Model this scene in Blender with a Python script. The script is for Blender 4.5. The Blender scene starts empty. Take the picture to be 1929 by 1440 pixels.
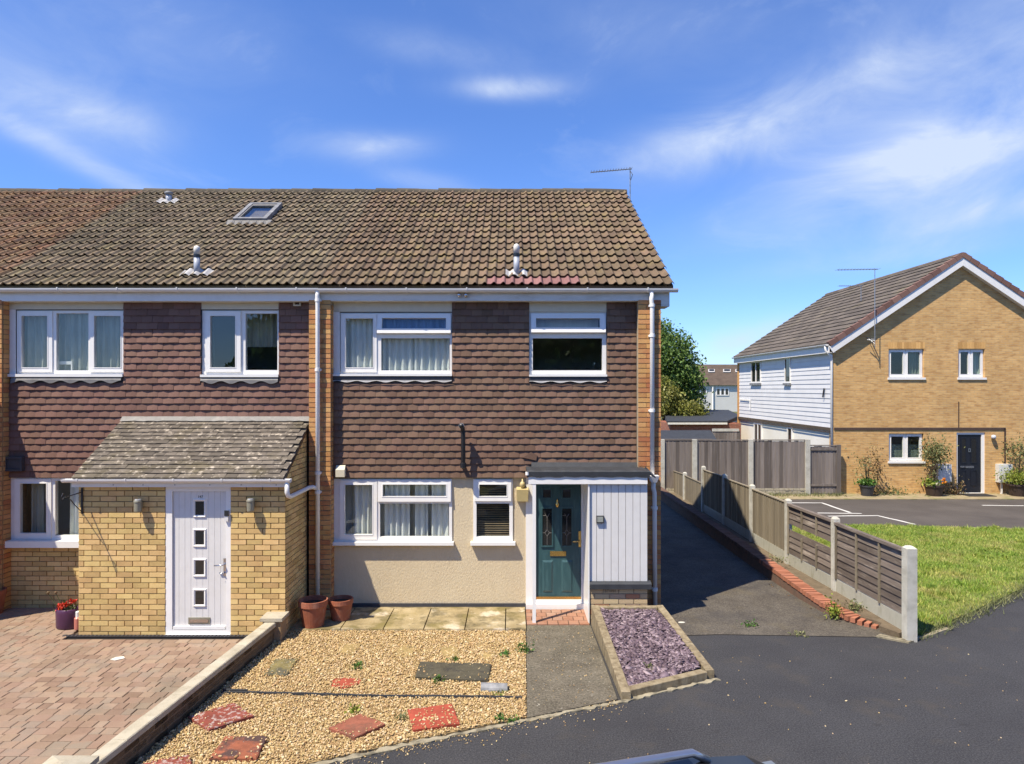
import bpy, bmesh, math, random
import numpy as np
from mathutils import Vector, Matrix, Euler

random.seed(7)
rng = np.random.default_rng(11)
R = math.radians
sc = bpy.context.scene
col = sc.collection

# ------------------------------------------------------------------ camera
F, CX, CY, H = 1286.0, 964.5, 733.0, 3.43          # focal (px), principal point of the survey, eye height
cam_d = bpy.data.cameras.new('camera')
cam_d.sensor_width = 36.0
cam_d.lens = F / 1929.0 * 36.0
cam_d.shift_y = (CY - 720.0) / 1929.0
cam_d.clip_start = 0.05
cam_d.clip_end = 2000.0
cam = bpy.data.objects.new('camera', cam_d)
col.objects.link(cam)
cam.location = (0, 0, H)
cam.rotation_euler = (R(90), 0, 0)
sc.camera = cam

# ------------------------------------------------------------------ light
SUN = Vector((0.455, 0.38, -1.0)).normalized()      # direction the light travels
sun_d = bpy.data.lights.new('sun', 'SUN')
sun_d.energy = 5.0
sun_d.angle = R(0.53)
sun_d.color = (1.0, 0.90, 0.73)
sun = bpy.data.objects.new('sun', sun_d)
sun.rotation_euler = SUN.to_track_quat('-Z', 'Y').to_euler()
sun.location = (-6, -6, 20)
col.objects.link(sun)
SUN_EL = math.asin(-SUN.z)
SUN_AZ = math.atan2(-SUN.x, -SUN.y)                 # compass angle of the sun, from +Y towards +X

world = bpy.data.worlds.new('World')
sc.world = world
world.use_nodes = True
wn = world.node_tree
wn.nodes.clear()


def wnode(t, **kw):
    n = wn.nodes.new(t)
    for k, v in kw.items():
        setattr(n, k, v)
    return n


def wmath(op, a, b=None, c=None):
    n = wn.nodes.new('ShaderNodeMath')
    n.operation = op
    for i, q in enumerate((a, b, c)):
        if q is None:
            continue
        if isinstance(q, (int, float)):
            n.inputs[i].default_value = q
        else:
            wn.links.new(q, n.inputs[i])
    return n.outputs[0]


w_out = wnode('ShaderNodeOutputWorld')
w_bg = wnode('ShaderNodeBackground')
w_bg.inputs['Strength'].default_value = 0.112
sky = wnode('ShaderNodeTexSky')
sky.sky_type = 'NISHITA'
sky.sun_disc = False
sky.sun_elevation = SUN_EL
sky.sun_rotation = SUN_AZ
sky.altitude = 60
sky.air_density = 1.0
sky.dust_density = 0.1
sky.ozone_density = 5.0
tc = wnode('ShaderNodeTexCoord')
sep = wnode('ShaderNodeSeparateXYZ')
wn.links.new(tc.outputs['Generated'], sep.inputs[0])
az = wmath('ARCTAN2', sep.outputs[0], sep.outputs[1])
el = wmath('ARCSINE', sep.outputs[2])
# cirrus: streaky warped noise everywhere, thicker where the photograph shows the long wisps
nz = wnode('ShaderNodeTexNoise')
nz.inputs['Scale'].default_value = 2.6
nz.inputs['Detail'].default_value = 10
nz.inputs['Roughness'].default_value = 0.60
nz.inputs['Distortion'].default_value = 0.5
cmb = wnode('ShaderNodeCombineXYZ')
wn.links.new(wmath('MULTIPLY', wmath('ADD', az, wmath('MULTIPLY', el, 0.5)), 2.0), cmb.inputs[0])
wn.links.new(wmath('MULTIPLY', wmath('SUBTRACT', el, wmath('MULTIPLY', az, 0.16)), 4.0), cmb.inputs[1])
wn.links.new(cmb.outputs[0], nz.inputs['Vector'])
base_c = wmath('MULTIPLY', wmath('MAXIMUM', wmath('SUBTRACT', nz.outputs['Fac'], 0.56), 0.0), .7)


def wisp(px, py, a, b, tilt, k):
    """one streak of cirrus: where it stands in the sky (compass angle, height), its size and lean"""
    az0 = math.atan((px - CX) / F)
    el0 = math.atan((CY - py) / F * math.cos(az0))
    a, b = a / F, b / F
    c, s = math.cos(R(tilt)), math.sin(R(tilt))
    da, de = wmath('SUBTRACT', az, az0), wmath('SUBTRACT', el, el0)
    u = wmath('ADD', wmath('MULTIPLY', da, c / a), wmath('MULTIPLY', de, s / a))
    v = wmath('SUBTRACT', wmath('MULTIPLY', de, c / b), wmath('MULTIPLY', da, s / b))
    r2 = wmath('ADD', wmath('POWER', wmath('ABSOLUTE', u), 2.0), wmath('POWER', wmath('ABSOLUTE', v), 2.0))
    return wmath('MULTIPLY', wmath('EXPONENT', wmath('MULTIPLY', r2, -1.0)), k)


tot = None
for w in [(960, 166, 95, 17, 0, .85), (700, 277, 95, 22, 4, .6), (800, 342, 90, 18, -8, .35),
          (130, 292, 240, 17, -22, .62), (230, 222, 90, 26, -6, .45), (60, 190, 150, 48, -15, .5),
          (200, 80, 260, 90, 8, .25), (830, 95, 150, 26, -6, .3),
          (1330, 252, 120, 40, 10, .7), (1480, 225, 210, 52, 14, .6), (1800, 120, 210, 120, 25, .5),
          (1860, 275, 230, 75, 18, .75), (1660, 335, 240, 46, 12, .55), (1900, 390, 170, 24, 8, .6),
          (1420, 638, 90, 26, 14, .9), (1700, 480, 200, 20, 4, .3), (1250, 60, 300, 80, -10, .18)]:
    x = wisp(*w)
    tot = x if tot is None else wmath('ADD', tot, x)
shape = wmath('MULTIPLY', tot, wmath('MAXIMUM', wmath('ADD', wmath('MULTIPLY', nz.outputs['Fac'], 2.2), -0.45), 0.08))
fac = wmath('MINIMUM', wmath('MAXIMUM', wmath('ADD', shape, base_c), 0.0), 0.9)
fac = wmath('MULTIPLY', fac, wmath('MINIMUM', wmath('MAXIMUM', wmath('MULTIPLY', sep.outputs[2], 12.0), 0.0), 1.0))
tint = wnode('ShaderNodeMix', data_type='RGBA', blend_type='MULTIPLY')
tint.inputs['Factor'].default_value = 1.0
tint.inputs[7].default_value = (.655, .825, 1.17, 1)
wn.links.new(sky.outputs[0], tint.inputs[6])
cm = wnode('ShaderNodeMix', data_type='RGBA')
cm.inputs[7].default_value = (4.0, 4.6, 5.7, 1)
wn.links.new(fac, cm.inputs[0])
wn.links.new(tint.outputs[2], cm.inputs[6])
wn.links.new(cm.outputs[2], w_bg.inputs['Color'])
wn.links.new(w_bg.outputs[0], w_out.inputs['Surface'])

vs = sc.view_settings
vs.view_transform = 'Standard'
vs.look = 'None'
vs.gamma = 1.0
vs.exposure = 0.68
vs.use_curve_mapping = False
try:
    sc.cycles.use_denoising = True
    sc.cycles.max_bounces = 6
    sc.cycles.transparent_max_bounces = 12
    sc.cycles.caustics_reflective = False
    sc.cycles.caustics_refractive = False
except Exception:
    pass


# ------------------------------------------------------------------ survey helpers (photo pixel + real depth -> place)
def wx(px, Y):
    return (px - CX) * Y / F


def wz(py, Y):
    return H - (py - CY) * Y / F


def gp(px, py, z=0.0):
    Y = F * (H - z) / (py - CY)
    return ((px - CX) * Y / F, Y)


# ------------------------------------------------------------------ materials
def srgb(r, g, b):
    f = lambda c: (c / 255) / 12.92 if c / 255 <= .04045 else ((c / 255 + .055) / 1.055) ** 2.4
    return (f(r), f(g), f(b))


MATS = {}


def mat(name, cols, scale=6.0, detail=5, rough=.75, bump=0.0, bscale=60.0, rand=.10, by='noise', metallic=0.0, spec=.4,
        stretch=(1, 1, 1), layers=(), hue=0.0, rvar=0.0, transl=0.0, lo=.32, hi=.68):
    """cols: colour list spread over a noise (by='noise'), over a per-piece random number (by='rand') or both"""
    m = bpy.data.materials.new(name)
    m.use_nodes = True
    nt = m.node_tree
    nt.nodes.clear()
    N = lambda t: nt.nodes.new(t)
    L = nt.links.new
    out, bs = N('ShaderNodeOutputMaterial'), N('ShaderNodeBsdfPrincipled')
    L(bs.outputs[0], out.inputs[0])
    geo, oi = N('ShaderNodeNewGeometry'), N('ShaderNodeObjectInfo')
    mp = N('ShaderNodeVectorMath')
    mp.operation = 'MULTIPLY'
    mp.inputs[1].default_value = stretch
    L(geo.outputs['Position'], mp.inputs[0])

    def math_(op, a, b=None, clamp=False):
        n = N('ShaderNodeMath')
        n.operation = op
        n.use_clamp = clamp
        for i, q in enumerate((a, b)):
            if q is None:
                continue
            if isinstance(q, (int, float)):
                n.inputs[i].default_value = q
            else:
                L(q, n.inputs[i])
        return n.outputs[0]

    def noise(s, d=5, r=.6):
        n = N('ShaderNodeTexNoise')
        n.inputs['Scale'].default_value = s
        n.inputs['Detail'].default_value = d
        n.inputs['Roughness'].default_value = r
        L(mp.outputs[0], n.inputs['Vector'])
        return n.outputs['Fac']

    def step(v, a, b):
        n = N('ShaderNodeMapRange')
        n.inputs['From Min'].default_value = a
        n.inputs['From Max'].default_value = b
        n.clamp = True
        L(v, n.inputs['Value'])
        return n.outputs[0]

    rnd = math_('FRACT', math_('ADD', math_('MULTIPLY', oi.outputs['Random'], 7.31), geo.outputs['Random Per Island']))
    nfac = step(noise(scale, detail), lo, hi)
    if by == 'rand':
        f = rnd
    elif by == 'both':
        f = math_('ADD', math_('MULTIPLY', rnd, .55), math_('MULTIPLY', nfac, .45))
    else:
        f = nfac
    rp = N('ShaderNodeValToRGB')
    els = rp.color_ramp.elements
    n = len(cols)
    while len(els) < n:
        els.new(.5)
    for i, c in enumerate(cols):
        els[i].position = i / max(1, n - 1)
        els[i].color = (*c, 1)
    L(f, rp.inputs[0])
    c_out = rp.outputs[0]
    for (lc, ls, a, b, k) in layers:
        mx = N('ShaderNodeMix')
        mx.data_type = 'RGBA'
        mx.inputs[7].default_value = (*lc, 1)
        L(math_('MULTIPLY', step(noise(ls, 6), a, b), k), mx.inputs[0])
        L(c_out, mx.inputs[6])
        c_out = mx.outputs[2]
    if rand or hue:
        hs = N('ShaderNodeHueSaturation')
        r2 = math_('FRACT', math_('MULTIPLY', rnd, 13.7))
        L(math_('ADD', math_('MULTIPLY', rnd, 2 * rand), 1 - rand), hs.inputs['Value'])
        if hue:
            L(math_('ADD', math_('MULTIPLY', r2, 2 * hue), .5 - hue), hs.inputs['Hue'])
        L(c_out, hs.inputs['Color'])
        c_out = hs.outputs[0]
    L(c_out, bs.inputs['Base Color'])
    bs.inputs['Roughness'].default_value = rough
    if rvar:
        L(math_('ADD', math_('MULTIPLY', noise(scale * 2.3, 4), rvar * 2), rough - rvar, True), bs.inputs['Roughness'])
    bs.inputs['Metallic'].default_value = metallic
    bs.inputs['Specular IOR Level'].default_value = spec
    if bump:
        bp = N('ShaderNodeBump')
        bp.inputs['Strength'].default_value = bump
        bp.inputs['Distance'].default_value = .01
        L(noise(bscale, 5, .65), bp.inputs['Height'])
        L(bp.outputs[0], bs.inputs['Normal'])
    if transl:
        tr, ad = N('ShaderNodeBsdfTranslucent'), N('ShaderNodeMixShader')
        L(c_out, tr.inputs['Color'])
        ad.inputs[0].default_value = transl
        L(bs.outputs[0], ad.inputs[1])
        L(tr.outputs[0], ad.inputs[2])
        L(ad.outputs[0], out.inputs[0])
    MATS[name] = m
    return m


def plain(name, c, rough=.5, metallic=0.0, spec=.5, var=.12, scale=9, bump=0.0, bscale=80, rand=0.0, dirt=None, stretch=(1, 1, 1)):
    d = tuple(x * (1 - var) for x in c)
    ly = [] if dirt is None else [(dirt[0], dirt[1], .5, .75, dirt[2])]
    return mat(name, [d, c], scale=scale, rough=rough, metallic=metallic, spec=spec, bump=bump, bscale=bscale, rand=rand,
               layers=ly, stretch=stretch)


def glass_mat(name, refl=1.0, tintc=(.82, .88, .86)):
    m = bpy.data.materials.new(name)
    m.use_nodes = True
    nt = m.node_tree
    nt.nodes.clear()
    N, L = nt.nodes.new, nt.links.new
    out, tr, gl, mx = N('ShaderNodeOutputMaterial'), N('ShaderNodeBsdfTransparent'), N('ShaderNodeBsdfGlossy'), N('ShaderNodeMixShader')
    mm = N('ShaderNodeMath')
    nz_, bp, geo = N('ShaderNodeTexNoise'), N('ShaderNodeBump'), N('ShaderNodeNewGeometry')
    nz_.inputs['Scale'].default_value = 2.2
    L(geo.outputs['Position'], nz_.inputs['Vector'])
    bp.inputs['Strength'].default_value = .02
    bp.inputs['Distance'].default_value = .05
    L(nz_.outputs['Fac'], bp.inputs['Height'])
    L(bp.outputs[0], gl.inputs['Normal'])
    # Schlick reflectance of a thin pane, the same from both sides
    dt = N('ShaderNodeVectorMath')
    dt.operation = 'DOT_PRODUCT'
    L(geo.outputs['Incoming'], dt.inputs[0])
    L(geo.outputs['Normal'], dt.inputs[1])
    src = dt.outputs['Value']
    for op, b_ in (('ABSOLUTE', None), ('SUBTRACT', None), ('POWER', 5.0), ('MULTIPLY_ADD', .96)):
        q = N('ShaderNodeMath')
        q.operation = op
        if op == 'SUBTRACT':
            q.inputs[0].default_value = 1.0
            L(src, q.inputs[1])
        else:
            L(src, q.inputs[0])
            if b_ is not None:
                q.inputs[1].default_value = b_
            if op == 'MULTIPLY_ADD':
                q.inputs[2].default_value = .04
        src = q.outputs[0]
    mm.operation = 'MULTIPLY'
    mm.use_clamp = True
    mm.inputs[1].default_value = refl
    L(src, mm.inputs[0])
    L(mm.outputs[0], mx.inputs[0])
    tr.inputs[0].default_value = (*tintc, 1)
    gl.inputs['Roughness'].default_value = .01
    gl.inputs['Color'].default_value = (.95, .97, 1, 1)
    L(tr.outputs[0], mx.inputs[1])
    L(gl.outputs[0], mx.inputs[2])
    L(mx.outputs[0], out.inputs[0])
    MATS[name] = m
    return m


def brick_mat(name, c1, c2, mortar, rough=.85, layers=()):
    """courses too far off to pick apart: brick texture laid over (x + y, z)"""
    m = bpy.data.materials.new(name)
    m.use_nodes = True
    nt = m.node_tree
    nt.nodes.clear()
    N, L = nt.nodes.new, nt.links.new
    out, bs, geo = N('ShaderNodeOutputMaterial'), N('ShaderNodeBsdfPrincipled'), N('ShaderNodeNewGeometry')
    sp, ad, cb, bt = N('ShaderNodeSeparateXYZ'), N('ShaderNodeMath'), N('ShaderNodeCombineXYZ'), N('ShaderNodeTexBrick')
    L(geo.outputs['Position'], sp.inputs[0])
    L(sp.outputs[0], ad.inputs[0])
    L(sp.outputs[1], ad.inputs[1])
    L(ad.outputs[0], cb.inputs[0])
    L(sp.outputs[2], cb.inputs[1])
    L(cb.outputs[0], bt.inputs['Vector'])
    bt.inputs['Color1'].default_value = (*c1, 1)
    bt.inputs['Color2'].default_value = (*c2, 1)
    bt.inputs['Mortar'].default_value = (*mortar, 1)
    bt.inputs['Scale'].default_value = 1.0
    bt.inputs['Mortar Size'].default_value = .006
    bt.inputs['Brick Width'].default_value = .225
    bt.inputs['Row Height'].default_value = .075
    bt.inputs['Bias'].default_value = -.1
    nz_, mr, mx = N('ShaderNodeTexNoise'), N('ShaderNodeMapRange'), N('ShaderNodeMix')
    nz_.inputs['Scale'].default_value = 1.3
    nz_.inputs['Detail'].default_value = 6
    L(geo.outputs['Position'], nz_.inputs['Vector'])
    L(nz_.outputs['Fac'], mr.inputs['Value'])
    mr.inputs['From Min'].default_value = .3
    mr.inputs['From Max'].default_value = .7
    mr.inputs['To Min'].default_value = .86
    mr.inputs['To Max'].default_value = 1.08
    mx.data_type = 'RGBA'
    mx.blend_type = 'MULTIPLY'
    mx.inputs[0].default_value = 1
    L(bt.outputs['Color'], mx.inputs[6])
    L(mr.outputs[0], mx.inputs[7])
    # one odd darker brick here and there
    n2, vm, m2, r2 = N('ShaderNodeTexNoise'), N('ShaderNodeVectorMath'), N('ShaderNodeMix'), N('ShaderNodeMapRange')
    vm.operation = 'MULTIPLY'
    vm.inputs[1].default_value = (3.4, 11, 1)
    L(cb.outputs[0], vm.inputs[0])
    L(vm.outputs[0], n2.inputs['Vector'])
    n2.inputs['Scale'].default_value = 1.25
    n2.inputs['Detail'].default_value = 4
    L(n2.outputs['Fac'], r2.inputs['Value'])
    r2.inputs['From Min'].default_value = .50
    r2.inputs['From Max'].default_value = .68
    r2.inputs['To Max'].default_value = .62
    m2.data_type = 'RGBA'
    m2.inputs[7].default_value = (c2[0] * .62, c2[1] * .52, c2[2] * .5, 1)
    L(r2.outputs[0], m2.inputs[0])
    L(mx.outputs[2], m2.inputs[6])
    L(m2.outputs[2], bs.inputs['Base Color'])
    bs.inputs['Roughness'].default_value = rough
    bp = N('ShaderNodeBump')
    bp.inputs['Strength'].default_value = .6
    bp.inputs['Distance'].default_value = .008
    bp.invert = True
    L(bt.outputs['Fac'], bp.inputs['Height'])
    L(bp.outputs[0], bs.inputs['Normal'])
    L(bs.outputs[0], out.inputs[0])
    MATS[name] = m
    return m


# house bodies
mat('buff_brick', [(.50, .33, .13), (.61, .42, .17), (.69, .49, .215)], by='both', scale=5, rand=.10, hue=.008, bump=.35, bscale=90,
    rough=.9, layers=[((.42, .26, .11), 14, .56, .72, .4), ((.72, .56, .32), 40, .6, .75, .4)])
mat('pier_brick', [(.42, .14, .06), (.48, .22, .085), (.53, .29, .11), (.56, .33, .13)], by='both', scale=3, rand=.12, hue=.01, bump=.35,
    bscale=90, rough=.9, layers=[((.35, .12, .055), 5, .56, .72, .55)])
mat('plinth_brick', [(.45, .17, .09), (.50, .33, .18), (.48, .38, .22), (.36, .25, .17)], by='rand', rand=.12, bump=.35, rough=.9)
mat('step_brick', [(.27, .125, .075), (.34, .175, .11), (.28, .165, .115), (.38, .25, .17)], by='both', scale=9, rand=.12, rough=.9, bump=.3)
mat('edging_brick', [(.30, .115, .065), (.37, .145, .082), (.27, .115, .075)], by='both', scale=9, rand=.14, rough=.9, bump=.4,
    layers=[((.20, .13, .09), 10, .58, .75, .6)])
mat('soldier_brick', [(.50, .28, .095), (.60, .35, .125), (.66, .40, .15)], by='rand', rand=.1, rough=.9)
plain('mortar', (.27, .185, .105), rough=.95, var=.3, scale=20)
plain('pale_mortar', (.40, .33, .24), rough=.95, var=.3, scale=20)
brick_mat('far_brick', (.66, .415, .165), (.56, .325, .118), (.50, .345, .185))
brick_mat('gable_brick', (.50, .31, .12), (.42, .23, .085), (.3, .2, .11))
brick_mat('red_brick', (.33, .115, .065), (.25, .09, .055), (.3, .22, .17))
mat('hung_tile', [(.130, .075, .049), (.163, .096, .064), (.184, .111, .076)], by='both', scale=1.6, rand=.11, hue=.007, rough=.8, bump=.25,
    bscale=120, layers=[((.22, .10, .062), 5, .60, .76, .55), ((.095, .058, .048), 9, .58, .74, .5)])
mat('hung_tile_plum', [(.142, .075, .055), (.173, .093, .069), (.194, .107, .080)], by='both', scale=1.6, rand=.10, hue=.006, rough=.8,
    bump=.25, bscale=120, layers=[((.11, .060, .054), 7, .6, .75, .45)])
ROOF_LAYERS = [((.080, .060, .040), 7, .47, .68, .5), ((.24, .18, .065), 3.2, .53, .70, .5), ((.18, .145, .095), 20, .58, .72, .4),
               ((.55, .48, .36), 26, .72, .77, .7)]
mat('roof_tile', [(.115, .080, .050), (.155, .108, .068), (.195, .135, .085)], by='both', scale=1.1, rand=.12, hue=.010, rough=.92, bump=.6,
    bscale=70, layers=ROOF_LAYERS)
mat('roof_tile_grey', [(.125, .095, .060), (.165, .128, .082), (.205, .160, .105)], by='both', scale=1.1, rand=.12, hue=.01, rough=.92, bump=.6,
    bscale=70, layers=[((.085, .07, .048), 6, .46, .68, .5), ((.24, .19, .085), 3.5, .55, .72, .45), ((.27, .225, .16), 16, .56, .74, .5)])
mat('roof_tile_rust', [(.14, .085, .050), (.19, .115, .065), (.23, .15, .09)], by='both', scale=1.3, rand=.2, hue=.012, rough=.92, bump=.6,
    bscale=70, layers=[((.28, .14, .055), 3.0, .5, .68, .5), ((.29, .26, .19), 14, .56, .72, .6), ((.06, .045, .03), 9, .58, .74, .6)])
mat('roof_tile_plum', [(.205, .098, .092), (.25, .125, .118)], by='both', scale=8, rand=.1, rough=.85, bump=.3)
mat('ridge_tile', [(.055, .048, .038), (.095, .080, .058)], by='both', scale=6, rand=.15, rough=.95, bump=.6, bscale=60,
    layers=[((.20, .165, .075), 9, .58, .72, .5), ((.42, .38, .31), 22, .68, .76, .6)])
mat('porch_tile', [(.095, .080, .064), (.128, .108, .087), (.162, .138, .112)], by='both', scale=3, rand=.15, rough=.95, bump=.6, bscale=60,
    layers=[((.10, .082, .035), 2.0, .50, .64, .5), ((.46, .40, .32), 13, .565, .65, .75), ((.065, .050, .037), 12, .58, .72, .6)])
plain('white_plastic', (.82, .805, .775), rough=.32, var=.03, spec=.5, dirt=((.5, .47, .4), 5, .12))
plain('white_paint', (.78, .765, .735), rough=.5, var=.05, dirt=((.42, .36, .26), 3.5, .22))
plain('stained_white', (.72, .70, .65), rough=.5, var=.08, dirt=((.34, .29, .20), 2.2, .5), stretch=(1, 1, 4))
plain('panel_white', (.69, .68, .66), rough=.42, var=.05, dirt=((.5, .47, .40), 4, .2))
mat('cream_render', [(.56, .46, .305), (.62, .52, .35)], scale=2, rough=.9, bump=.9, bscale=60, rand=0, stretch=(1, 1, .45),
    layers=[((.50, .41, .265), 1.4, .5, .70, .45), ((.40, .325, .21), 6, .60, .74, .35), ((.66, .57, .40), 26, .55, .70, .3)])
plain('cream_board', (.62, .57, .44), rough=.6, var=.08)
plain('black_plastic', (.018, .018, .021), rough=.35, var=.2)
plain('felt', (.036, .040, .047), rough=.7, var=.35, scale=7, bump=.3)
plain('lead', (.20, .205, .215), rough=.6, var=.3, scale=10, dirt=((.5, .5, .5), 6, .5))
plain('lead_dark', (.060, .060, .068), rough=.6, var=.3, scale=10)
plain('lead_white', (.52, .51, .50), rough=.6, var=.25, scale=9, dirt=((.25, .23, .2), 8, .5))
plain('lead_bright', (.17, .165, .16), rough=.6, var=.25, scale=9, dirt=((.3, .28, .25), 8, .5))
plain('pipe_grey', (.36, .39, .45), rough=.45, var=.12, dirt=((.24, .23, .22), 6, .5))
plain('galvanised', (.42, .44, .46), rough=.4, metallic=.7, var=.3)
plain('gold', (.72, .48, .16), rough=.25, metallic=.9, var=.1)
plain('chrome', (.62, .62, .64), rough=.18, metallic=1, var=.1)
plain('lamp_metal', (.34, .32, .24), rough=.4, metallic=.3, var=.25)
mat('teal_door', [(.028, .072, .083), (.038, .092, .103)], scale=3, rough=.38, rand=0, stretch=(6, 6, 1), rvar=.08,
    layers=[((.07, .15, .16), 3, .52, .72, .5)])
plain('navy_door', (.012, .014, .022), rough=.35, var=.2)
plain('yellow_box', (.52, .42, .20), rough=.45, var=.1)
mat('shaded_dirty_brick', [(.10, .065, .05), (.15, .085, .06), (.085, .065, .05)], by='both', scale=9, rand=.14, rough=.95, bump=.4)  # edging brick with dirt and the house's shadow both put into its colour
plain('dim_room', (.30, .28, .25), rough=.9, var=.15, scale=2)
plain('dark_room', (.10, .10, .10), rough=.9, var=.2, scale=2)
mat('net_curtain', [(.62, .66, .64), (.80, .81, .79)], scale=3, rough=.9, rand=0, transl=.06, stretch=(3, 3, .6))
mat('white_curtain', [(.70, .72, .70), (.86, .86, .84)], scale=3, rough=.9, rand=0, transl=.05, stretch=(3, 3, .7))
mat('green_curtain', [(.26, .275, .24), (.40, .41, .365)], scale=3, rough=.9, rand=0, transl=.06, stretch=(3, 3, .6))
mat('blue_curtain', [(.10, .16, .30), (.20, .27, .40)], scale=3, rough=.9, rand=0, stretch=(3, 3, .6))
plain('blind_slat', (.26, .19, .11), rough=.5, var=.3)
plain('dark_glass', (.018, .019, .019), rough=.06, spec=.8)
glass_mat('glass', 1.0, (.95, .97, .96))
glass_mat('far_glass', 1.0)
plain('sill_white', (.80, .79, .76), rough=.4, var=.05)

# ground surfaces
mat('asphalt', [(.029, .029, .033), (.036, .036, .040), (.044, .044, .048)], scale=1.1, detail=10, rough=.86, rand=0, bump=.7, bscale=170, spec=.35,
    layers=[((.115, .112, .110), 70, .47, .62, .5), ((.012, .012, .014), 52, .49, .62, .55), ((.030, .029, .033), .8, .52, .70, .4),
            ((.068, .058, .047), 1.7, .56, .70, .5), ((.026, .025, .026), 5.5, .63, .70, .5)])
mat('old_asphalt', [(.058, .048, .038), (.085, .073, .058), (.115, .100, .080)], scale=2.2, detail=8, rough=.92, rand=0, bump=.8, bscale=120,
    layers=[((.20, .175, .14), 55, .48, .62, .5), ((.020, .018, .016), 42, .49, .62, .5), ((.11, .088, .048), 1.6, .55, .72, .6), ((.040, .038, .040), .9, .5, .68, .6),
            ((.3, .28, .24), 60, .72, .76, .7)])
mat('car_park', [(.058, .050, .045), (.075, .065, .058), (.095, .083, .074)], scale=.7, detail=7, rough=.92, rand=0, bump=.5, bscale=90,
    layers=[((.045, .040, .037), .35, .5, .7, .5), ((.13, .118, .105), 40, .6, .74, .4)])
mat('concrete_path', [(.075, .062, .043), (.115, .098, .070), (.155, .135, .100)], scale=2.4, detail=8, rough=.93, rand=0, bump=.7, bscale=90,
    layers=[((.060, .055, .035), 1.3, .50, .70, .6), ((.20, .175, .11), .8, .62, .75, .7), ((.26, .235, .18), 46, .48, .62, .45), ((.028, .024, .018), 36, .49, .62, .5), ((.45, .42, .34), 30, .64, .70, .8)])
mat('kerb', [(.22, .19, .125), (.33, .29, .205)], scale=7, rough=.95, rand=.1, bump=.7, bscale=70, layers=[((.075, .068, .05), 9, .50, .64, .75)])
mat('earth', [(.10, .075, .048), (.17, .13, .085)], scale=6, rough=1, rand=0, bump=1, bscale=40)
mat('verge_soil', [(.24, .19, .11), (.33, .27, .17)], scale=4, rough=1, rand=0, bump=1, bscale=40, layers=[((.13, .16, .04), 3, .5, .65, .7)])
mat('field', [(.07, .085, .03), (.11, .12, .045)], scale=.3, rough=1, rand=0)
mat('gravel_stone', [(.34, .215, .085), (.43, .295, .125), (.49, .345, .16), (.53, .39, .20), (.60, .49, .31)], by='rand', rand=.10, hue=.012, rough=.8,
    bump=.3, bscale=150)
mat('gravel_bed', [(.22, .15, .065), (.36, .25, .12)], scale=45, rough=1, rand=0)
mat('slate_chip', [(.080, .052, .066), (.128, .087, .106), (.172, .123, .145), (.27, .21, .228)], by='rand', rand=.2, hue=.015, rough=.6, bump=.2, bscale=150)
mat('slate_bed', [(.05, .035, .045), (.09, .065, .085)], scale=40, rough=1, rand=0)
mat('paving_block', [(.205, .135, .090), (.26, .172, .118), (.29, .200, .140), (.225, .175, .130), (.26, .155, .105)], by='both', scale=2.2, rand=.12, hue=.006,
    rough=.92, bump=.5, bscale=110, layers=[((.165, .13, .092), 1.1, .52, .70, .5), ((.34, .265, .195), 1.6, .60, .72, .4)])
plain('joint_sand', (.085, .062, .044), rough=1, var=.4, scale=12)
mat('sandstone', [(.20, .155, .075), (.30, .235, .125), (.38, .31, .185)], by='noise', scale=3.2, detail=7, rough=.92, rand=.08, bump=.5, bscale=60,
    layers=[((.52, .45, .34), 2.2, .57, .63, .85), ((.085, .070, .035), 4, .48, .62, .75), ((.24, .19, .05), 2, .52, .68, .5), ((.05, .043, .026), 11, .60, .72, .6)])
mat('coping', [(.33, .29, .21), (.42, .375, .28), (.47, .425, .33)], scale=4, rough=.93, rand=.07, bump=.6, bscale=90, layers=[((.24, .2, .13), 6, .55, .72, .5)])
mat('wall_block', [(.20, .135, .075), (.30, .21, .12)], by='both', scale=5, rand=.18, rough=.95, bump=.6)
RED = lambda n, c, k: mat(n, [tuple(x * .75 for x in c), c, tuple(min(1, x * 1.2) for x in c)], scale=9, rough=.9, rand=.05, bump=.6, bscale=60, layers=k)
RED('red_slab_pale', (.21, .052, .034), [((.40, .33, .30), 22, .53, .60, .85), ((.13, .05, .04), 7, .58, .7, .6)])
RED('red_slab_scorched', (.28, .09, .045), [((.045, .035, .035), 5, .47, .58, .85), ((.45, .40, .36), 40, .66, .72, .8)])
RED('red_slab_bright', (.30, .058, .032), [((.25, .05, .03), 8, .56, .7, .6), ((.5, .33, .22), 50, .70, .74, .7)])
RED('red_slab_brown', (.25, .085, .050), [((.11, .065, .042), 5, .50, .66, .75)])
RED('dark_slab', (.075, .066, .042), [((.30, .27, .19), 45, .64, .70, .9), ((.035, .032, .028), 8, .52, .66, .7)])
RED('moss_slab', (.17, .14, .055), [((.06, .06, .05), 4, .48, .60, .8), ((.32, .31, .27), 26, .58, .68, .7)])
RED('buried_stone', (.29, .21, .085), [((.09, .06, .03), 7, .56, .68, .7)])
mat('sleeper', [(.15, .115, .068), (.245, .195, .118), (.31, .255, .165)], scale=2.2, rough=.93, rand=.1, bump=.7, bscale=30, stretch=(6, 6, 2.5),
    layers=[((.085, .068, .045), 2.0, .58, .74, .6), ((.38, .33, .23), 3, .58, .72, .5)])
plain('line_paint', (.62, .61, .58), rough=.8, var=.2, scale=20)
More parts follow.
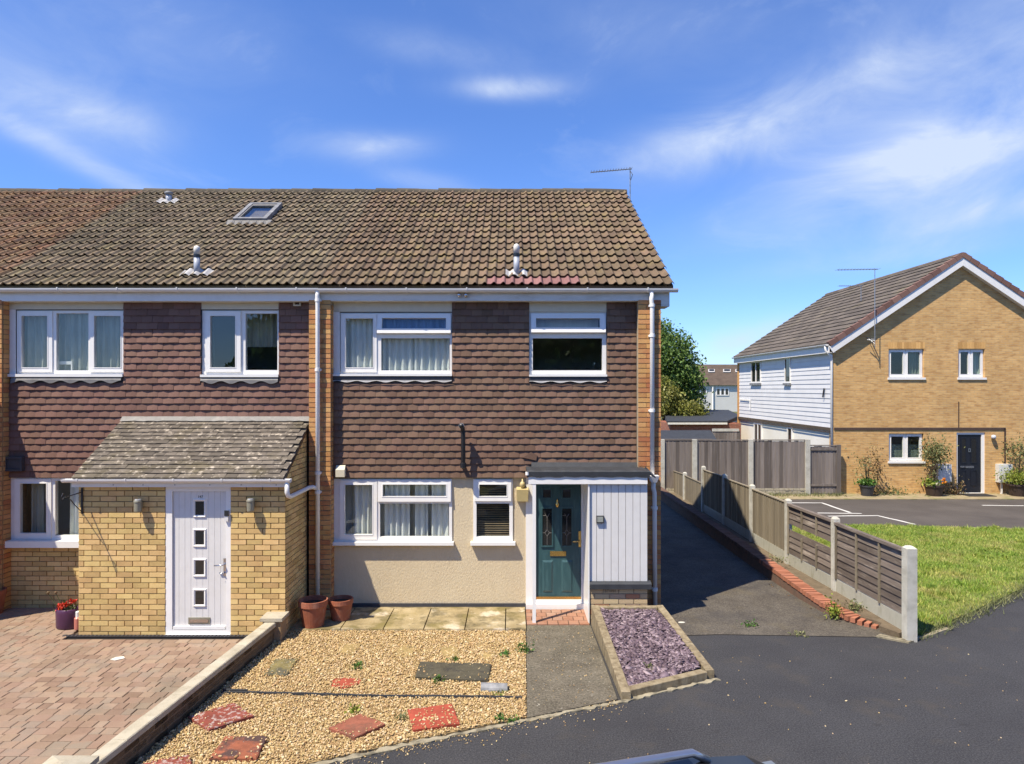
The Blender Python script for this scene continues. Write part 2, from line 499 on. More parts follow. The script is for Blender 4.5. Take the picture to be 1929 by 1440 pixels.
# timber and concrete
mat('grey_board', [(.135, .113, .100), (.185, .158, .140), (.24, .208, .185)], by='both', scale=2.2, rand=.24, rough=.93, bump=.6, bscale=26, stretch=(7, 7, .5),
    layers=[((.30, .265, .24), 2.2, .58, .73, .6), ((.055, .045, .042), 1.3, .56, .74, .6), ((.36, .33, .29), 9, .66, .76, .6)])
mat('tan_board', [(.165, .135, .095), (.225, .19, .135), (.285, .245, .18)], by='both', scale=2.2, rand=.13, rough=.93, bump=.6, bscale=26, stretch=(7, 7, .5),
    layers=[((.11, .09, .065), 1.3, .56, .74, .5)])
mat('lap_board', [(.100, .079, .065), (.150, .121, .102), (.21, .175, .150)], by='both', scale=2.4, rand=.17, rough=.93, bump=.6, bscale=26, stretch=(7, 1.0, 7),
    layers=[((.38, .33, .28), 2.0, .56, .70, .75), ((.050, .038, .033), 1.4, .54, .72, .6)])
mat('concrete_post', [(.40, .385, .33), (.50, .485, .425), (.56, .55, .49)], scale=6, rough=.93, rand=.08, bump=.9, bscale=70, layers=[((.24, .225, .15), 3, .58, .74, .5)])
mat('gravel_board', [(.36, .35, .29), (.46, .45, .385)], scale=3, rough=.93, rand=.06, bump=.6, bscale=70, stretch=(1, 3, 1), layers=[((.20, .19, .125), 3, .52, .72, .6)])
mat('weatherboard', [(.61, .61, .62), (.68, .68, .685)], scale=2, rough=.5, rand=.04, stretch=(1, 1, 1))
mat('white_render', [(.66, .63, .55), (.74, .72, .66)], scale=1, rough=.9, rand=0, bump=.3, layers=[((.45, .41, .32), 2.0, .6, .76, .5)])
mat('house_roof_tile', [(.082, .068, .056), (.108, .090, .074), (.135, .112, .092)], by='both', scale=1, rand=.12, rough=.92, bump=.4, bscale=50,
    layers=[((.17, .145, .085), 1.4, .54, .7, .5)])
mat('verge_cap', [(.16, .085, .068), (.205, .118, .094)], by='rand', rand=.12, rough=.85)
plain('far_roof', (.105, .075, .055), rough=.95, var=.35, scale=1.2)
plain('far_wall', (.56, .56, .53), rough=.9, var=.08, scale=.6)
plain('terracotta', (.33, .105, .055), rough=.8, var=.25, scale=7, bump=.3, dirt=((.45, .28, .2), 9, .45))
plain('purple_glaze', (.085, .028, .075), rough=.3, var=.25, scale=6)
plain('pot_grey', (.045, .047, .055), rough=.5, var=.25)
plain('pot_brown', (.05, .032, .026), rough=.6, var=.25)
plain('compost', (.035, .024, .016), rough=1, var=.4, scale=50)
mat('leaf_dark', [(.075, .14, .030), (.115, .195, .045), (.16, .25, .062), (.21, .30, .085)], by='both', scale=.5, rand=.25, hue=.015, rough=.55, transl=.3)
mat('leaf_yellow', [(.115, .145, .022), (.18, .20, .035), (.25, .25, .055), (.40, .37, .17)], by='both', scale=.8, rand=.22, hue=.012, rough=.55, transl=.3)
mat('leaf_olive', [(.10, .125, .045), (.17, .19, .075), (.26, .26, .12)], by='rand', rand=.22, hue=.015, rough=.6, transl=.3)
mat('leaf_brown', [(.12, .07, .035), (.19, .12, .06), (.15, .14, .05)], by='rand', rand=.2, hue=.015, rough=.7, transl=.2)
mat('leaf_lime', [(.15, .21, .025), (.24, .30, .045), (.34, .36, .07)], by='rand', rand=.2, hue=.012, rough=.55, transl=.3)
mat('leaf_fresh', [(.05, .13, .022), (.09, .20, .035), (.14, .26, .06)], by='rand', rand=.2, hue=.012, rough=.5, transl=.3)
mat('grass_blade', [(.115, .23, .024), (.20, .33, .036), (.29, .385, .058), (.46, .44, .13), (.34, .34, .09)], by='both', scale=.9, rand=.25, hue=.012,
    rough=.6, transl=.25, lo=.36, hi=.70, layers=[((.40, .34, .13), 1.1, .54, .66, .5), ((.085, .19, .025), 1.6, .52, .62, .45)])
mat('lawn_soil', [(.12, .15, .030), (.19, .20, .052)], scale=1.4, rough=1, rand=0, bump=1, bscale=60, layers=[((.22, .175, .07), 1.1, .52, .66, .7)])
plain('petal_red', (.62, .045, .015), rough=.5, var=.3, scale=40, rand=.2)
plain('petal_orange', (.75, .25, .02), rough=.5, var=.2, scale=40, rand=.2)
plain('petal_white', (.75, .72, .62), rough=.6, var=.2, rand=.15)
plain('bark', (.085, .062, .042), rough=.95, var=.4, scale=6, bump=.8, bscale=20)
plain('pink_plastic', (.55, .19, .14), rough=.4, var=.2)
plain('letter_black', (.02, .02, .02), rough=.5, var=.1)
plain('plate_grey', (.045, .045, .05), rough=.4, var=.1)
plain('plate_face', (.36, .38, .34), rough=.35, var=.3, scale=50)
plain('meter_box', (.62, .63, .62), rough=.5, var=.06)
plain('cable', (.085, .05, .035), rough=.7, var=.3)
plain('rubber_mat', (.022, .020, .020), rough=.95, var=.4, scale=60)
plain('car_paint', (.33, .345, .33), rough=.22, metallic=.6, var=.05)
plain('car_rail', (.40, .41, .46), rough=.3, metallic=.8, var=.1)
plain('car_glass', (.010, .012, .014), rough=.05, spec=.7)
plain('tyre', (.016, .016, .017), rough=.9, var=.2)
plain('car_plastic', (.018, .018, .02), rough=.5, var=.2)
plain('lamp_glass', (.55, .57, .6), rough=.1, var=.1)
plain('tail_lamp', (.32, .012, .012), rough=.15, var=.1)


# ------------------------------------------------------------------ mesh helpers
WL = {}


def link(ob, parent=None):
    col.objects.link(ob)
    WL[ob.name] = Vector(ob.location)
    if parent is not None:
        ob.parent = parent
        ob.matrix_parent_inverse = Matrix.Translation(-WL[parent.name])
    return ob


def tag(ob, label=None, cat=None, group=None, kind=None):
    for k, v in (('label', label), ('category', cat), ('group', group), ('kind', kind)):
        if v:
            ob[k] = v
    return ob


def thing(name, label, cat, loc, group=None):
    ob = bpy.data.objects.new(name, None)
    ob.empty_display_size = .2
    ob.location = loc
    link(ob)
    return tag(ob, label, cat, group)


def raw_mesh(name, v, f, m, smooth=False):
    me = bpy.data.meshes.new(name)
    me.from_pydata([tuple(p) for p in v], [], f)
    me.materials.append(MATS[m] if isinstance(m, str) else m)
    if smooth:
        me.polygons.foreach_set('use_smooth', [True] * len(me.polygons))
    me.update()
    return me


def inst(name, me, parent, loc, rot=(0, 0, 0), scale=(1, 1, 1)):
    ob = bpy.data.objects.new(name, me)
    ob.location = loc
    ob.rotation_euler = rot
    ob.scale = scale
    return link(ob, parent)


class MB:
    def __init__(self):
        self.v, self.f = [], []

    def add(self, v, f):
        o = len(self.v)
        self.v += [tuple(p) for p in v]
        self.f += [tuple(i + o for i in q) for q in f]
        return self

    def box(self, x0, x1, y0, y1, z0, z1):
        v = [(x0, y0, z0), (x1, y0, z0), (x1, y1, z0), (x0, y1, z0), (x0, y0, z1), (x1, y0, z1), (x1, y1, z1), (x0, y1, z1)]
        return self.add(v, [(0, 3, 2, 1), (4, 5, 6, 7), (0, 1, 5, 4), (1, 2, 6, 5), (2, 3, 7, 6), (3, 0, 4, 7)])

    def hexa(self, lo, hi):
        """lo, hi: four corners each (bottom ring, top ring)"""
        return self.add(list(lo) + list(hi), [(0, 3, 2, 1), (4, 5, 6, 7), (0, 1, 5, 4), (1, 2, 6, 5), (2, 3, 7, 6), (3, 0, 4, 7)])

    def prism(self, poly, a0, a1, axis='x'):
        """polygon in the plane across the axis, pushed from a0 to a1. axis x: (y,z), y: (x,z), z: (x,y)"""
        n = len(poly)
        mk = {'x': lambda a, p: (a, p[0], p[1]), 'y': lambda a, p: (p[0], a, p[1]), 'z': lambda a, p: (p[0], p[1], a)}[axis]
        v = [mk(a0, p) for p in poly] + [mk(a1, p) for p in poly]
        f = [tuple(range(n)), tuple(range(2 * n - 1, n - 1, -1))]
        f += [(i, i + n, (i + 1) % n + n, (i + 1) % n) for i in range(n)]
        return self.add(v, f)

    def tube(self, pts, r, n=10, caps=True):
        pts = [Vector(p) for p in pts]
        rs = r if isinstance(r, (list, tuple)) else [r] * len(pts)
        v, f = [], []
        up = None
        for i, p in enumerate(pts):
            d = (pts[min(i + 1, len(pts) - 1)] - pts[max(i - 1, 0)]).normalized()
            if up is None:
                up = Vector((0, 0, 1)) if abs(d.z) < .9 else Vector((1, 0, 0))
            a = d.cross(up).normalized()
            b = a.cross(d).normalized()
            up = b
            for k in range(n):
                t = 2 * math.pi * k / n
                v.append(p + (a * math.cos(t) + b * math.sin(t)) * rs[i])
        for i in range(len(pts) - 1):
            for k in range(n):
                f.append((i * n + k, i * n + (k + 1) % n, (i + 1) * n + (k + 1) % n, (i + 1) * n + k))
        if caps:
            f.append(tuple(range(n - 1, -1, -1)))
            f.append(tuple(range((len(pts) - 1) * n, len(pts) * n)))
        return self.add(v, f)

    def lathe(self, prof, c=(0, 0, 0), n=24, sx=1.0, sy=1.0):
        v, f = [], []
        for (r, z) in prof:
            for k in range(n):
                t = 2 * math.pi * k / n
                v.append((c[0] + r * sx * math.cos(t), c[1] + r * sy * math.sin(t), c[2] + z))
        for i in range(len(prof) - 1):
            for k in range(n):
                f.append((i * n + k, i * n + (k + 1) % n, (i + 1) * n + (k + 1) % n, (i + 1) * n + k))
        f.append(tuple(range(n - 1, -1, -1)))
        f.append(tuple(range((len(prof) - 1) * n, len(prof) * n)))
        return self.add(v, f)

    def panel(self, u0, u1, z0, z1, a0, a1, holes=(), axis='y'):
        """upright slab between depths a0 and a1 with rectangular openings; axis y: u is x, axis x: u is y"""
        us = sorted({u0, u1, *[min(max(h[i], u0), u1) for h in holes for i in (0, 1)]})
        zs = sorted({z0, z1, *[min(max(h[i], z0), z1) for h in holes for i in (2, 3)]})
        full = {}
        for i in range(len(us) - 1):
            for j in range(len(zs) - 1):
                cu, cz = (us[i] + us[i + 1]) / 2, (zs[j] + zs[j + 1]) / 2
                full[i, j] = not any(h[0] < cu < h[1] and h[2] < cz < h[3] for h in holes)
        P = (lambda u, a, z: (u, a, z)) if axis == 'y' else (lambda u, a, z: (a, u, z))
        for (i, j), ok in full.items():
            if not ok:
                continue
            a, b, c, d = us[i], us[i + 1], zs[j], zs[j + 1]
            self.add([P(a, a0, c), P(b, a0, c), P(b, a0, d), P(a, a0, d)], [(0, 1, 2, 3)])
            self.add([P(a, a1, c), P(b, a1, c), P(b, a1, d), P(a, a1, d)], [(3, 2, 1, 0)])
            for (di, dj, q) in ((-1, 0, (a, c, a, d)), (1, 0, (b, c, b, d)), (0, -1, (a, c, b, c)), (0, 1, (a, d, b, d))):
                if not full.get((i + di, j + dj), False):
                    self.add([P(q[0], a0, q[1]), P(q[2], a0, q[3]), P(q[2], a1, q[3]), P(q[0], a1, q[1])], [(0, 1, 2, 3)])
        return self

    def move(self, fn):
        self.v = [tuple(fn(Vector(p))) for p in self.v]
        return self

    def build(self, name, m, parent=None, smooth=False, center=True):
        a = np.array(self.v, dtype=float)
        c = np.array([(a[:, 0].min() + a[:, 0].max()) / 2, (a[:, 1].min() + a[:, 1].max()) / 2, a[:, 2].min()]) if center else np.zeros(3)
        me = raw_mesh(name, a - c, self.f, m, smooth)
        return inst(name, me, parent, tuple(c))


def box(name, m, parent, *d):
    return MB().box(*d).build(name, m, parent)


def fast_mesh(name, verts, tris, m, parent=None, nper=3, smooth=False):
    """big numpy mesh: verts (n,3), faces (k,nper)"""
    me = bpy.data.meshes.new(name)
    verts = np.ascontiguousarray(verts, dtype=np.float32)
    tris = np.ascontiguousarray(tris, dtype=np.int32)
    me.vertices.add(len(verts))
    me.vertices.foreach_set('co', verts.ravel())
    me.loops.add(tris.size)
    me.loops.foreach_set('vertex_index', tris.ravel())
    me.polygons.add(len(tris))
    me.polygons.foreach_set('loop_start', np.arange(0, tris.size, nper, dtype=np.int32))
    me.polygons.foreach_set('loop_total', np.full(len(tris), nper, dtype=np.int32))
    if smooth:
        me.polygons.foreach_set('use_smooth', np.ones(len(tris), dtype=bool))
    me.materials.append(MATS[m])
    me.update(calc_edges=True)
    me.validate()
    return inst(name, me, parent, (0, 0, 0))


def in_poly(p, poly):
    x, y = p[:, 0], p[:, 1]
    ok = np.zeros(len(p), bool)
    n = len(poly)
    for i in range(n):
        (x0, y0), (x1, y1) = poly[i], poly[(i + 1) % n]
        c = ((y0 > y) != (y1 > y)) & (x < (x1 - x0) * (y - y0) / ((y1 - y0) if y1 != y0 else 1e-9) + x0)
        ok ^= c
    return ok


def scatter(poly, n):
    a = np.array(poly)
    lo, hi = a.min(0), a.max(0)
    out = []
    k = 0
    while k < n:
        p = rng.uniform(lo, hi, (n * 2, 2))
        p = p[in_poly(p, poly)]
        out.append(p)
        k += len(p)
    return np.concatenate(out)[:n]


def rot_mats(n, tilt=math.pi):
    """n random rotation matrices; tilt bounds the lean from upright"""
    a, b, c = rng.uniform(0, 2 * np.pi, n), rng.uniform(-tilt, tilt, n), rng.uniform(-tilt, tilt, n)
    ca, sa, cb, sb, cc, s_c = np.cos(a), np.sin(a), np.cos(b), np.sin(b), np.cos(c), np.sin(c)
    z = np.zeros(n)
    o = np.ones(n)
    Rz = np.stack([ca, -sa, z, sa, ca, z, z, z, o], 1).reshape(n, 3, 3)
    Rx = np.stack([o, z, z, z, cb, -sb, z, sb, cb], 1).reshape(n, 3, 3)
    Ry = np.stack([cc, z, s_c, z, o, z, -s_c, z, cc], 1).reshape(n, 3, 3)
    return Rx @ Ry @ Rz


ICO_V = np.array([(0, -.526, .851), (0, .526, .851), (0, .526, -.851), (0, -.526, -.851), (.851, 0, .526), (.851, 0, -.526), (-.851, 0, .526), (-.851, 0, -.526),
                  (.526, .851, 0), (-.526, .851, 0), (-.526, -.851, 0), (.526, -.851, 0)])
ICO_F = np.array([(0, 4, 1), (0, 1, 6), (0, 6, 10), (0, 10, 11), (0, 11, 4), (3, 2, 5), (3, 7, 2), (3, 10, 7), (3, 11, 10), (3, 5, 11), (4, 8, 1), (8, 9, 1), (9, 6, 1),
                  (6, 7, 10), (6, 9, 7), (2, 7, 9), (2, 9, 8), (2, 8, 5), (5, 8, 4), (5, 4, 11)])


def pebbles(name, m, pts, size, flat=.6, tilt=.5, parent=None):
    """pts (n,3); irregular rounded stones"""
    n = len(pts)
    s = size * rng.lognormal(0, .28, (n, 1)) * np.stack([rng.uniform(.8, 1.35, n), rng.uniform(.6, .95, n), np.full(n, flat) * rng.uniform(.75, 1.2, n)], 1)
    v = ICO_V[None] * rng.uniform(.86, 1.12, (n, 12, 1)) * s[:, None, :]
    v = np.einsum('nij,nkj->nki', rot_mats(n, tilt), v) + pts[:, None, :]
    f = ICO_F[None] + (np.arange(n) * 12)[:, None, None]
    return fast_mesh(name, v.reshape(-1, 3), f.reshape(-1, 3), m, parent)


def chips(name, m, pts, size, tilt=.45, parent=None):
    """flat angular flakes of slate"""
    n = len(pts)
    ang = np.array([0, 1.1, 2.0, 3.2, 4.3, 5.3])
    r = rng.uniform(.65, 1.15, (n, 6))
    k = size * rng.lognormal(0, .3, n)
    x = np.cos(ang)[None] * r * k[:, None] * 1.25
    y = np.sin(ang)[None] * r * k[:, None] * .75
    h = (k * rng.uniform(.16, .3, n))[:, None]
    top = np.stack([x, y, np.broadcast_to(h, x.shape)], 2)
    bot = np.stack([x, y, np.zeros_like(x)], 2)
    v = np.concatenate([top, bot], 1)
    v = np.einsum('nij,nkj->nki', rot_mats(n, tilt), v) + pts[:, None, :]
    q = [(0, 1, 2), (0, 2, 3), (0, 3, 4), (0, 4, 5)]
    for i in range(6):
        j = (i + 1) % 6
        q += [(i, i + 6, j), (j, i + 6, j + 6)]
    f = np.array(q)[None] + (np.arange(n) * 12)[:, None, None]
    return fast_mesh(name, v.reshape(-1, 3), f.reshape(-1, 3), m, parent)


def leaf_quads(pts, size, aspect=.55, up=0.0):
    """a bent two-quad leaf at each point, random facing"""
    n = len(pts)
    s = size * rng.uniform(.6, 1.3, n)
    l = np.stack([np.stack([np.zeros(n), np.zeros(n), np.zeros(n)], 1),
                  np.stack([-s * aspect * .5, s * .5, s * .08], 1), np.stack([np.zeros(n), s, -s * .12], 1), np.stack([s * aspect * .5, s * .5, s * .08], 1)], 1)
    v = np.einsum('nij,nkj->nki', rot_mats(n, math.pi if not up else up), l) + pts[:, None, :]
    f = np.array([(0, 1, 2, 3)])[None] + (np.arange(n) * 4)[:, None, None]
    return v.reshape(-1, 3), f.reshape(-1, 4)


def leaves(name, m, parent, pts, size, aspect=.55):
    v, f = leaf_quads(np.asarray(pts), size, aspect)
    return fast_mesh(name, v, f, m, parent, nper=4)


def blades(name, m, parent, pts, h, lean=.5, w=.006):
    n = len(pts)
    hh = h * rng.uniform(.5, 1.25, n)
    a = rng.uniform(0, 2 * np.pi, n)
    b = rng.uniform(0, 2 * np.pi, n)
    dx, dy = np.cos(a) * w, np.sin(a) * w
    lx, ly = np.cos(b) * hh * lean * rng.uniform(.2, 1.2, n), np.sin(b) * hh * lean * rng.uniform(.2, 1.2, n)
    v = np.stack([pts + np.stack([dx, dy, np.zeros(n)], 1), pts - np.stack([dx, dy, np.zeros(n)], 1), pts + np.stack([lx, ly, hh], 1)], 1)
    f = np.arange(n * 3).reshape(n, 3)
    return fast_mesh(name, v.reshape(-1, 3), f, m, parent)


def text_mesh(name, body, size, m, parent, loc, depth=.002):
    cu = bpy.data.curves.new(name, 'FONT')
    cu.body = body
    cu.size = size
    cu.extrude = depth
    cu.align_x = 'CENTER'
    cu.align_y = 'CENTER'
    t = bpy.data.objects.new(name, cu)
    col.objects.link(t)
    dg = bpy.context.evaluated_depsgraph_get()
    me = bpy.data.meshes.new_from_object(t.evaluated_get(dg))
    bpy.data.objects.remove(t)
    me.materials.clear()
    me.materials.append(MATS[m])
    return inst(name, me, parent, loc, (R(90), 0, 0))


# ------------------------------------------------------------------ building blocks shared by the houses
LIMIT = 300


def brick_mesh(m, d=.014):
    b = MB().box(-.1075, .1075, -d, 0, 0, .0655)
    v = [(x * (1 - .012 * (y < -.001)), y, z + (.0012 if z < .01 else -.0012) * (y < -.001)) for x, y, z in b.v]
    return raw_mesh('brick', v, b.f, m)


def course_bricks(u0, u1, z0, z1, ok=lambda u, z: True, shift=0.0, holes=()):
    """running bond between u0 and u1: list of (centre, bottom, width)"""
    out = []
    k = 0
    z = z0
    while z + .06 <= z1 + 1e-6:
        u = u0 - (.1125 if (k % 2) else 0) - shift
        while u < u1:
            spans = [(max(u + .005, u0), min(u + .22, u1))]
            for h in holes:
                if h[2] < z + .033 < h[3]:
                    ns = []
                    for (a, b) in spans:
                        if b <= h[0] or a >= h[1]:
                            ns.append((a, b))
                        else:
                            if a < h[0] - .02:
                                ns.append((a, h[0]))
                            if b > h[1] + .02:
                                ns.append((h[1], b))
                    spans = ns
            for (a, b) in spans:
                if b - a > .025 and ok((a + b) / 2, z):
                    out.append(((a + b) / 2, z, b - a))
            u += .225
        z += .075
        k += 1
    return out


def lay_bricks(parent, lst, plane, m, axis='y', limit=LIMIT, rest='brickwork', sign=1, name='brick'):
    """the largest-showing bricks as pieces, whatever is past the limit joined"""
    me = brick_mesh(m)
    d = (lambda b: (b[0]) ** 2 + plane ** 2 + (b[1] - H) ** 2) if axis == 'y' else (lambda b: b[0] ** 2 + plane ** 2 + (b[1] - H) ** 2)
    lst = sorted(lst, key=d)
    for (u, z, w) in lst[:limit]:
        j = random.uniform(-.0015, .0015)
        if axis == 'y':
            inst(name, me, parent, (u, plane + j, z + random.uniform(-.001, .001)), scale=(w / .215, 1, 1))
        else:
            inst(name, me, parent, (plane + j, u, z), rot=(0, 0, R(90) * sign), scale=(w / .215, 1, 1))
    if len(lst) > limit:
        b = MB()
        for (u, z, w) in lst[limit:]:
            if axis == 'y':
                b.box(u - w / 2, u + w / 2, plane - .014, plane, z, z + .0655)
            else:
                b.box(plane, plane + .014 * sign, u - w / 2, u + w / 2, z, z + .0655)
        tag(b.build(rest, m, parent), kind='stuff')


def hung_tile_mesh(m):
    w, n = .163, 4
    v, f = [], []
    for i in range(n + 1):
        x = -w / 2 + w * i / n
        c = .0055 * (1 - (2 * x / w) ** 2)
        v += [(x, -.030 - c, 0), (x, -.013 - c * .4, .112), (x, -.012, .001), (x, 0, .112)]
    for i in range(n):
        a, b = i * 4, i * 4 + 4
        f += [(a, b, b + 1, a + 1), (a + 2, b + 2, b, a)]
    f += [(0, 1, 3, 2), (n * 4, n * 4 + 2, n * 4 + 3, n * 4 + 1)]
    return raw_mesh('hung_tile', v, f, m)


def hang_tiles(parent, x0, x1, z0, z1, holes, y, m, skip=lambda x, z: False):
    me = hung_tile_mesh(m)
    G, W = .1045, .165
    rows = int(round((z1 - z0) / G))
    lst = []
    for k in range(rows):
        z = z0 + k * G
        x = x0 - (W / 2 if k % 2 else 0)
        while x < x1:
            spans = [(max(x, x0), min(x + W, x1))]
            for h in holes:
                if h[2] - .02 < z + G * .5 < h[3] + .02:
                    ns = []
                    for (a, b) in spans:
                        if b <= h[0] or a >= h[1]:
                            ns.append((a, b))
                        else:
                            if a < h[0]:
                                ns.append((a, h[0]))
                            if b > h[1]:
                                ns.append((h[1], b))
                    spans = ns
            for (a, b) in spans:
                if b - a > .02 and not skip((a + b) / 2, z):
                    lst.append(((a + b) / 2, z, b - a))
            x += W
    lst.sort(key=lambda t: t[0] ** 2 + (t[1] - H) ** 2 - (10 if t[2] > .15 else 0))
    base = [tuple(q) for q in (vv.co for vv in me.vertices)]
    faces = [tuple(p.vertices) for p in me.polygons]
    rest = MB()
    for i, (x, z, w) in enumerate(lst):
        dy = random.uniform(-.003, .003)
        if i < LIMIT:
            inst('hung_tile', me, parent, (x, y + dy, z + random.uniform(-.0025, .0025)), rot=(random.uniform(-.012, .012), random.uniform(-.010, .010), 0),
                 scale=(w / W, 1, 1))
        else:
            rest.add([(x + p[0] * w / W, y + dy + p[1], z + p[2]) for p in base], faces)
    if rest.v:
        tag(rest.build('hung_tiles', m, parent), kind='stuff')


# main terrace roof: eave line and slope, shared by the three houses
EY, EZ, RY = 10.345, 4.985, 14.80
SLOPE = math.atan2(2.72, RY - EY)
SLEN = (RY - EY) / math.cos(SLOPE)
ROWS = 17
GAUGE = SLEN / ROWS
PROFILE = [(0, .010), (.06, .002), (.30, .0), (.46, .003), (.55, .014), (.66, .030), (.76, .036), (.86, .031), (.95, .014), (1.0, .003)]


def on_roof(x, v, n=0.0):
    return (x, EY + v * math.cos(SLOPE) - n * math.sin(SLOPE), EZ + v * math.sin(SLOPE) + n * math.cos(SLOPE))


def roof_tile_geo(w):
    L = GAUGE + .055
    v, f = [], []
    for (t, h) in PROFILE:
        x = t * w
        v += [(x, 0, h + .040), (x, L, h + .002), (x, .003, h + .027), (x, .17, h + .010)]
    n = len(PROFILE)
    for i in range(n - 1):
        a, b = i * 4, i * 4 + 4
        f += [(a, b, b + 1, a + 1), (a + 2, b + 2, b, a), (a + 3, b + 3, b + 2, a + 2)]
    f.append((0, 1, 3, 2))
    f.append((n * 4 - 4, n * 4 - 2, n * 4 - 1, n * 4 - 3))
    return v, f


def tile_roof(parent, X0, X1, ncol, m, holes=(), special=None, objs=LIMIT):
    w = (X1 - X0) / ncol
    v, f = roof_tile_geo(w)
    me = raw_mesh('roof_tile', v, f, m)
    sp = {}
    rest = MB()
    lst = []
    for r in range(ROWS):
        for c in range(ncol):
            x, s = X0 + c * w, r * GAUGE
            if any(h[0] < x + w / 2 < h[1] and h[2] < s + GAUGE / 2 < h[3] for h in holes):
                continue
            lst.append((r, c, x, s))
    lst.sort(key=lambda t: (t[0], abs(t[2])))
    for i, (r, c, x, s) in enumerate(lst):
        p = on_roof(x + random.uniform(-.004, .004), s + random.uniform(-.008, .008), random.uniform(-.004, .004))
        rot = (SLOPE + random.uniform(-.012, .012), random.uniform(-.015, .015), random.uniform(-.012, .012))
        mm = special(r, x + w / 2) if special else None
        if i < objs:
            q = me
            if mm:
                if mm not in sp:
                    sp[mm] = raw_mesh('roof_tile', v, f, mm)
                q = sp[mm]
            inst('roof_tile', q, parent, p, rot=rot)
        else:
            M_ = Matrix.Translation(p) @ Euler(rot).to_matrix().to_4x4()
            rest.add([M_ @ Vector(q) for q in v], f)
    if rest.v:
        tag(rest.build('roof_tiles', m, parent), kind='stuff')


def ridge(parent, X0, X1):
    n = max(1, int(round((X1 - X0) / .45)))
    L = (X1 - X0) / n
    v, f = [], []
    K = 8
    for s, rr in ((0, .118), (L + .02, .106)):
        for k in range(K + 1):
            t = math.pi * k / K
            v.append((s, -math.cos(t) * rr * 1.15, math.sin(t) * rr - .02))
    for k in range(K):
        f.append((k, k + 1, K + 2 + k, K + 1 + k))
    f += [tuple(range(K + 1)), tuple(range(2 * K + 1, K, -1))]
    me = raw_mesh('ridge_tile', v, f, 'ridge_tile')
    for i in range(n):
        inst('ridge_tile', me, parent, (X0 + i * L, RY, 7.675 + random.uniform(-.008, .008)), rot=(0, random.uniform(-.012, .012), random.uniform(-.01, .01)))


def gutter(parent, X0, X1, y, z, r=.056, name='gutter', step=1.02, first=.3):
    b = MB()
    K = 8
    v, f = [], []
    for X in (X0, X1):
        for rr in (r, r - .006):
            for k in range(K + 1):
                t = math.pi + math.pi * k / K
                v.append((X, y + math.cos(t) * rr, z + math.sin(t) * rr))
    n = K + 1
    for k in range(K):
        f += [(k, k + 1, 2 * n + k + 1, 2 * n + k), (n + k + 1, n + k, 3 * n + k, 3 * n + k + 1)]
    f += [(0, 2 * n, 3 * n, n), (K, n + K, 3 * n + K, 2 * n + K)]
    for o in (0, 2 * n):
        f.append(tuple(o + k for k in range(n)))
    b.add(v, f)
    g = b.build(name, 'white_plastic', parent)
    x = X0 + first
    while x < X1 - .1:
        q = MB()
        for k in range(K):
            t0, t1 = math.pi + math.pi * k / K, math.pi + math.pi * (k + 1) / K
            q.hexa([(x - .009, y + math.cos(t0) * r, z + math.sin(t0) * r), (x + .009, y + math.cos(t0) * r, z + math.sin(t0) * r),
                    (x + .009, y + math.cos(t1) * r, z + math.sin(t1) * r), (x - .009, y + math.cos(t1) * r, z + math.sin(t1) * r)],
                   [(x - .009, y + math.cos(t0) * (r + .007), z + math.sin(t0) * (r + .007)), (x + .009, y + math.cos(t0) * (r + .007), z + math.sin(t0) * (r + .007)),
                    (x + .009, y + math.cos(t1) * (r + .007), z + math.sin(t1) * (r + .007)), (x - .009, y + math.cos(t1) * (r + .007), z + math.sin(t1) * (r + .007))])
        q.box(x - .009, x + .009, y - r - .006, y - r + .008, z - .004, z + .012)
        q.build('bracket', 'white_plastic', g)
        x += step
    return g


def wave_sheet(x0, x1, z0, z1, y, amp=.025, period=.11, seed=0, gather=0.0):
    rr = random.Random(seed)
    n = max(12, int((x1 - x0) / .014))
    v, f = [], []
    ph, yy = rr.uniform(0, 6), []
    for i in range(n + 1):
        ph += (x1 - x0) / n / period * 2 * math.pi * rr.uniform(.5, 1.5)
        yy.append(y + amp * math.sin(ph) + rr.uniform(-.003, .003))
    for i in range(n + 1):
        x = x0 + (x1 - x0) * i / n
        for j, z in enumerate((z0, (z0 * 2 + z1) / 3, z1)):
            g = 1 - gather * (1 if j == 0 else .5 if j == 1 else 0)
            v.append((x, y + (yy[i] - y) * (1.25 - .25 * j), z))
    for i in range(n):
        for j in range(2):
            f.append((i * 3 + j, i * 3 + 3 + j, i * 3 + 4 + j, i * 3 + 1 + j))
    return MB().add(v, f)


def ring(b, outer, inner, y0, y1, axis='y'):
    return b.panel(outer[0], outer[1], outer[2], outer[3], y0, y1, holes=[inner], axis=axis)


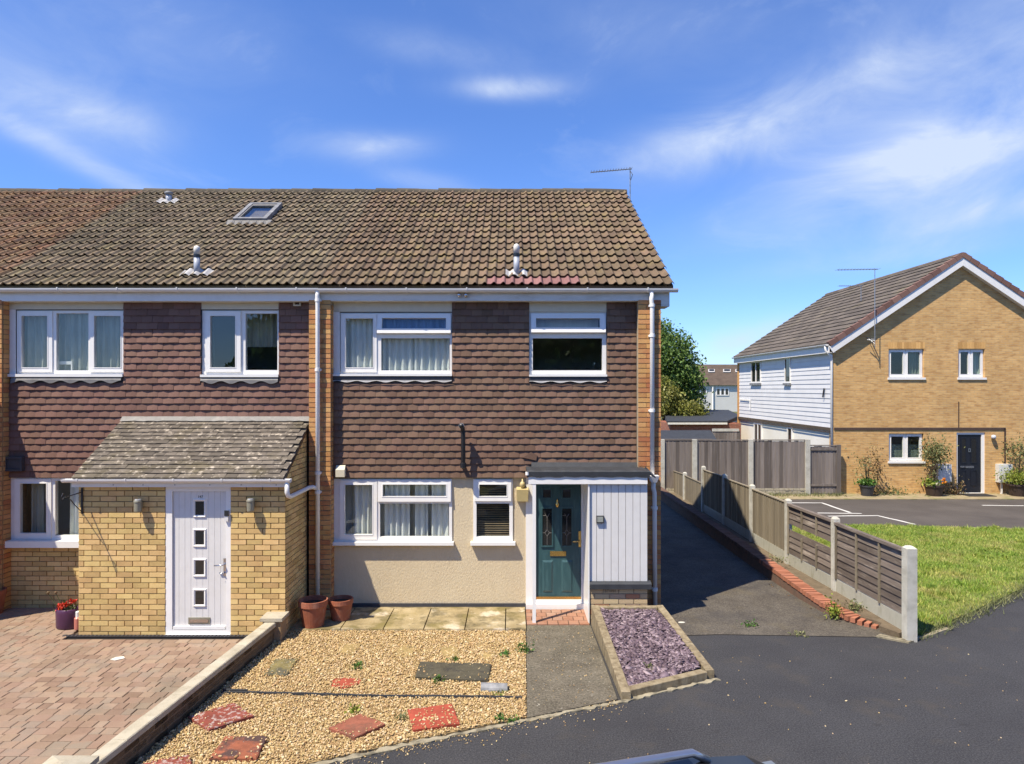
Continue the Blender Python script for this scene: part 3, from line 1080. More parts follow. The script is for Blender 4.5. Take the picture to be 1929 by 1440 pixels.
def window(house, outer, Y, lights, axis='y', room='dim_room', depth=1.0, curtains=(), frame_m='white_plastic', glass='glass', sgn=1, sill=None, roomy=.25):
    """outer, glass and sash rectangles are (u0,u1,z0,z1) in metres. sgn: direction into the house along the depth axis"""
    b = MB()
    holes = [(l['sash'][0] + .012, l['sash'][1] - .012, l['sash'][2] + .012, l['sash'][3] - .012) if l.get('sash') else l['glass'] for l in lights]
    b.panel(*outer, Y, Y + .07 * sgn, holes=holes, axis=axis)
    w = b.build('window', frame_m, house)
    for l in lights:
        g = l['glass']
        if l.get('sash'):
            s = MB()
            ring(s, l['sash'], g, Y - .016 * sgn, Y + .045 * sgn, axis)
            # glazing bead
            ring(s, (g[0] - .012, g[1] + .012, g[2] - .012, g[3] + .012), g, Y - .021 * sgn, Y - .016 * sgn + .0005 * sgn, axis)
        gl = MB()
        yy = Y + (.012 if l.get('sash') else .03) * sgn
        if axis == 'y':
            gl.box(g[0] - .004, g[1] + .004, yy, yy + .004, g[2] - .004, g[3] + .004)
        else:
            gl.box(min(yy, yy + .004 * sgn), max(yy, yy + .004 * sgn), g[0] - .004, g[1] + .004, g[2] - .004, g[3] + .004)
        t = l.get('tilt', 0)
        if t and axis == 'y':
            piv = Vector((0, Y, l['sash'][3]))
            M_ = Matrix.Translation(piv) @ Matrix.Rotation(-t, 4, 'X') @ Matrix.Translation(-piv)
            s.move(lambda p: M_ @ p)
            gl.move(lambda p: M_ @ p)
        t = l.get('swing', 0)
        if t and axis == 'y':
            piv = Vector((l['sash'][0], Y, 0))
            M_ = Matrix.Translation(piv) @ Matrix.Rotation(-t, 4, 'Z') @ Matrix.Translation(-piv)
            s.move(lambda p: M_ @ p)
            gl.move(lambda p: M_ @ p)
        if l.get('sash'):
            s.build('sash', frame_m, w)
        gl.build('pane', glass, w)
    r = MB()
    u0, u1, z0, z1 = outer[0] - roomy, outer[1] + roomy, outer[2] - roomy, outer[3] + .1
    a0, a1 = Y + .075 * sgn, Y + depth * sgn
    P = (lambda u, a, z: (u, a, z)) if axis == 'y' else (lambda u, a, z: (a, u, z))
    v = [P(u0, a0, z0), P(u1, a0, z0), P(u1, a0, z1), P(u0, a0, z1), P(u0, a1, z0), P(u1, a1, z0), P(u1, a1, z1), P(u0, a1, z1)]
    r.add(v, [(4, 5, 6, 7), (0, 1, 5, 4), (1, 2, 6, 5), (2, 3, 7, 6), (3, 0, 4, 7)])
    r.build('interior', room, w)
    for c in curtains:
        c.build('curtain', c.m, w)
    if sill:
        MB().box(*sill).build('sill', 'sill_white', w)
    return w


def curtain(x0, x1, z0, z1, y, m, seed, amp=.025, period=.11):
    b = wave_sheet(x0, x1, z0, z1, y, amp, period, seed)
    b.m = m
    return b


def pxr(x0, x1, ytop, ybot, Y):
    return (wx(x0, Y), wx(x1, Y), wz(ybot, Y), wz(ytop, Y))


def downpipe(house, pts, brackets, r=.034, name='downpipe'):
    p = MB().tube(pts, r, 12).build(name, 'white_plastic', house, smooth=True)
    for (x, y, z) in brackets:
        MB().lathe([(r + .010, -.022), (r + .010, .022)], (x, y, z), 12).box(x - .05, x + .05, y + r - .005, y + r + .012, z - .014, z + .014).build('clip', 'white_plastic', p)
    return p


YW, YT, YP, YQ = 10.63, 10.60, 10.44, 9.45      # wall face, tile backing, pier face, porch face


# ================================================================== the setting: ground, road, drives
def sheet(name, m, poly, z, thick=None, kind='structure'):
    b = MB()
    if thick:
        b.prism(poly, z - thick, z, 'z')
    else:
        b.add([(x, y, z) for x, y in poly], [tuple(range(len(poly)))])
    o = b.build(name, m)
    return tag(o, kind=kind)


sheet('ground', 'field', [(-400, -300), (400, -300), (400, 700), (-400, 700)], -.06)
sheet('road', 'asphalt', [(-30, -14), (40, -14), (40, 24), (-30, 24)], 0.0)
DRIVE = [(2.02, 9.45), (2.9, 9.52), (5.0, 9.42), (5.30, 9.30), (5.30, 10.2), (4.9, 24), (2.0, 24), (2.02, 10.4)]
sheet('side_drive', 'old_asphalt', DRIVE, .008)

# ================================================================== terrace, end house
XA, XB = -2.775, 1.928            # clear width between the brick piers
XPL, XPR = -3.11, 2.277
ZT = 2.057                        # foot of the tile hanging
YBACK = 2 * RY - 10.6


def terrace_roof(house, X0, X1, ncol, m, slab_m, end=False, **kw):
    t = math.tan(SLOPE)
    zb = lambda y: EZ - .014 + (y - EY) * t
    poly = [(10.40, zb(10.40)), (RY, zb(RY)), (2 * RY - 10.40, zb(10.40)), (2 * RY - 10.40, zb(10.40) - .05), (RY, zb(RY) - .07), (10.40, zb(10.40) - .05)]
    roof = MB().prism(poly, X0, X1, 'x').build('roof', slab_m, house)
    tile_roof(roof, X0, X1, ncol, m, **kw)
    ridge(roof, X0, X1)
    return roof


def terrace_shell(house, x0, x1, gable=False):
    """back, party walls and attic gables, so that the house has its real volume"""
    b = MB().box(x0, x1, YBACK - .25, YBACK, 0, 4.9)
    b.box(x0, x0 + .1, YW + .26, YBACK - .25, 0, 4.9)
    b.build('rear_wall', 'gable_brick', house)
    g = MB().box(x1 - .24, x1, YP + .36, YBACK, 0, 4.9)
    g.prism([(YP + .1, 4.9), (YBACK - .02, 4.9), (RY, 4.9 + (RY - YP - .1) * math.tan(SLOPE) * .985)], x1 - .24, x1 - .001, 'x')
    g.build('gable_wall', 'gable_brick', house)


end_house = thing('end_house', 'end terrace house with brown hung tiles, cream ground floor and teal door', 'house', (-.4, 10.5, 0))
terrace_shell(end_house, XPL, XPR)


def purple(r, x):
    return 'roof_tile_plum' if r == 0 and -.45 < x < .98 else None


end_roof = terrace_roof(end_house, -2.935, 2.457, 38, 'roof_tile', 'roof_tile', special=purple)

# piers
for nm, a, b_ in (('pier', XPL, XA), ('pier', XB, XPR)):
    pr = box(nm, 'pale_mortar', end_house, a + .004, b_ - .004, YP + .012, YP + .38, 0, 4.80)
    w = b_ - a
    lst = []
    z, k = 0.0, 0
    while z + .07 < 4.80:
        cuts = [0, .2225, w] if k % 2 else [0, w - .2225, w]
        for i in range(2):
            lst.append((a + (cuts[i] + cuts[i + 1]) / 2, z, cuts[i + 1] - cuts[i] - (.008 if i == 0 else 0)))
        z += .075
        k += 1
    lay_bricks(pr, lst, YP + .012, 'pier_brick')
    # return face of the pier, seen on its inner side
    if a < 0:
        side = [(YP + .012 + .09 + .02, z_, .16) for z_ in [i * .075 for i in range(63)]]
        lay_bricks(pr, side, b_ - .008, 'pier_brick', axis='x', sign=1)

# walls with their openings
yf = 10.615
yl = 10.61
UL = pxr(641, 851.5, 589.5, 705, yf)
UR = pxr(997, 1142, 588, 706, yf)
LL = pxr(639, 851.5, 903, 1020, yl)
LN = pxr(891.5, 966, 903, 1020, yl)
DOOR = (.26, 1.125, 0.0, 2.06)
MB().panel(XA, XB, 0, ZT + .02, YW, YW + .25, holes=[LL, LN, DOOR]).build('ground_floor_wall', 'cream_render', end_house)
MB().panel(XA, XB, ZT + .02, 4.9, YT, YT + .28, holes=[UL, UR, LL, LN]).build('upper_wall', 'lead_dark', end_house)
box('damp_course', 'lead_dark', end_house, XA, .24, YW - .03, YW + .001, .0, .095)
box('vent_grille', 'cream_render', end_house, wx(629.5, YW), wx(654, YW), YW - .006, YW + .002, wz(1125, YW), wz(1105, YW))

# white strip beside each left-hand window, cream boards over the upper ones
box('side_panel', 'white_paint', end_house, XA + .002, UL[0] - .001, YT - .010, YT + .03, UL[2], UL[3] + .01)
box('side_panel', 'white_paint', end_house, XA + .002, LL[0] - .001, yl + .01, yl + .05, LL[2], LL[3])
zfb = wz(567, 10.44)
for (a, b_) in ((XA + .002, UL[1]), (UR[0], UR[1])):
    box('head_board', 'cream_board', end_house, a, b_, YT - .012, YT + .03, UL[3] + .012, zfb + .05)
holesU = [(XA, UL[1] + .004, wz(720, yf), 5.2), (UR[0] - .004, UR[1] + .004, wz(716, yf), 5.2)]
hang_tiles(MB().box(XA, XB, YT - .011, YT - .001, ZT, ZT + .02).build('tile_hanging', 'hung_tile', end_house), XA, XB, ZT, zfb + .06, holesU, YT - .001, 'hung_tile')

# lead aprons under the upper windows, dressed in waves over the tiles
for (a, b_, zb_, mm) in ((XA + .002, UL[1], UL[2], 'lead_dark'), (UR[0], UR[1], UR[2], 'lead_dark')):
    ap = box('lead_apron', mm, end_house, a, b_, YT - .042, YT + .02, zb_ - .105, zb_ - .03)
    n = int((b_ - a) / .02)
    v, f = [], []
    for i in range(n + 1):
        x = a + (b_ - a) * i / n
        d = .022 * math.cos(2 * math.pi * x / .30)
        v += [(x, YT - .050, zb_ - .100), (x, YT - .054, zb_ - .118 + d * .6)]
    for i in range(n):
        f.append((2 * i, 2 * i + 1, 2 * i + 3, 2 * i + 2))
    MB().add(v, f).build('lead_edge', 'lead_white', ap)

# windows
window(end_house, UL, yf, [
    dict(glass=pxr(651.5, 703, 600.5, 692.5, yf), sash=pxr(643, 710, 592, 701, yf)),
    dict(glass=pxr(720.5, 840.5, 600.5, 620.5, yf), sash=pxr(711.5, 849.5, 592, 629, yf), tilt=.17),
    dict(glass=pxr(718, 847, 637.5, 698, yf))],
    curtains=[curtain(UL[0], UL[0] + .62, UL[2] - .05, UL[3], yf + .11, 'net_curtain', 3), curtain(UL[0] + .60, UL[1], UL[2] - .05, UL[3] - .25, yf + .11, 'net_curtain', 4, .03, .10),
              curtain(UL[0] + .60, UL[1], UL[3] - .27, UL[3] + .03, yf + .10, 'blue_curtain', 5, .02, .12)],
    sill=(XA + .003, UL[1] + .004, yf - .075, yf + .02, UL[2] - .032, UL[2] - .001))
wr = window(end_house, UR, yf, [
    dict(glass=pxr(1009.5, 1129.5, 601, 619, yf), sash=pxr(1000.5, 1140, 592, 628, yf), tilt=.2),
    dict(glass=pxr(1003.5, 1134.5, 637.5, 698, yf))], depth=1.4,
    sill=(UR[0] - .004, UR[1] + .006, yf - .075, yf + .02, UR[2] - .032, UR[2] - .001))
box('blind', 'net_curtain', wr, UR[0] + .06, UR[1] - .1, yf + .2, yf + .21, UR[2] + .68, UR[3])
window(end_house, LL, yl, [
    dict(glass=pxr(650, 701.5, 913.5, 1007, yl), sash=pxr(641, 710.5, 905, 1016, yl)),
    dict(glass=pxr(721.5, 840.5, 913, 935, yl), sash=pxr(712.5, 849.5, 904.5, 945, yl), tilt=.05),
    dict(glass=pxr(715.5, 846, 949, 1011.5, yl))],
    curtains=[curtain(LL[0] + .20, LL[0] + .50, LL[2], LL[3], yl + .15, 'white_curtain', 8, .035, .10), curtain(LL[0] + .68, LL[0] + 1.08, LL[2], LL[3], yl + .14, 'white_curtain', 9, .04, .09),
              curtain(LL[0] + 1.16, LL[0] + 1.36, LL[2], LL[3] - .1, yl + .17, 'white_curtain', 10, .04, .1), curtain(LL[0] + 1.42, LL[1] + .05, LL[2], LL[3], yl + .15, 'white_curtain', 12, .03, .12),
              curtain(LL[0] - .05, LL[1] + .1, LL[2], LL[3], yl + .42, 'net_curtain', 13, .03, .14)],
    sill=(XA - .02, LL[1] + .03, yl - .078, yl + .02, LL[2] - .05, LL[2] - .001))
wn_ = window(end_house, LN, yl, [
    dict(glass=pxr(903, 954.5, 913, 935, yl), sash=pxr(894, 963, 904.5, 944, yl), tilt=.04),
    dict(glass=pxr(897.5, 959.5, 949, 1011.5, yl))], room='dark_room',
    sill=(LN[0] - .04, LN[1] + .04, yl - .078, yl + .02, LN[2] - .05, LN[2] - .001))
for i in range(26):
    z = LN[2] + .04 + i * .036
    MB().box(LN[0] + .03, LN[1] - .03, yl + .10, yl + .122, z, z + .003).move(lambda p: Vector((p.x, p.y, p.z + (p.y - yl - .11) * .6))).build('blind_slat', 'blind_slat', wn_)

# eaves
fa = box('fascia', 'stained_white', end_house, -2.935, 2.40, YP, YP + .03, zfb, 4.985)
box('soffit', 'white_paint', end_house, -2.935, 2.40, YP + .03, YP + .2, zfb - .004, zfb + .012)
MB().prism([(YP + .002, zfb - .085), (YP + .34, zfb - .085), (YP + .62, 5.05), (YP + .06, 4.97), (YP + .002, 4.95)], XPR + .003, 2.41, 'x').build('eaves_box', 'stained_white', end_house)
gutter(end_house, -2.935, 2.52, YP - .058, 4.952, first=.42, step=.915)
for i, px in enumerate((865, 878)):
    MB().lathe([(.016, 0), (.030, .02), (.034, .05), (.018, .066), (.004, .07)], n=12).move(
        lambda p, px=px: Vector((wx(px, YP) + p.x, YP - p.z, wz(557, YP) + p.y))).build('security_light', 'chrome', fa, smooth=True)
YD = YP - .052
downpipe(end_house, [(wx(598.3, YD), YD - .01, 4.93), (wx(598.3, YD), YD - .01, 4.84), (wx(598.5, YD), YD, 4.70), (wx(598.5, YD), YD, .06)],
         [(wx(598.5, YD), YD, z) for z in (4.78, 3.72, 2.15, 1.86)])
xr = wx(1228.5, YD)
downpipe(end_house, [(xr - .012, YD - .01, 4.93), (xr - .012, YD - .01, 4.78), (xr, YD, 4.66), (xr, YD, 2.10)], [(xr, YD, z) for z in (4.70, 4.24, 3.10)])
hop = MB().hexa([(xr - .03, YD - .11, 2.02), (xr + .05, YD - .11, 2.02), (xr + .05, YD + .03, 2.02), (xr - .03, YD + .03, 2.02)],
                [(xr - .09, YD - .14, 2.12), (xr + .085, YD - .14, 2.12), (xr + .085, YD + .03, 2.12), (xr - .09, YD + .03, 2.12)]).build('hopper', 'white_plastic', end_house)
downpipe(end_house, [(xr + .01, YD - .04, 2.03), (xr + .01, YD - .04, 1.93), (xr + .035, YD, 1.85), (xr + .045, YD, .04)], [(xr + .04, YD, z) for z in (1.62, .38)])

# flue pipe on the tiles, little vent cowl, broken flashing above the canopy
xp = wx(873, 10.5)
yp_ = YT - .17
fl = MB().tube([(xp - .02, yp_ - .10, wz(802, 10.45)), (xp - .02, yp_ - .03, wz(802, 10.45)), (xp - .01, yp_ + .01, wz(806, 10.45)), (xp, yp_ + .012, wz(815, 10.45)), (xp, yp_ + .012, wz(870, 10.45)),
                (xp, yp_ + .03, wz(880, 10.45)), (xp, YT, wz(882, 10.45))], .034, 12)
fl = fl.build('flue_pipe', 'black_plastic', end_house, smooth=True)
MB().lathe([(.036, -.004), (.042, -.004), (.042, .03), (.036, .03)], n=14).move(lambda p: Vector((xp - .02 + p.x, yp_ - .075 + p.z, wz(802, 10.45) + p.y))).build('collar', 'lead', fl)
MB().lathe([(.047, 0), (.047, .07), (.040, .075)], (xp, yp_ + .012, wz(881, 10.45)), 14).build('collar', 'black_plastic', fl)
cv = pxr(633.5, 650.5, 877, 897, YT - .06)
MB().prism([(YT - .03, cv[2]), (YT - .11, cv[2] - .01), (YT - .11, cv[2] + .10), (YT - .06, cv[3]), (YT - .03, cv[3])], cv[0], cv[1], 'x').build('vent_cowl', 'cream_board', end_house)
yb = pxr(973, 995.5, 919, 945, YW - .1)
yl_ = MB().hexa([(yb[0] + .01, YW - .10, yb[2]), (yb[1] - .01, YW - .10, yb[2]), (yb[1], YW, yb[2]), (yb[0], YW, yb[2])],
                [(yb[0], YW - .12, yb[3] - .03), (yb[1], YW - .12, yb[3] - .03), (yb[1], YW, yb[3]), (yb[0], YW, yb[3])]).build('wall_lantern', 'yellow_box', end_house)
MB().lathe([(.012, 0), (.035, .02), (.045, .06), (.03, .09), (.012, .10), (.01, .14)], ((yb[0] + yb[1]) / 2, YW - .06, yb[3] - .01), 12).build('lamp_cap', 'yellow_box', yl_, smooth=True)

# front door, its frame, the canopy and the boarded cupboard beside it
YDO = 10.68
box('threshold', 'white_plastic', end_house, .215, 1.145, YW - .09, YDO + .02, .02, .105)
MB().panel(.215, 1.15, .10, 2.06, YW - .02, YDO + .05, holes=[(.355, 1.078, .15, 2.03)]).build('door_frame', 'white_plastic', end_house)
dx0, dx1, dz0, dz1 = .358, 1.075, .155, 2.028
door = box('front_door', 'teal_door', end_house, dx0, dx1, YDO - .02, YDO + .02, dz0, dz1)
DP = lambda x0, x1, a, b_: (wx(x0, YDO), wx(x1, YDO), wz(b_, YDO), wz(a, YDO))
for (x0, x1, a, b_) in ((1020, 1040, 919, 940), (1057, 1077, 919, 940), (1019, 1042, 955, 1030), (1056, 1079, 955, 1030)):
    q = DP(x0, x1, a, b_)
    m_ = MB()
    ring(m_, q, (q[0] + .022, q[1] - .022, q[2] + .022, q[3] - .022), YDO - .038, YDO - .0195)
    m_.build('glazing_bead', 'teal_door', door)
    box('door_glass', 'dark_glass', door, q[0] + .02, q[1] - .02, YDO - .026, YDO - .0205, q[2] + .02, q[3] - .02)
    if b_ - a > 30:
        cx_, zc = (q[0] + q[1]) / 2, q[2] + .22
        l_ = MB()
        for (p0, p1) in (((cx_, q[2] + .03), (cx_, zc - .05)), ((cx_, zc + .05), (cx_, zc + .24)), ((cx_ - .035, zc), (cx_, zc + .05)), ((cx_, zc + .05), (cx_ + .035, zc)),
                         ((cx_ + .035, zc), (cx_, zc - .05)), ((cx_, zc - .05), (cx_ - .035, zc)), ((cx_ - .07, zc), (cx_ - .035, zc)), ((cx_ + .035, zc), (cx_ + .07, zc)),
                         ((cx_, zc + .24), (cx_ - .035, zc + .30)), ((cx_, zc + .24), (cx_ + .035, zc + .30)), ((cx_ - .07, zc + .27), (cx_ - .02, zc + .27))):
            l_.tube([(p0[0], YDO - .027, p0[1]), (p1[0], YDO - .027, p1[1])], .0035, 5)
        l_.build('leading', 'lead_bright', door)
for (x0, x1) in ((1021, 1042), (1057, 1079)):
    q = DP(x0, x1, 1055, 1115)
    MB().hexa([(q[0], YDO - .0195, q[2]), (q[1], YDO - .0195, q[2]), (q[1], YDO - .0195, q[3]), (q[0], YDO - .0195, q[3])],
              [(q[0] + .03, YDO - .036, q[2] + .03), (q[1] - .03, YDO - .036, q[2] + .03), (q[1] - .03, YDO - .036, q[3] - .03), (q[0] + .03, YDO - .036, q[3] - .03)]).build('door_panel', 'teal_door', door)
q = DP(1036, 1066, 1038, 1047)
box('letterbox', 'gold', door, q[0], q[1], YDO - .034, YDO - .02, q[2], q[3])
q = DP(1045, 1054, 940, 955)
MB().lathe([(.004, 0), (.022, .02), (.034, .05), (.02, .08), (.012, .10), (.018, .115), (.004, .14)], ((q[0] + q[1]) / 2, YDO - .035, q[2] - .01), 10).build('knocker', 'gold', door, smooth=True)
q = DP(1090, 1094.5, 1000, 1030)
hd = box('door_handle', 'gold', door, q[0] - .004, q[1], YDO - .036, YDO - .02, q[2], q[3])
MB().tube([(q[0] + .012, YDO - .036, q[2] + .10), (q[0] + .012, YDO - .075, q[2] + .10), (q[0] - .02, YDO - .085, q[2] + .10), (q[0] - .10, YDO - .08, q[2] + .095)], .011, 8).build('lever', 'gold', hd, smooth=True)
box('weather_bar', 'gold', door, dx0 + .002, dx1 - .002, YDO - .045, YDO - .02, dz0 + .002, dz0 + .035)

YC = 9.95
cz0, cz1, cz2 = wz(912, 9.92), wz(897.5, 9.92), wz(886, 9.92)
cp = box('canopy', 'white_plastic', end_house, .238, 1.965, 9.90, 9.925, cz0, cz1 + .01)
box('canopy_deck', 'white_paint', cp, .245, 1.958, 9.925, YT - .05, cz1 - .03, cz1 + .005)
n = 26
v, f = [], []
for i in range(n + 1):
    x = .215 + (2.0 - .215) * i / n
    s = .006 * math.sin(i * 1.7) + random.uniform(-.003, .003)
    v += [(x, YT - .03, cz2 - .02), (x, 10.2, cz2 - .005 + s), (x, 9.895, cz2 - .004 + s), (x, 9.880, cz2 - .02), (x, 9.884, cz1 - .008 + s), (x, 9.905, cz1 - .008 + s), (x, 9.93, cz1 + .008), (x, YT - .05, cz1 + .02)]
for i in range(n):
    for j in range(8):
        f.append((i * 8 + j, i * 8 + (j + 1) % 8, i * 8 + 8 + (j + 1) % 8, i * 8 + 8 + j))
f += [tuple(range(8)), tuple(range(n * 8 + 7, n * 8 - 1, -1))]
MB().add(v, f).build('felt_roof', 'felt', cp)
MB().prism([(YT - .035, cz2 - .03), (YT - .085, cz2 - .025), (YT - .042, cz2 + .045)], .30, 1.99, 'x').build('flashing', 'felt', cp)
MB().hexa([(1.985, 9.885, cz2 - .06), (2.09, 9.93, cz2 - .12), (2.09, 10.2, cz2 - .10), (1.985, 10.2, cz2)], [(1.985, 9.885, cz2 - .03), (2.09, 9.93, cz2 - .10), (2.09, 10.2, cz2 - .07), (1.985, 10.2, cz2 + .03)]).build('felt_flap', 'felt', cp)
MB().lathe([(.0, 0), (.028, .0), (.028, .045), (.0, .045)], (.222, 9.90, cz1 + .02), 10).build('gutter_stop', 'white_plastic', cp)
box('canopy_post', 'white_plastic', end_house, wx(1003, 9.93), wx(1009.5, 9.93), 9.905, 9.955, 0.0, cz0 + .005)
# broken tile and mortar fillet over the canopy
MB().prism([(wx(984, 10.56), wz(862, 10.56)), (wx(1010, 10.56), wz(868, 10.56)), (wx(1012, 10.56), wz(858, 10.56)), (wx(1000, 10.56), wz(852, 10.56)), (wx(992, 10.56), wz(858, 10.56))],
           YT - .046, YT - .034, 'y').build('cracked_tile', 'hung_tile', end_house)

BX0, BX1 = 1.128, 1.975
bz0, bz1 = wz(1095, YC), wz(914, YC)
bxo = MB().box(BX0 + .02, BX1 - .02, YC + .02, YW, bz0, bz1 + .08).build('store_cupboard', 'panel_white', end_house)
nb = 8
for i in range(nb):
    w = (BX1 - BX0) / nb
    x0 = BX0 + i * w
    MB().hexa([(x0 + .004, YC, bz0), (x0 + w - .004, YC, bz0), (x0 + w, YC + .02, bz0), (x0, YC + .02, bz0)], [(x0 + .004, YC, bz1 + .03), (x0 + w - .004, YC, bz1 + .03), (x0 + w, YC + .02, bz1 + .03), (x0, YC + .02, bz1 + .03)]).build('cladding_board', 'panel_white', bxo)
box('side_board', 'white_plastic', bxo, BX0 - .022, BX0 - .002, YC - .035, YW - .03, .0, bz1 + .04)
MB().prism([(YC - .075, bz0 - .10), (YC + .03, bz0 - .10), (YC + .03, bz0 + .004), (YC - .04, bz0 - .006), (YC - .075, bz0 - .028)], BX0, BX1 + .045, 'x').build('cupboard_sill', 'felt', bxo)
pl = box('plinth', 'pale_mortar', end_house, BX0 + .004, BX1 - .004, YC + .0, YW, 0, bz0 - .098)
lb = []
for k in range(7):
    z = bz0 - .10 - (k + 1) * .076
    if z < -.07:
        break
    cuts = [BX0, BX0 + .20, BX0 + .425, BX0 + .645, BX1] if k % 2 == 0 else [BX0, BX0 + .07, BX0 + .295, BX0 + .525, BX0 + .735, BX1]
    for a, b_ in zip(cuts, cuts[1:]):
        lb.append(((a + b_) / 2, z, b_ - a - .01))
lay_bricks(pl, lb, YC, 'plinth_brick')
text_mesh('stencil_mark', 'BTWH', .055, 'cable', pl, (BX0 + .30, YC - .0152, bz0 - .10 - .076 + .033), .0006)
q = pxr(1123, 1137.5, 971.5, 985, YC)
npl = box('number_plate', 'plate_grey', bxo, q[0], q[1], YC - .035, YC - .0005, q[2], q[3])
box('plate_face', 'plate_face', npl, q[0] + .012, q[1] - .016, YC - .0375, YC - .034, q[2] + .016, q[3] - .012)


def vent_pipe(house, x, v, h, r=.046, cap=True, base=.34):
    p = on_roof(x, v, .0)
    b = MB().lathe([(r, 0), (r, h * .62)], p, 14).build('soil_vent', 'pipe_grey', house, smooth=True)
    MB().lathe([(r * 1.12, 0), (r * 1.12, h * .09)], (p[0], p[1], p[2] + h * .62), 14).build('vent_band', 'black_plastic', b)
    MB().lathe([(r * 1.02, 0), (r * 1.06, h * .22), (r * .8, h * .28), (r * .25, h * .31)], (p[0], p[1], p[2] + h * .71), 14).build('vent_cap', 'stained_white' if cap else 'pipe_grey', b, smooth=True)
    n = 22
    v_, f_ = [], []
    for i in range(n + 1):
        xx = x - base / 2 + base * i / n
        hh = .05 + .022 * math.sin(2 * math.pi * xx / .142)
        for s in (-.10, .02, .13):
            v_.append(on_roof(xx, v + s, hh + .004))
    for i in range(n):
        for j in range(2):
            f_.append((i * 3 + j, i * 3 + 3 + j, i * 3 + 4 + j, i * 3 + 1 + j))
    MB().add(v_, f_).build('lead_slate', 'lead_white', b)


vent_pipe(end_house, wx(973, 10.7), .40, .50)


def aerial(house, x, y, z0, z1, boom, m='galvanised', els=11, name='tv_aerial', size=.12):
    a = MB().tube([(x, y, z0), (x, y, z1 + .03)], .012, 8).build(name, m, house)
    (x0, y0, zz0), (x1, y1, zz1) = boom
    MB().tube([(x0, y0, zz0), (x1, y1, zz1)], .011, 8).build('boom', m, a)
    b = MB()
    for i in range(els):
        t = i / (els - 1)
        px_, py_, pz = x0 + (x1 - x0) * t, y0 + (y1 - y0) * t, zz0 + (zz1 - zz0) * t
        b.tube([(px_, py_ - size, pz + .01), (px_, py_ + size, pz + .01)], .005, 5)
    b.build('director_rods', m, a)
    return a


YA = 14.2
ar = aerial(end_house, wx(1187, YA), YA, 6.9, wz(318, YA), ((wx(1108, YA), YA - .5, wz(325, YA - .5)), (wx(1190, YA), YA + .02, wz(318, YA))), els=16, size=.09)
MB().tube([(wx(1187, YA), YA, wz(322, YA)), (wx(1191, YA), YA - .04, wz(330, YA)), (wx(1188, YA), YA, wz(340, YA))], .006, 6).build('coax_loop', 'black_plastic', ar)


# ================================================================== terrace, middle house with the brick porch
MXA, MXB = -7.80, XPL              # clear width
mid = thing('middle_house', 'mid terrace house with plum hung tiles and yellow brick porch with white door', 'house', (-5.4, 10.5, 0))
b = MB().box(-7.94, XPL, YBACK - .25, YBACK, 0, 4.9)
b.build('rear_wall', 'gable_brick', mid)
SKY = (-5.27, -4.63, 3.02, 4.05)
mid_roof = terrace_roof(mid, -7.94, -2.935, 35, 'roof_tile_grey', 'roof_tile_grey', holes=[SKY])
pr = box('pier', 'mortar', mid, -8.13, MXA - .004, YP + .012, YP + .38, 0, 4.80)
lay_bricks(pr, [(-8.13 + .22, k * .075, .215) for k in range(64)] + [(MXA - .055, k * .075, .10) for k in range(64)], YP + .012, 'pier_brick')
lay_bricks(pr, [(YP + .11, k * .075, .165) for k in range(64)], MXA - .008, 'pier_brick', axis='x')

MU = pxr(31.5, 234.5, 585, 705, yf)
MV = pxr(381, 526, 585, 706, yf)
ML = pxr(27, 300, 900.5, 1017, yl)
MB().panel(MXA, MXB, 0, ZT + .02, YW + .012, YW + .25, holes=[ML]).build('ground_floor_wall', 'mortar', mid)
MB().panel(MXA, MXB, ZT + .02, 4.9, YT, YT + .28, holes=[MU, MV, ML]).build('upper_wall', 'lead_dark', mid)
lw = box('window_apron_wall', 'mortar', mid, MXA, -5.95, YW + .004, YW + .0125, 0, ML[2] - .1)
lay_bricks(lw, course_bricks(MXA, -6.0, 0, ML[2] - .10), YW + .004, 'buff_brick')
hu = [(MXA, MU[1] + .004, wz(722, yf), 5.2), (MV[0] - .004, MV[1] + .004, wz(718, yf), 5.2)]
hang_tiles(MB().box(MXA, MXB, YT - .011, YT - .001, ZT, ZT + .02).build('tile_hanging', 'hung_tile_plum', mid), MXA, MXB, ZT, zfb + .06, hu, YT - .001, 'hung_tile_plum',
           skip=lambda x, z: -5.95 < x < -3.1 and z < 2.72)
box('side_panel', 'white_paint', mid, MXA + .002, MU[0] - .001, YT - .010, YT + .03, MU[2], MU[3] + .01)
box('side_panel', 'white_paint', mid, MXA + .002, ML[0] - .001, yl + .01, yl + .05, ML[2], ML[3])
for (a, b_) in ((MXA + .002, MU[1]), (MV[0], MV[1])):
    box('head_board', 'cream_board', mid, a, b_, YT - .012, YT + .03, MU[3] + .012, zfb + .05)
for (a, b_, zb_) in ((MXA + .05, MU[1] - .02, MU[2]), (MV[0], MV[1], MV[2])):
    n = int((b_ - a) / .02)
    v, f = [], []
    for i in range(n + 1):
        x = a + (b_ - a) * i / n
        d = .5 + .5 * math.cos(2 * math.pi * x / .31)
        v += [(x, YT - .03, zb_ - .045), (x, YT - .052, zb_ - .085), (x, YT - .056, zb_ - .10 - .045 * d)]
    for i in range(n):
        f += [(3 * i, 3 * i + 1, 3 * i + 4, 3 * i + 3), (3 * i + 1, 3 * i + 2, 3 * i + 5, 3 * i + 4)]
    MB().add(v, f).build('lead_apron', 'lead_bright', mid)
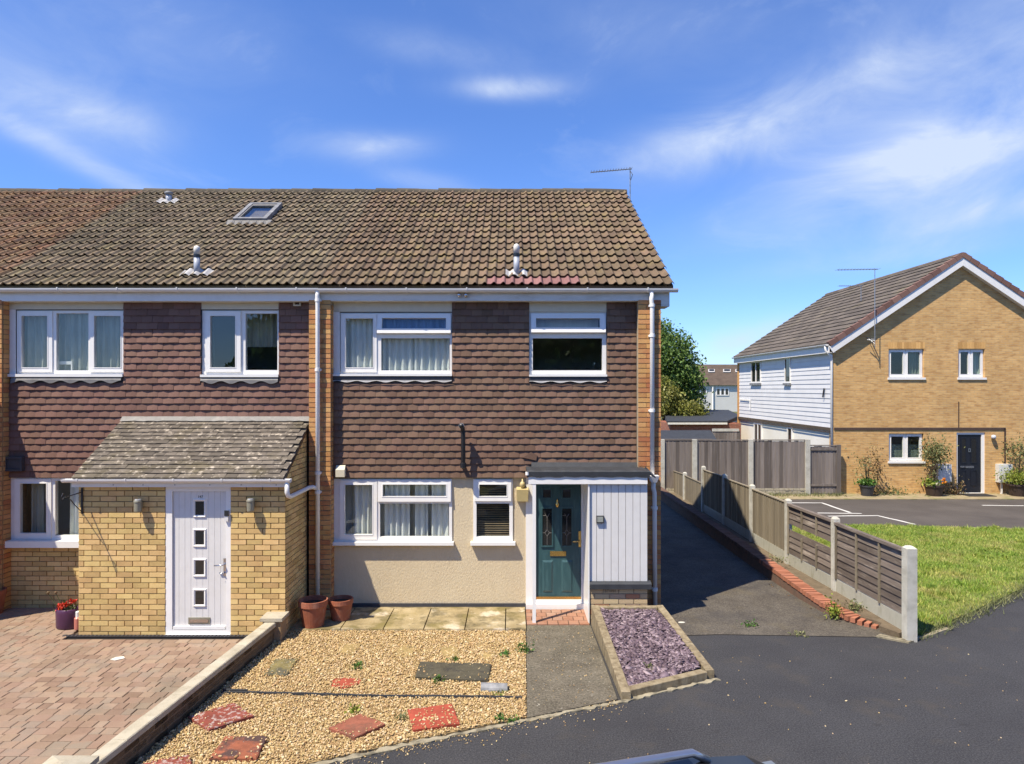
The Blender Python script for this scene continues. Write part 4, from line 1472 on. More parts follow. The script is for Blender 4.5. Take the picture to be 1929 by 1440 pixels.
wl = window(mid, MU, yf, [
    dict(glass=pxr(42, 90.5, 595.5, 692.5, yf), sash=pxr(33.5, 99.5, 587, 701, yf)),
    dict(glass=pxr(106, 166.5, 590.5, 698, yf)),
    dict(glass=pxr(178.5, 228.5, 595.5, 692.5, yf), sash=pxr(170, 233.5, 587, 701, yf))],
    curtains=[curtain(MU[0] - .1, MU[1] + .1, MU[2] - .1, MU[3], yf + .13, 'green_curtain', 21, .025, .12)],
    sill=(MXA + .003, MU[1] + .004, yf - .07, yf + .02, MU[2] - .045, MU[2] - .001))
q = pxr(109, 137, 681, 698, yf + .1)
MB().box(q[0], q[1], yf + .085, yf + .17, q[3] - .05, q[3]).box(q[1] - .02, q[1], yf + .085, yf + .17, q[2], q[3] - .05).build('window_box', 'white_paint', wl)
window(mid, MV, yf, [
    dict(glass=pxr(397, 444.5, 595.5, 692.5, yf), sash=pxr(387.5, 454.5, 587, 701, yf), swing=.02),
    dict(glass=pxr(462.5, 522.5, 591, 697.5, yf))], room='dark_room',
    curtains=[curtain(MV[0] + .5, MV[0] + 1.1, MV[2] + .45, MV[3], yf + .35, 'green_curtain', 23, .02, .12)],
    sill=(MV[0] - .004, MV[1] + .006, yf - .07, yf + .02, MV[2] - .04, MV[2] - .001))
window(mid, ML, yl, [
    dict(glass=pxr(39, 88.5, 911, 1004.5, yl), sash=pxr(29.5, 97.5, 902.5, 1014.5, yl)),
    dict(glass=pxr(104, 165, 906, 1009, yl)),
    dict(glass=pxr(175, 292, 906, 1009, yl))], room='dim_room',
    curtains=[curtain(ML[0] + .16, ML[0] + .34, ML[2], ML[3], yl + .16, 'green_curtain', 25, .03, .10), curtain(ML[0] + .80, ML[0] + 1.15, ML[2], ML[3], yl + .13, 'net_curtain', 26, .03, .10)],
    sill=(MXA - .03, -6.005, yl - .12, yl + .02, ML[2] - .10, ML[2] - .001))
q = pxr(12.5, 45, 860.5, 887.5, YT - .05)
ab = MB()
ring(ab, q, (q[0] + .03, q[1] - .03, q[2] + .03, q[3] - .03), YT - .10, YT - .035)
ab.box(q[0] + .025, q[1] - .025, YT - .08, YT - .035, q[2] + .025, q[3] - .025).build('alarm_box', 'lead_dark', mid)
q = pxr(553, 567, 566, 577, YT - .04)
ring(MB(), q, (q[0] + .02, q[1] - .02, q[2] + .02, q[3] - .02), YT - .06, YT - .02).build('air_vent', 'cream_board', mid)

box('fascia', 'white_paint', mid, -7.94, -2.937, YP, YP + .03, zfb - .004, 4.985)
box('soffit', 'white_paint', mid, -7.94, -2.937, YP + .03, YP + .2, zfb - .008, zfb + .012)
gutter(mid, -7.94, -2.937, YP - .058, 4.956, first=.15, step=.905)

# roof furniture
vent_pipe(mid, wx(373, 10.75), .43, .46, cap=True, base=.46)
p = on_roof(wx(318, 14.1), 4.40)
vp = MB().lathe([(.058, -.02), (.058, .16)], p, 14).build('ridge_vent', 'pipe_grey', mid, smooth=True)
MB().lathe([(.075, 0), (.082, .05), (.05, .07), (.0, .075)], (p[0], p[1], p[2] + .16), 14).build('vent_cap', 'lead', vp, smooth=True)
n = 20
v_, f_ = [], []
for i in range(n + 1):
    xx = p[0] - .24 + .48 * i / n
    for s in (-.16, .0, .1):
        v_.append(on_roof(xx, 4.40 + s, .055 + .02 * math.sin(2 * math.pi * xx / .143)))
for i in range(n):
    for j in range(2):
        f_.append((i * 3 + j, i * 3 + 3 + j, i * 3 + 4 + j, i * 3 + 1 + j))
MB().add(v_, f_).build('lead_slate', 'lead_white', vp)


def roof_box(b, x0, x1, v0, v1, n0, n1):
    return b.hexa([on_roof(x0, v0, n0), on_roof(x1, v0, n0), on_roof(x1, v1, n0), on_roof(x0, v1, n0)], [on_roof(x0, v0, n1), on_roof(x1, v0, n1), on_roof(x1, v1, n1), on_roof(x0, v1, n1)])


s0, s1, s2, s3 = SKY
rw = MB()
for d in ((s0, s0 + .07, s2, s3), (s1 - .07, s1, s2, s3), (s0 + .07, s1 - .07, s2, s2 + .07), (s0 + .07, s1 - .07, s3 - .07, s3)):
    roof_box(rw, *d, -.05, .105)
rw = rw.build('roof_window', 'lead', mid)
roof_box(MB(), s0 + .065, s1 - .065, s2 + .065, s3 - .065, .055, .063).build('pane', 'glass', rw)
sh = MB()
for d in ((s0 + .07, s0 + .10, s2 + .07, s3 - .07), (s1 - .10, s1 - .07, s2 + .07, s3 - .07), (s0 + .10, s1 - .10, s2 + .07, s2 + .10), (s0 + .10, s1 - .10, s3 - .16, s3 - .07)):
    roof_box(sh, *d, .05, .09)
sh.build('sash', 'lead_bright', rw)
roof_box(MB(), s0 + .02, s1 - .02, s2 + .02, s3 - .02, -.32, -.30).build('blind', 'white_curtain', rw)
n = 30
v_, f_ = [], []
for i in range(n + 1):
    xx = s0 - .1 + (s1 - s0 + .2) * i / n
    w_ = .02 * math.sin(2 * math.pi * xx / .143)
    v_ += [on_roof(xx, s2 + .01, .07), on_roof(xx, s2 - .13 + w_, .045 + w_)]
for i in range(n):
    f_.append((2 * i, 2 * i + 1, 2 * i + 3, 2 * i + 2))
MB().add(v_, f_).build('flashing', 'lead_bright', rw)

# ---- porch: walls, roof, door, gutter
PX0, PX1 = -6.0, -3.14
PZ = wz(918, YQ)
D = lambda x0, x1, a, b_, Y=YQ: (wx(x0, Y), wx(x1, Y), wz(b_, Y), wz(a, Y))
DO = (wx(311.5, YQ), wx(434.4, YQ), 0, 2.30)
PE = wz(898, 9.34)                     # eave height of porch roof
PT = wz(789, 10.56)                    # top against the tiles
porch = MB().panel(PX0, PX1 - .014, 0, PZ + .06, YQ + .014, YQ + .12, holes=[DO]).build('porch', 'mortar', mid)
sd = MB().prism([(YQ + .016, 0), (YW, 0), (YW, PT - .06), (YQ + .016, PE + .0)], PX1 - .12, PX1 - .014, 'x').prism([(YQ + .12, 0), (YW, 0), (YW, PT - .06), (YQ + .12, PE)], PX0, PX0 + .1, 'x')
sd.build('porch_side_wall', 'mortar', mid)
lay_bricks(porch, course_bricks(PX0, PX1, .0, PZ + .05, holes=[(DO[0], DO[1], 0, 2.3)], shift=.04), YQ + .014, 'buff_brick', rest='brickwork')
line = lambda y, z: z + .07 < PE - .03 + (y - 9.34) * (PT - PE) / (10.56 - 9.34)
side_b = course_bricks(YQ + .016, YP + .0, 0, 2.9, ok=line, shift=.09)
lay_bricks(porch, [], YQ, 'buff_brick')
sb = bpy.data.objects[[o.name for o in mid.children if o.name.startswith('porch_side_wall')][0]]
lay_bricks(sb, side_b, PX1 - .014, 'buff_brick', axis='x')

# porch roof
psl = math.atan2(PT - PE, 10.56 - 9.34)
plen = (10.56 - 9.34) / math.cos(psl)
on_p = lambda x, v, n: (x, 9.34 + v * math.cos(psl) - n * math.sin(psl), PE - .035 + v * math.sin(psl) + n * math.cos(psl))
pf = MB()
pf.hexa([on_p(-6.03, .02, -.05), on_p(-3.125, .02, -.05), on_p(-3.125, plen, -.05), on_p(-6.03, plen, -.05)], [on_p(-6.03, .02, -.004), on_p(-3.125, .02, -.004), on_p(-3.125, plen, -.004), on_p(-6.03, plen, -.004)])
pf = pf.build('porch_roof', 'porch_tile', mid)
tw, tg = .1615, plen / 14.4
v, f = [], []
nn = 3
for i in range(nn + 1):
    x = -tw / 2 + .0015 + (tw - .003) * i / nn
    c = .004 * (1 - (2 * x / tw) ** 2)
    v += [(x, 0, .026 + c), (x, tg * 1.5, .006), (x, .001, .012)]
for i in range(nn):
    a, c_ = i * 3, i * 3 + 3
    f += [(a, c_, c_ + 1, a + 1), (a + 2, c_ + 2, c_, a)]
f += [(0, 1, 2), (nn * 3, nn * 3 + 2, nn * 3 + 1)]
pt_me = raw_mesh('porch_tile', v, f, 'porch_tile')
for k in range(14):
    x = -6.03 + tw / 2 - (tw / 2 if k % 2 else 0)
    while x < -3.125:
        a, c_ = max(x - tw / 2, -6.03), min(x + tw / 2, -3.125)
        if c_ - a > .03:
            inst('plain_tile', pt_me, pf, on_p((a + c_) / 2, k * tg + random.uniform(-.004, .004), random.uniform(0, .004)), rot=(psl + random.uniform(-.02, .02), random.uniform(-.025, .025), random.uniform(-.02, .02)),
                 scale=((c_ - a) / tw, 1, 1))
        x += tw
n = 40
v_, f_ = [], []
for i in range(n + 1):
    x = -6.03 + 2.905 * i / n
    j = random.uniform(-.01, .01)
    v_ += [(x, YT - .035, PT + .035), (x, YT - .05, PT + .02), on_p(x, plen - .05 + j, .034)]
for i in range(n):
    f_ += [(3 * i, 3 * i + 1, 3 * i + 4, 3 * i + 3), (3 * i + 1, 3 * i + 2, 3 * i + 5, 3 * i + 4)]
MB().add(v_, f_).build('lead_flashing', 'lead_bright', pf)
MB().hexa([on_p(-3.135, .0, -.06), on_p(-3.122, .0, -.06), on_p(-3.122, plen, -.06), on_p(-3.135, plen, -.06)], [on_p(-3.135, .0, -.006), on_p(-3.122, .0, -.006), on_p(-3.122, plen, -.006), on_p(-3.135, plen, -.006)]).build('verge_board', 'black_plastic', pf)
pfa = box('porch_fascia', 'white_plastic', mid, wx(135, 9.38), PX1 + .02, 9.375, 9.40, wz(918, 9.375), PE - .03)
box('porch_soffit', 'white_plastic', mid, wx(135, 9.38), PX1 + .02, 9.40, YQ + .013, wz(918, 9.375) + .001, wz(918, 9.375) + .012)
for px in (213, 269, 329, 395, 454, 520):
    MB().lathe([(.008, 0), (.006, .006), (.0, .007)], n=8).move(lambda p, px=px: Vector((wx(px, 9.37) + p.x, 9.3755 - p.z, wz(914, 9.37) + p.y))).build('screw_cap', 'lead', pfa)
gutter(mid, wx(119, 9.33), wx(548, 9.33), 9.322, PE - .034, r=.05, name='porch_gutter', first=.22, step=.655)
zg = wz(937, 9.36)
xg = wx(541, 9.33)
downpipe(mid, [(xg, 9.325, PE - .07), (xg, 9.325, zg + .07), (xg + .01, 9.345, zg + .02), (xg + .02, 9.40, zg), (xg + .02, 10.25, zg - .0), (xg + .05, 10.33, zg), (wx(598.5, YD) - .02, YD, zg - .03)],
         [], r=.032, name='porch_downpipe')

# porch door
box('door_threshold', 'sill_white', mid, DO[0] + .002, DO[1] - .002, YQ - .03, YQ + .10, .0, .035)
dl = D(324, 425, 926.7, 1187)
MB().panel(DO[0] + .001, DO[1] - .001, .035, PZ + .04, YQ + .006, YQ + .085, holes=[(dl[0] - .003, dl[1] + .003, dl[2] - .001, dl[3] + .004)]).build('porch_door_frame', 'white_plastic', mid)
pd = MB()
ns = 9
for i in range(ns):
    w = (dl[1] - dl[0]) / ns
    x0 = dl[0] + i * w
    pd.hexa([(x0 + .003, YQ + .032, dl[2]), (x0 + w - .003, YQ + .032, dl[2]), (x0 + w, YQ + .036, dl[2]), (x0, YQ + .036, dl[2])], [(x0 + .003, YQ + .032, dl[3]), (x0 + w - .003, YQ + .032, dl[3]), (x0 + w, YQ + .036, dl[3]), (x0, YQ + .036, dl[3])])
pd.box(dl[0], dl[1], YQ + .036, YQ + .075, dl[2], dl[3])
pd = pd.build('porch_door', 'panel_white', mid)
for (a, b_) in ((940.6, 976), (996.5, 1032), (1053, 1088.5), (1110, 1145)):
    q = D(361.5, 387.5, a, b_)
    g = MB()
    i0 = (q[0] + .036, q[1] - .036, q[2] + .036, q[3] - .036)
    # bevelled cassette round the little light
    o4 = [(q[0], q[2]), (q[1], q[2]), (q[1], q[3]), (q[0], q[3])]
    m4 = [(q[0] + .016, q[2] + .016), (q[1] - .016, q[2] + .016), (q[1] - .016, q[3] - .016), (q[0] + .016, q[3] - .016)]
    i4 = [(i0[0], i0[2]), (i0[1], i0[2]), (i0[1], i0[3]), (i0[0], i0[3])]
    vv = [(x, YQ + .033, z) for x, z in o4] + [(x, YQ + .014, z) for x, z in m4] + [(x, YQ + .027, z) for x, z in i4]
    ff = []
    for k in range(4):
        j = (k + 1) % 4
        ff += [(k, j, 4 + j, 4 + k), (4 + k, 4 + j, 8 + j, 8 + k)]
    g.add(vv, ff).build('light_cassette', 'white_plastic', pd)
    box('door_light', 'dark_glass', pd, i0[0] - .002, i0[1] + .002, YQ + .026, YQ + .033, i0[2] - .002, i0[3] + .002)
q = D(353.5, 394, 1164.6, 1177)
lbx = box('letterbox', 'lamp_metal', pd, q[0], q[1], YQ + .018, YQ + .033, q[2], q[3])
box('flap', 'chrome', lbx, q[0] + .02, q[1] - .02, YQ + .012, YQ + .0185, q[2] + .022, q[3] - .022)
q = D(420, 425, 1053, 1086)
hd = box('door_handle', 'chrome', pd, q[0], q[1], YQ + .016, YQ + .033, q[2], q[3])
MB().tube([(q[0] + .016, YQ + .02, q[3] - .08), (q[0] + .016, YQ - .025, q[3] - .08), (q[0] - .01, YQ - .032, q[3] - .082), (q[0] - .11, YQ - .028, q[3] - .09)], .010, 8).build('lever', 'chrome', hd, smooth=True)
MB().tube([(q[0] + .012, YQ + .02, q[3] - .20), (q[0] + .012, YQ - .02, q[3] - .20), (q[0] - .04, YQ - .025, q[3] - .19)], .008, 8).build('lever', 'chrome', hd, smooth=True)
box('rain_bar', 'white_plastic', pd, dl[0] + .01, dl[1] - .012, YQ + .005, YQ + .033, dl[2] + .005, dl[2] + .045)
q = D(375.5, 375.5, 937, 937)
text_mesh('door_number', '147', .05, 'letter_black', pd, (q[0], YQ + .031, q[2]), .001)
q = D(424.5, 431, 963, 982)
db = box('doorbell_camera', 'panel_white', mid, q[0], q[1], YQ - .025, YQ + .006, q[2], q[3])
box('camera_lens', 'letter_black', db, q[0] - .002, q[1] + .012, YQ - .032, YQ - .0245, q[2] + .075, q[3] + .012)

# up-down wall lamps
for (x0, x1, a, b_) in ((252.5, 268, 941, 964), (465, 479.5, 939.5, 963)):
    q = D(x0, x1, a, b_, YQ - .08)
    cx_ = (q[0] + q[1]) / 2
    lp = MB().lathe([(.047, 0), (.05, .01), (.05, .125), (.056, .13), (.056, .145), (.05, .16)], (cx_, YQ - .085, q[2]), 18).build('wall_lamp', 'lamp_metal', mid, smooth=False)
    box('wall_plate', 'lamp_metal', lp, cx_ - .025, cx_ + .025, YQ - .05, YQ + .001, q[2] + .04, q[2] + .12)
    MB().lathe([(.04, 0), (.04, .012)], (cx_, YQ - .085, q[2] + .158), 14).build('lens', 'lamp_glass', lp)
# hanging-basket bracket
bx = wx(155, YQ)
bk = MB().box(bx - .012, bx + .012, YQ - .012, YQ + .001, wz(968, YQ), wz(919, YQ))
bk.tube([(bx, YQ - .006, wz(927, YQ)), (bx - .01, YQ - .20, wz(933, YQ - .20)), (bx - .015, YQ - .36, wz(937, YQ - .36))], .008, 7)
bk.tube([(bx, YQ - .006, wz(965, YQ)), (bx - .006, YQ - .16, wz(951, YQ - .16)), (bx - .01, YQ - .25, wz(940, YQ - .25))], .006, 7)
bk.tube([(bx - .015, YQ - .36, wz(937, YQ - .36)), (bx - .016, YQ - .40, wz(943, YQ - .4)), (bx - .016, YQ - .41, wz(936, YQ - .41)), (bx - .016, YQ - .385, wz(930, YQ - .385)), (bx - .016, YQ - .37, wz(935, YQ - .37))], .007, 7)
bk.build('basket_bracket', 'black_plastic', mid)
tag(box('channel_drain', 'black_plastic', None, wx(118, 9.38), wx(470, 9.38), 9.33, 9.41, .0, .042), 'black slotted channel drain along the foot of the brick porch', 'drain')
bar = bpy.data.objects['channel_drain']
for i in range(48):
    x = wx(118, 9.38) + .02 + i * .053
    box('grating_bar', 'lead_dark', bar, x, x + .026, 9.338, 9.402, .042, .047)

# ================================================================== terrace, third house (mostly out of frame; its porch throws the shadow on the left)
third = thing('rusty_roofed_house', 'neighbouring terrace house whose rusty lichened roof runs off at the left', 'house', (-10.5, 10.5, 0))
terrace_roof(third, -13.0, -7.94, 35, 'roof_tile_rust', 'roof_tile_rust', objs=0)
b = MB().box(-13, -8.13, YW, YW + .25, 0, ZT).box(-13, -12.8, YW + .25, YBACK - .25, 0, 4.9).box(-13, -8.13, YBACK - .25, YBACK, 0, 4.9)
b.build('wall', 'gable_brick', third)
box('upper_wall', 'hung_tile_plum', third, -13, -8.13, YT - .03, YT + .28, ZT, 4.9)
box('fascia', 'white_paint', third, -13, -7.942, YP, YP + .03, zfb - .004, 4.985)
gutter(third, -13, -7.942, YP - .058, 4.956, first=.3, step=.9)
OX, UP = -5.02, 1.15                # its lean-to is taller than the porch next door
MB().box(PX0 + OX, PX1 + OX, YQ, YW, 0, PZ + .05 + UP).prism([(YQ, PZ + .05 + UP), (YW, PZ + .05 + UP), (YW, PT - .05 + UP), (YQ, PE + UP)], PX0 + OX, PX1 + OX, 'x').build('lean_to', 'gable_brick', third)
MB().prism([(9.32, PE - .04 + UP), (YW, PT + UP), (YW, PT + .05 + UP), (9.32, PE + .02 + UP)], PX0 + OX - .04, PX1 + OX + .02, 'x').build('lean_to_roof', 'porch_tile', third)
box('chimney_vent', 'black_plastic', third, wx(86, 15.2), wx(118, 15.2), 15.05, 15.35, 7.45, wz(361.5, 15.2))


# ================================================================== block-paved drive of the middle house
drv = sheet('driveway', 'joint_sand', [(-14, 4.6), (-3.66, 4.6), (-3.32, 9.3), (-3.32, 9.46), (-6.0, 9.46), (-6.0, 10.64), (-14, 10.64)], .014)
bl = MB()
L0, W0 = .160, .128
bl.hexa([(0, 0, -.03), (L0, 0, -.03), (L0, W0, -.03), (0, W0, -.03)], [(0, 0, .010), (L0, 0, .010), (L0, W0, .010), (0, W0, .010)])
bl.v = bl.v[:8]
bl.f = [q for q in bl.f if q not in ((0, 3, 2, 1), (4, 5, 6, 7))]
bl.v += [(.006, .006, .015), (L0 - .006, .006, .015), (L0 - .006, W0 - .006, .015), (.006, W0 - .006, .015)]
bl.f += [(8, 9, 10, 11), (4, 5, 9, 8), (5, 6, 10, 9), (6, 7, 11, 10), (7, 4, 8, 11)]
blm = raw_mesh('paving_block', bl.v, bl.f, 'paving_block')
blocks = []
y = 4.7
wall_x = lambda yy: -3.66 + (yy - 5.2) * (.34 / 4.1)
while y < 10.55:
    x = -9.6 + random.uniform(0, .16)
    while x < -3.3:
        w = random.choice((.105, .138, .165, .165, .205))
        xe = min(x + w, wall_x(y) - .0)
        if xe - x > .05 and not (y > 9.27 and xe > -6.0 and x < -3.0) and (xe < -6.0 or y < 9.2):
            blocks.append((x, y, xe - x))
        x += w + .005
    y += .1335
blocks.sort(key=lambda t: 1000 * (t[0] < -.76 * t[1] - .15 or t[1] < 5.7) + t[1])
rest = MB()
for i, (x, y, w) in enumerate(blocks):
    dz = random.uniform(-.003, .003)
    if i < LIMIT:
        inst('paving_block', blm, drv, (x, y, .028 + dz), rot=(random.uniform(-.01, .01), random.uniform(-.01, .01), random.uniform(-.008, .008)), scale=(w / L0, 1, 1))
    else:
        rest.add([(x + p[0] * w / L0, y + p[1], p[2] + .028 + dz) for p in bl.v], bl.f)
tag(rest.build('paving_blocks', 'paving_block', drv), kind='stuff')
tag(MB().prism([(-6.10, 7.98), (-6.02, 7.95), (-5.94, 8.02), (-5.99, 8.08), (-6.07, 8.05)], .046, .052, 'z').move(lambda p: p + Vector((1.08, .55, 0))).build('paper_scrap', 'petal_white'),
    'white scrap of paper lying on the block paving', 'litter')

# ================================================================== garden wall between the plots
gw = thing('garden_wall', 'low block garden wall with pale coping stones between paving and gravel', 'wall', (-3.4, 7.4, 0))
A, B = Vector((-3.25, 9.25, 0)), Vector((-3.555, 5.70, 0))
dv = (B - A).normalized()
nv = Vector((-dv.y, dv.x, 0))              # towards the gravel side (+x)
if nv.x < 0:
    nv = -nv
WT = .29
core = [A + nv * .045, B + nv * .045, B - nv * .05, A - nv * .05]
MB().hexa([(p.x, p.y, 0) for p in core], [(p.x, p.y, WT - .06) for p in core]).build('core', 'mortar', gw)
Lw = (B - A).length
ang = math.atan2(dv.y, dv.x)
wbm = brick_mesh('wall_block')
for side in (1,):
    for k in range(3):
        s = -.11 * (k % 2)
        while s < Lw:
            a, c_ = max(s, 0), min(s + .215, Lw)
            if c_ - a > .04:
                p = A + dv * ((a + c_) / 2) + nv * .045
                inst('wall_block', wbm, gw, (p.x, p.y, k * .075 + .003), rot=(0, 0, ang), scale=((c_ - a) / .215, 1, 1))
            s += .225
s = 0
while s < Lw - .02:
    e = min(s + .447, Lw)
    c4 = [A + dv * s + nv * .075, A + dv * (e) + nv * .075, A + dv * (e) - nv * .075, A + dv * s - nv * .075]
    t4 = [A + dv * (s + .004) + nv * .066, A + dv * (e - .004) + nv * .066, A + dv * (e - .004) - nv * .066, A + dv * (s + .004) - nv * .066]
    j = random.uniform(-.003, .003)
    m_ = MB().hexa([(p.x, p.y, WT - .06) for p in c4], [(p.x, p.y, WT - .008 + j) for p in c4])
    m_.hexa([(p.x, p.y, WT - .008 + j) for p in c4], [(p.x, p.y, WT + j) for p in t4])
    m_.build('coping_stone', 'coping', gw)
    s += .45


def pillar(x0, x1, y0, y1, h, peak):
    pl_ = box('pillar', 'wall_block', gw, x0, x1, y0, y1, 0, h)
    e = .03
    xm, ym = (x0 + x1) / 2, (y0 + y1) / 2
    MB().box(x0 - e, x1 + e, y0 - e, y1 + e, h, h + .045).hexa([(x0 - e, y0 - e, h + .045), (x1 + e, y0 - e, h + .045), (x1 + e, y1 + e, h + .045), (x0 - e, y1 + e, h + .045)],
                                                                [(xm - .02, ym - .02, h + .045 + peak), (xm + .02, ym - .02, h + .045 + peak), (xm + .02, ym + .02, h + .045 + peak), (xm - .02, ym + .02, h + .045 + peak)]).build('pillar_cap', 'coping', pl_)


pillar(-3.36, -3.12, 9.20, 9.44, .30, .012)
pillar(-3.80, -3.47, 5.32, 5.66, .33, .055)

# ================================================================== sandstone slabs, brick doorstep, concrete path
pat = sheet('patio', 'earth', [(-3.13, 9.66), (.205, 9.66), (.205, 10.64), (-3.13, 10.64)], .01)
xs = [-3.13, -2.42, -1.815, -1.245, -.666, -.094, .205]
for a, c_ in zip(xs, xs[1:]):
    j = random.uniform(-.004, .004)
    lo = [(a + .004, 9.61 + j, 0), (c_ - .004, 9.61 + j, 0), (c_ - .004, 10.53, 0), (a + .004, 10.53, 0)]
    hi = [(x + (.004 if i in (0, 3) else -.004), y_ + (.006 if i < 2 else -.004), .052 + j) for i, (x, y_, z) in enumerate(lo)]
    MB().hexa(lo, hi).build('paving_slab', 'sandstone', pat)
box('back_strip', 'sandstone', pat, -3.12, .20, 10.535, 10.598, 0, .045)
stp = sheet('doorstep', 'joint_sand', [(.21, 9.84), (1.125, 9.84), (1.125, 10.6), (.21, 10.6)], .022)
y = 9.845
k = 0
while y < 10.5:
    x = .212 - (.07 if k % 2 else 0)
    while x < 1.12:
        a, c_ = max(x, .212), min(x + .148, 1.12)
        if c_ - a > .03:
            MB().hexa([(a, y, 0), (c_, y, 0), (c_, y + .165, 0), (a, y + .165, 0)], [(a + .004, y + .004, .036), (c_ - .004, y + .004, .036), (c_ - .004, y + .161, .036), (a + .004, y + .161, .036)]).build('step_brick', 'step_brick', stp)
        x += .153
    y += .17
    k += 1
sheet('garden_path', 'concrete_path', [(.155, 7.08), (1.16, 7.50), (1.13, 9.84), (.205, 9.84), (.20, 9.4)], .022, .05)

EDGE = [(2.44, 8.06), (1.20, 7.475), (.142, 7.05), (-.60, 6.735), (-1.10, 6.525), (-1.70, 6.245), (-3.6, 5.33)]


def strip(poly, w, z0, z1, jit=.012, step=.05):
    """ragged-edged strip along a polyline"""
    pts = []
    for (a, b_) in zip(poly, poly[1:]):
        a, b_ = Vector(a), Vector(b_)
        n_ = max(2, int((b_ - a).length / step))
        pts += [a.lerp(b_, i / n_) for i in range(n_)]
    pts.append(Vector(poly[-1]))
    v, f = [], []
    for i, p in enumerate(pts):
        d = (pts[min(i + 1, len(pts) - 1)] - pts[max(i - 1, 0)]).normalized()
        n_ = Vector((-d.y, d.x))
        o, q = p + n_ * (w / 2 + random.uniform(-jit, jit)), p - n_ * (w / 2 + random.uniform(-jit, jit))
        h = z1 + random.uniform(-.003, .003)
        v += [(o.x, o.y, z0), (o.x, o.y, h), (q.x, q.y, h), (q.x, q.y, z0)]
    for i in range(len(pts) - 1):
        for k in range(3):
            f.append((i * 4 + k, i * 4 + k + 1, i * 4 + k + 5, i * 4 + k + 4))
    return MB().add(v, f)


tag(strip(EDGE, .055, -.01, .014, .022).build('kerb', 'kerb'), kind='structure')

# ================================================================== gravel garden
GR = [(-3.13, 9.62), (.185, 9.62), (.185, 9.0), (.15, 7.10), (-.60, 6.785), (-1.10, 6.575), (-1.70, 6.295), (-3.50, 5.42), (-3.46, 5.8), (-3.20, 9.2), (-3.10, 9.2)]
sheet('gravel_garden', 'gravel_bed', GR, .018, .04)
pts = scatter(GR, 42000)
z = .020 + rng.uniform(0, .016, len(pts))
tag(pebbles('gravel', 'gravel_stone', np.column_stack([pts, z]), .0098, .62, .6), 'golden pea gravel covering the front garden', 'gravel', kind='stuff')
# stray stones on the path and the tarmac edge
sp_ = []
for _ in range(420):
    t = random.random() * (len(EDGE) - 3) + 1
    i = int(t)
    a, b_ = Vector(EDGE[i]), Vector(EDGE[i + 1])
    p = a.lerp(b_, t - i)
    sp_.append((p.x + random.gauss(0, .05), p.y - abs(random.gauss(0, .12)) + .03, .008))
for _ in range(150):
    sp_.append((random.uniform(.2, 1.12), random.uniform(7.3, 9.6), .026))
for _ in range(160):
    sp_.append((random.uniform(-.5, 7), random.uniform(5.6, 9.2), .004))
tag(pebbles('stray_stones', 'gravel_stone', np.array(sp_), .0068, .6, .5), 'stray gravel stones scattered over path and tarmac', 'gravel', kind='stuff')

# thin edging boards across the gravel
e0, e1 = gp(417, 1306, .03), gp(984, 1316, .03)
eb = [(e0[0] + (e1[0] - e0[0]) * t, e0[1] + (e1[1] - e0[1]) * t + .012 * math.sin(t * 9)) for t in [i / 14 for i in range(15)]]
tag(strip(eb, .022, 0, .047, .003, .08).build('edging_strip', 'felt'), 'thin dark edging strip running right across the gravel', 'edging')
e0, e1 = gp(420, 1302, .03), gp(466, 1303, .03)
tag(strip([e0, e1], .03, 0, .05, .004, .05).build('edging_offcut', 'felt'), 'short dark offcut of edging by the garden wall', 'edging')


SLABS = []


def slab(name, corners, m, label, z=.060, th=.055, cat='stepping stone', tilt=0, n=5):
    """corners as seen, on the gravel surface; uneven edge"""
    c = [Vector((*gp(x, y_, z), 0)) for x, y_ in corners]
    ring_ = []
    for i in range(len(c)):
        a, b_ = c[i], c[(i + 1) % len(c)]
        for k in range(n):
            p = a.lerp(b_, k / n)
            ring_.append(p + Vector((random.uniform(-.006, .006), random.uniform(-.006, .006), 0)) * (k > 0))
    cen = sum(ring_, Vector()) / len(ring_)
    SLABS.append((ring_, cen, z))
    v = [(p.x, p.y, z - th) for p in ring_] + [(p.x, p.y, z - .008) for p in ring_]
    v += [((p + (cen - p) * .04).x, (p + (cen - p) * .04).y, z + random.uniform(-.002, .002) + tilt * (p.x - cen.x)) for p in ring_]
    v.append((cen.x, cen.y, z + .001))
    k = len(ring_)
    f = []
    for i in range(k):
        j = (i + 1) % k
        f += [(i, j, k + j, k + i), (k + i, k + j, 2 * k + j, 2 * k + i), (2 * k + i, 2 * k + j, 3 * k)]
    return tag(MB().add(v, f).build(name, m), label, cat)


slab('stepping_stone', [(354, 1349), (394, 1374), (479, 1347), (441, 1323)], 'red_slab_pale', 'red slab blotched with white, nearest to the coping wall')
slab('stepping_stone', [(394, 1427), (483, 1428), (504, 1386), (423, 1387)], 'red_slab_scorched', 'scorched black and orange slab in the gravel front corner')
slab('stepping_stone', [(262, 1441), (365, 1452), (357, 1421), (300, 1430)], 'red_slab_pale', 'red slab cut off by the bottom edge of the picture')
slab('stepping_stone', [(619, 1370), (668, 1388), (726, 1363), (679, 1344)], 'red_slab_brown', 'diamond-laid brownish red slab in the middle of the gravel')
slab('stepping_stone', [(768, 1336), (778, 1374), (867, 1362), (851, 1325)], 'red_slab_bright', 'brightest red slab, gravel strewn over its lower half')
slab('stepping_stone', [(624, 1291), (652, 1296), (681, 1285), (680, 1279), (640, 1276), (627, 1280)], 'red_slab_bright', 'small rounded red stone on its own above the edging strip', z=.040)
slab('stepping_stone', [(782, 1274), (919, 1281), (925, 1250), (791, 1246)], 'dark_slab', 'long dark mossy slab beside the path', z=.060, th=.07)
slab('stepping_stone', [(497, 1270), (542, 1270), (562, 1240), (517, 1241)], 'moss_slab', 'greenish grey slab near the garden wall', z=.044)
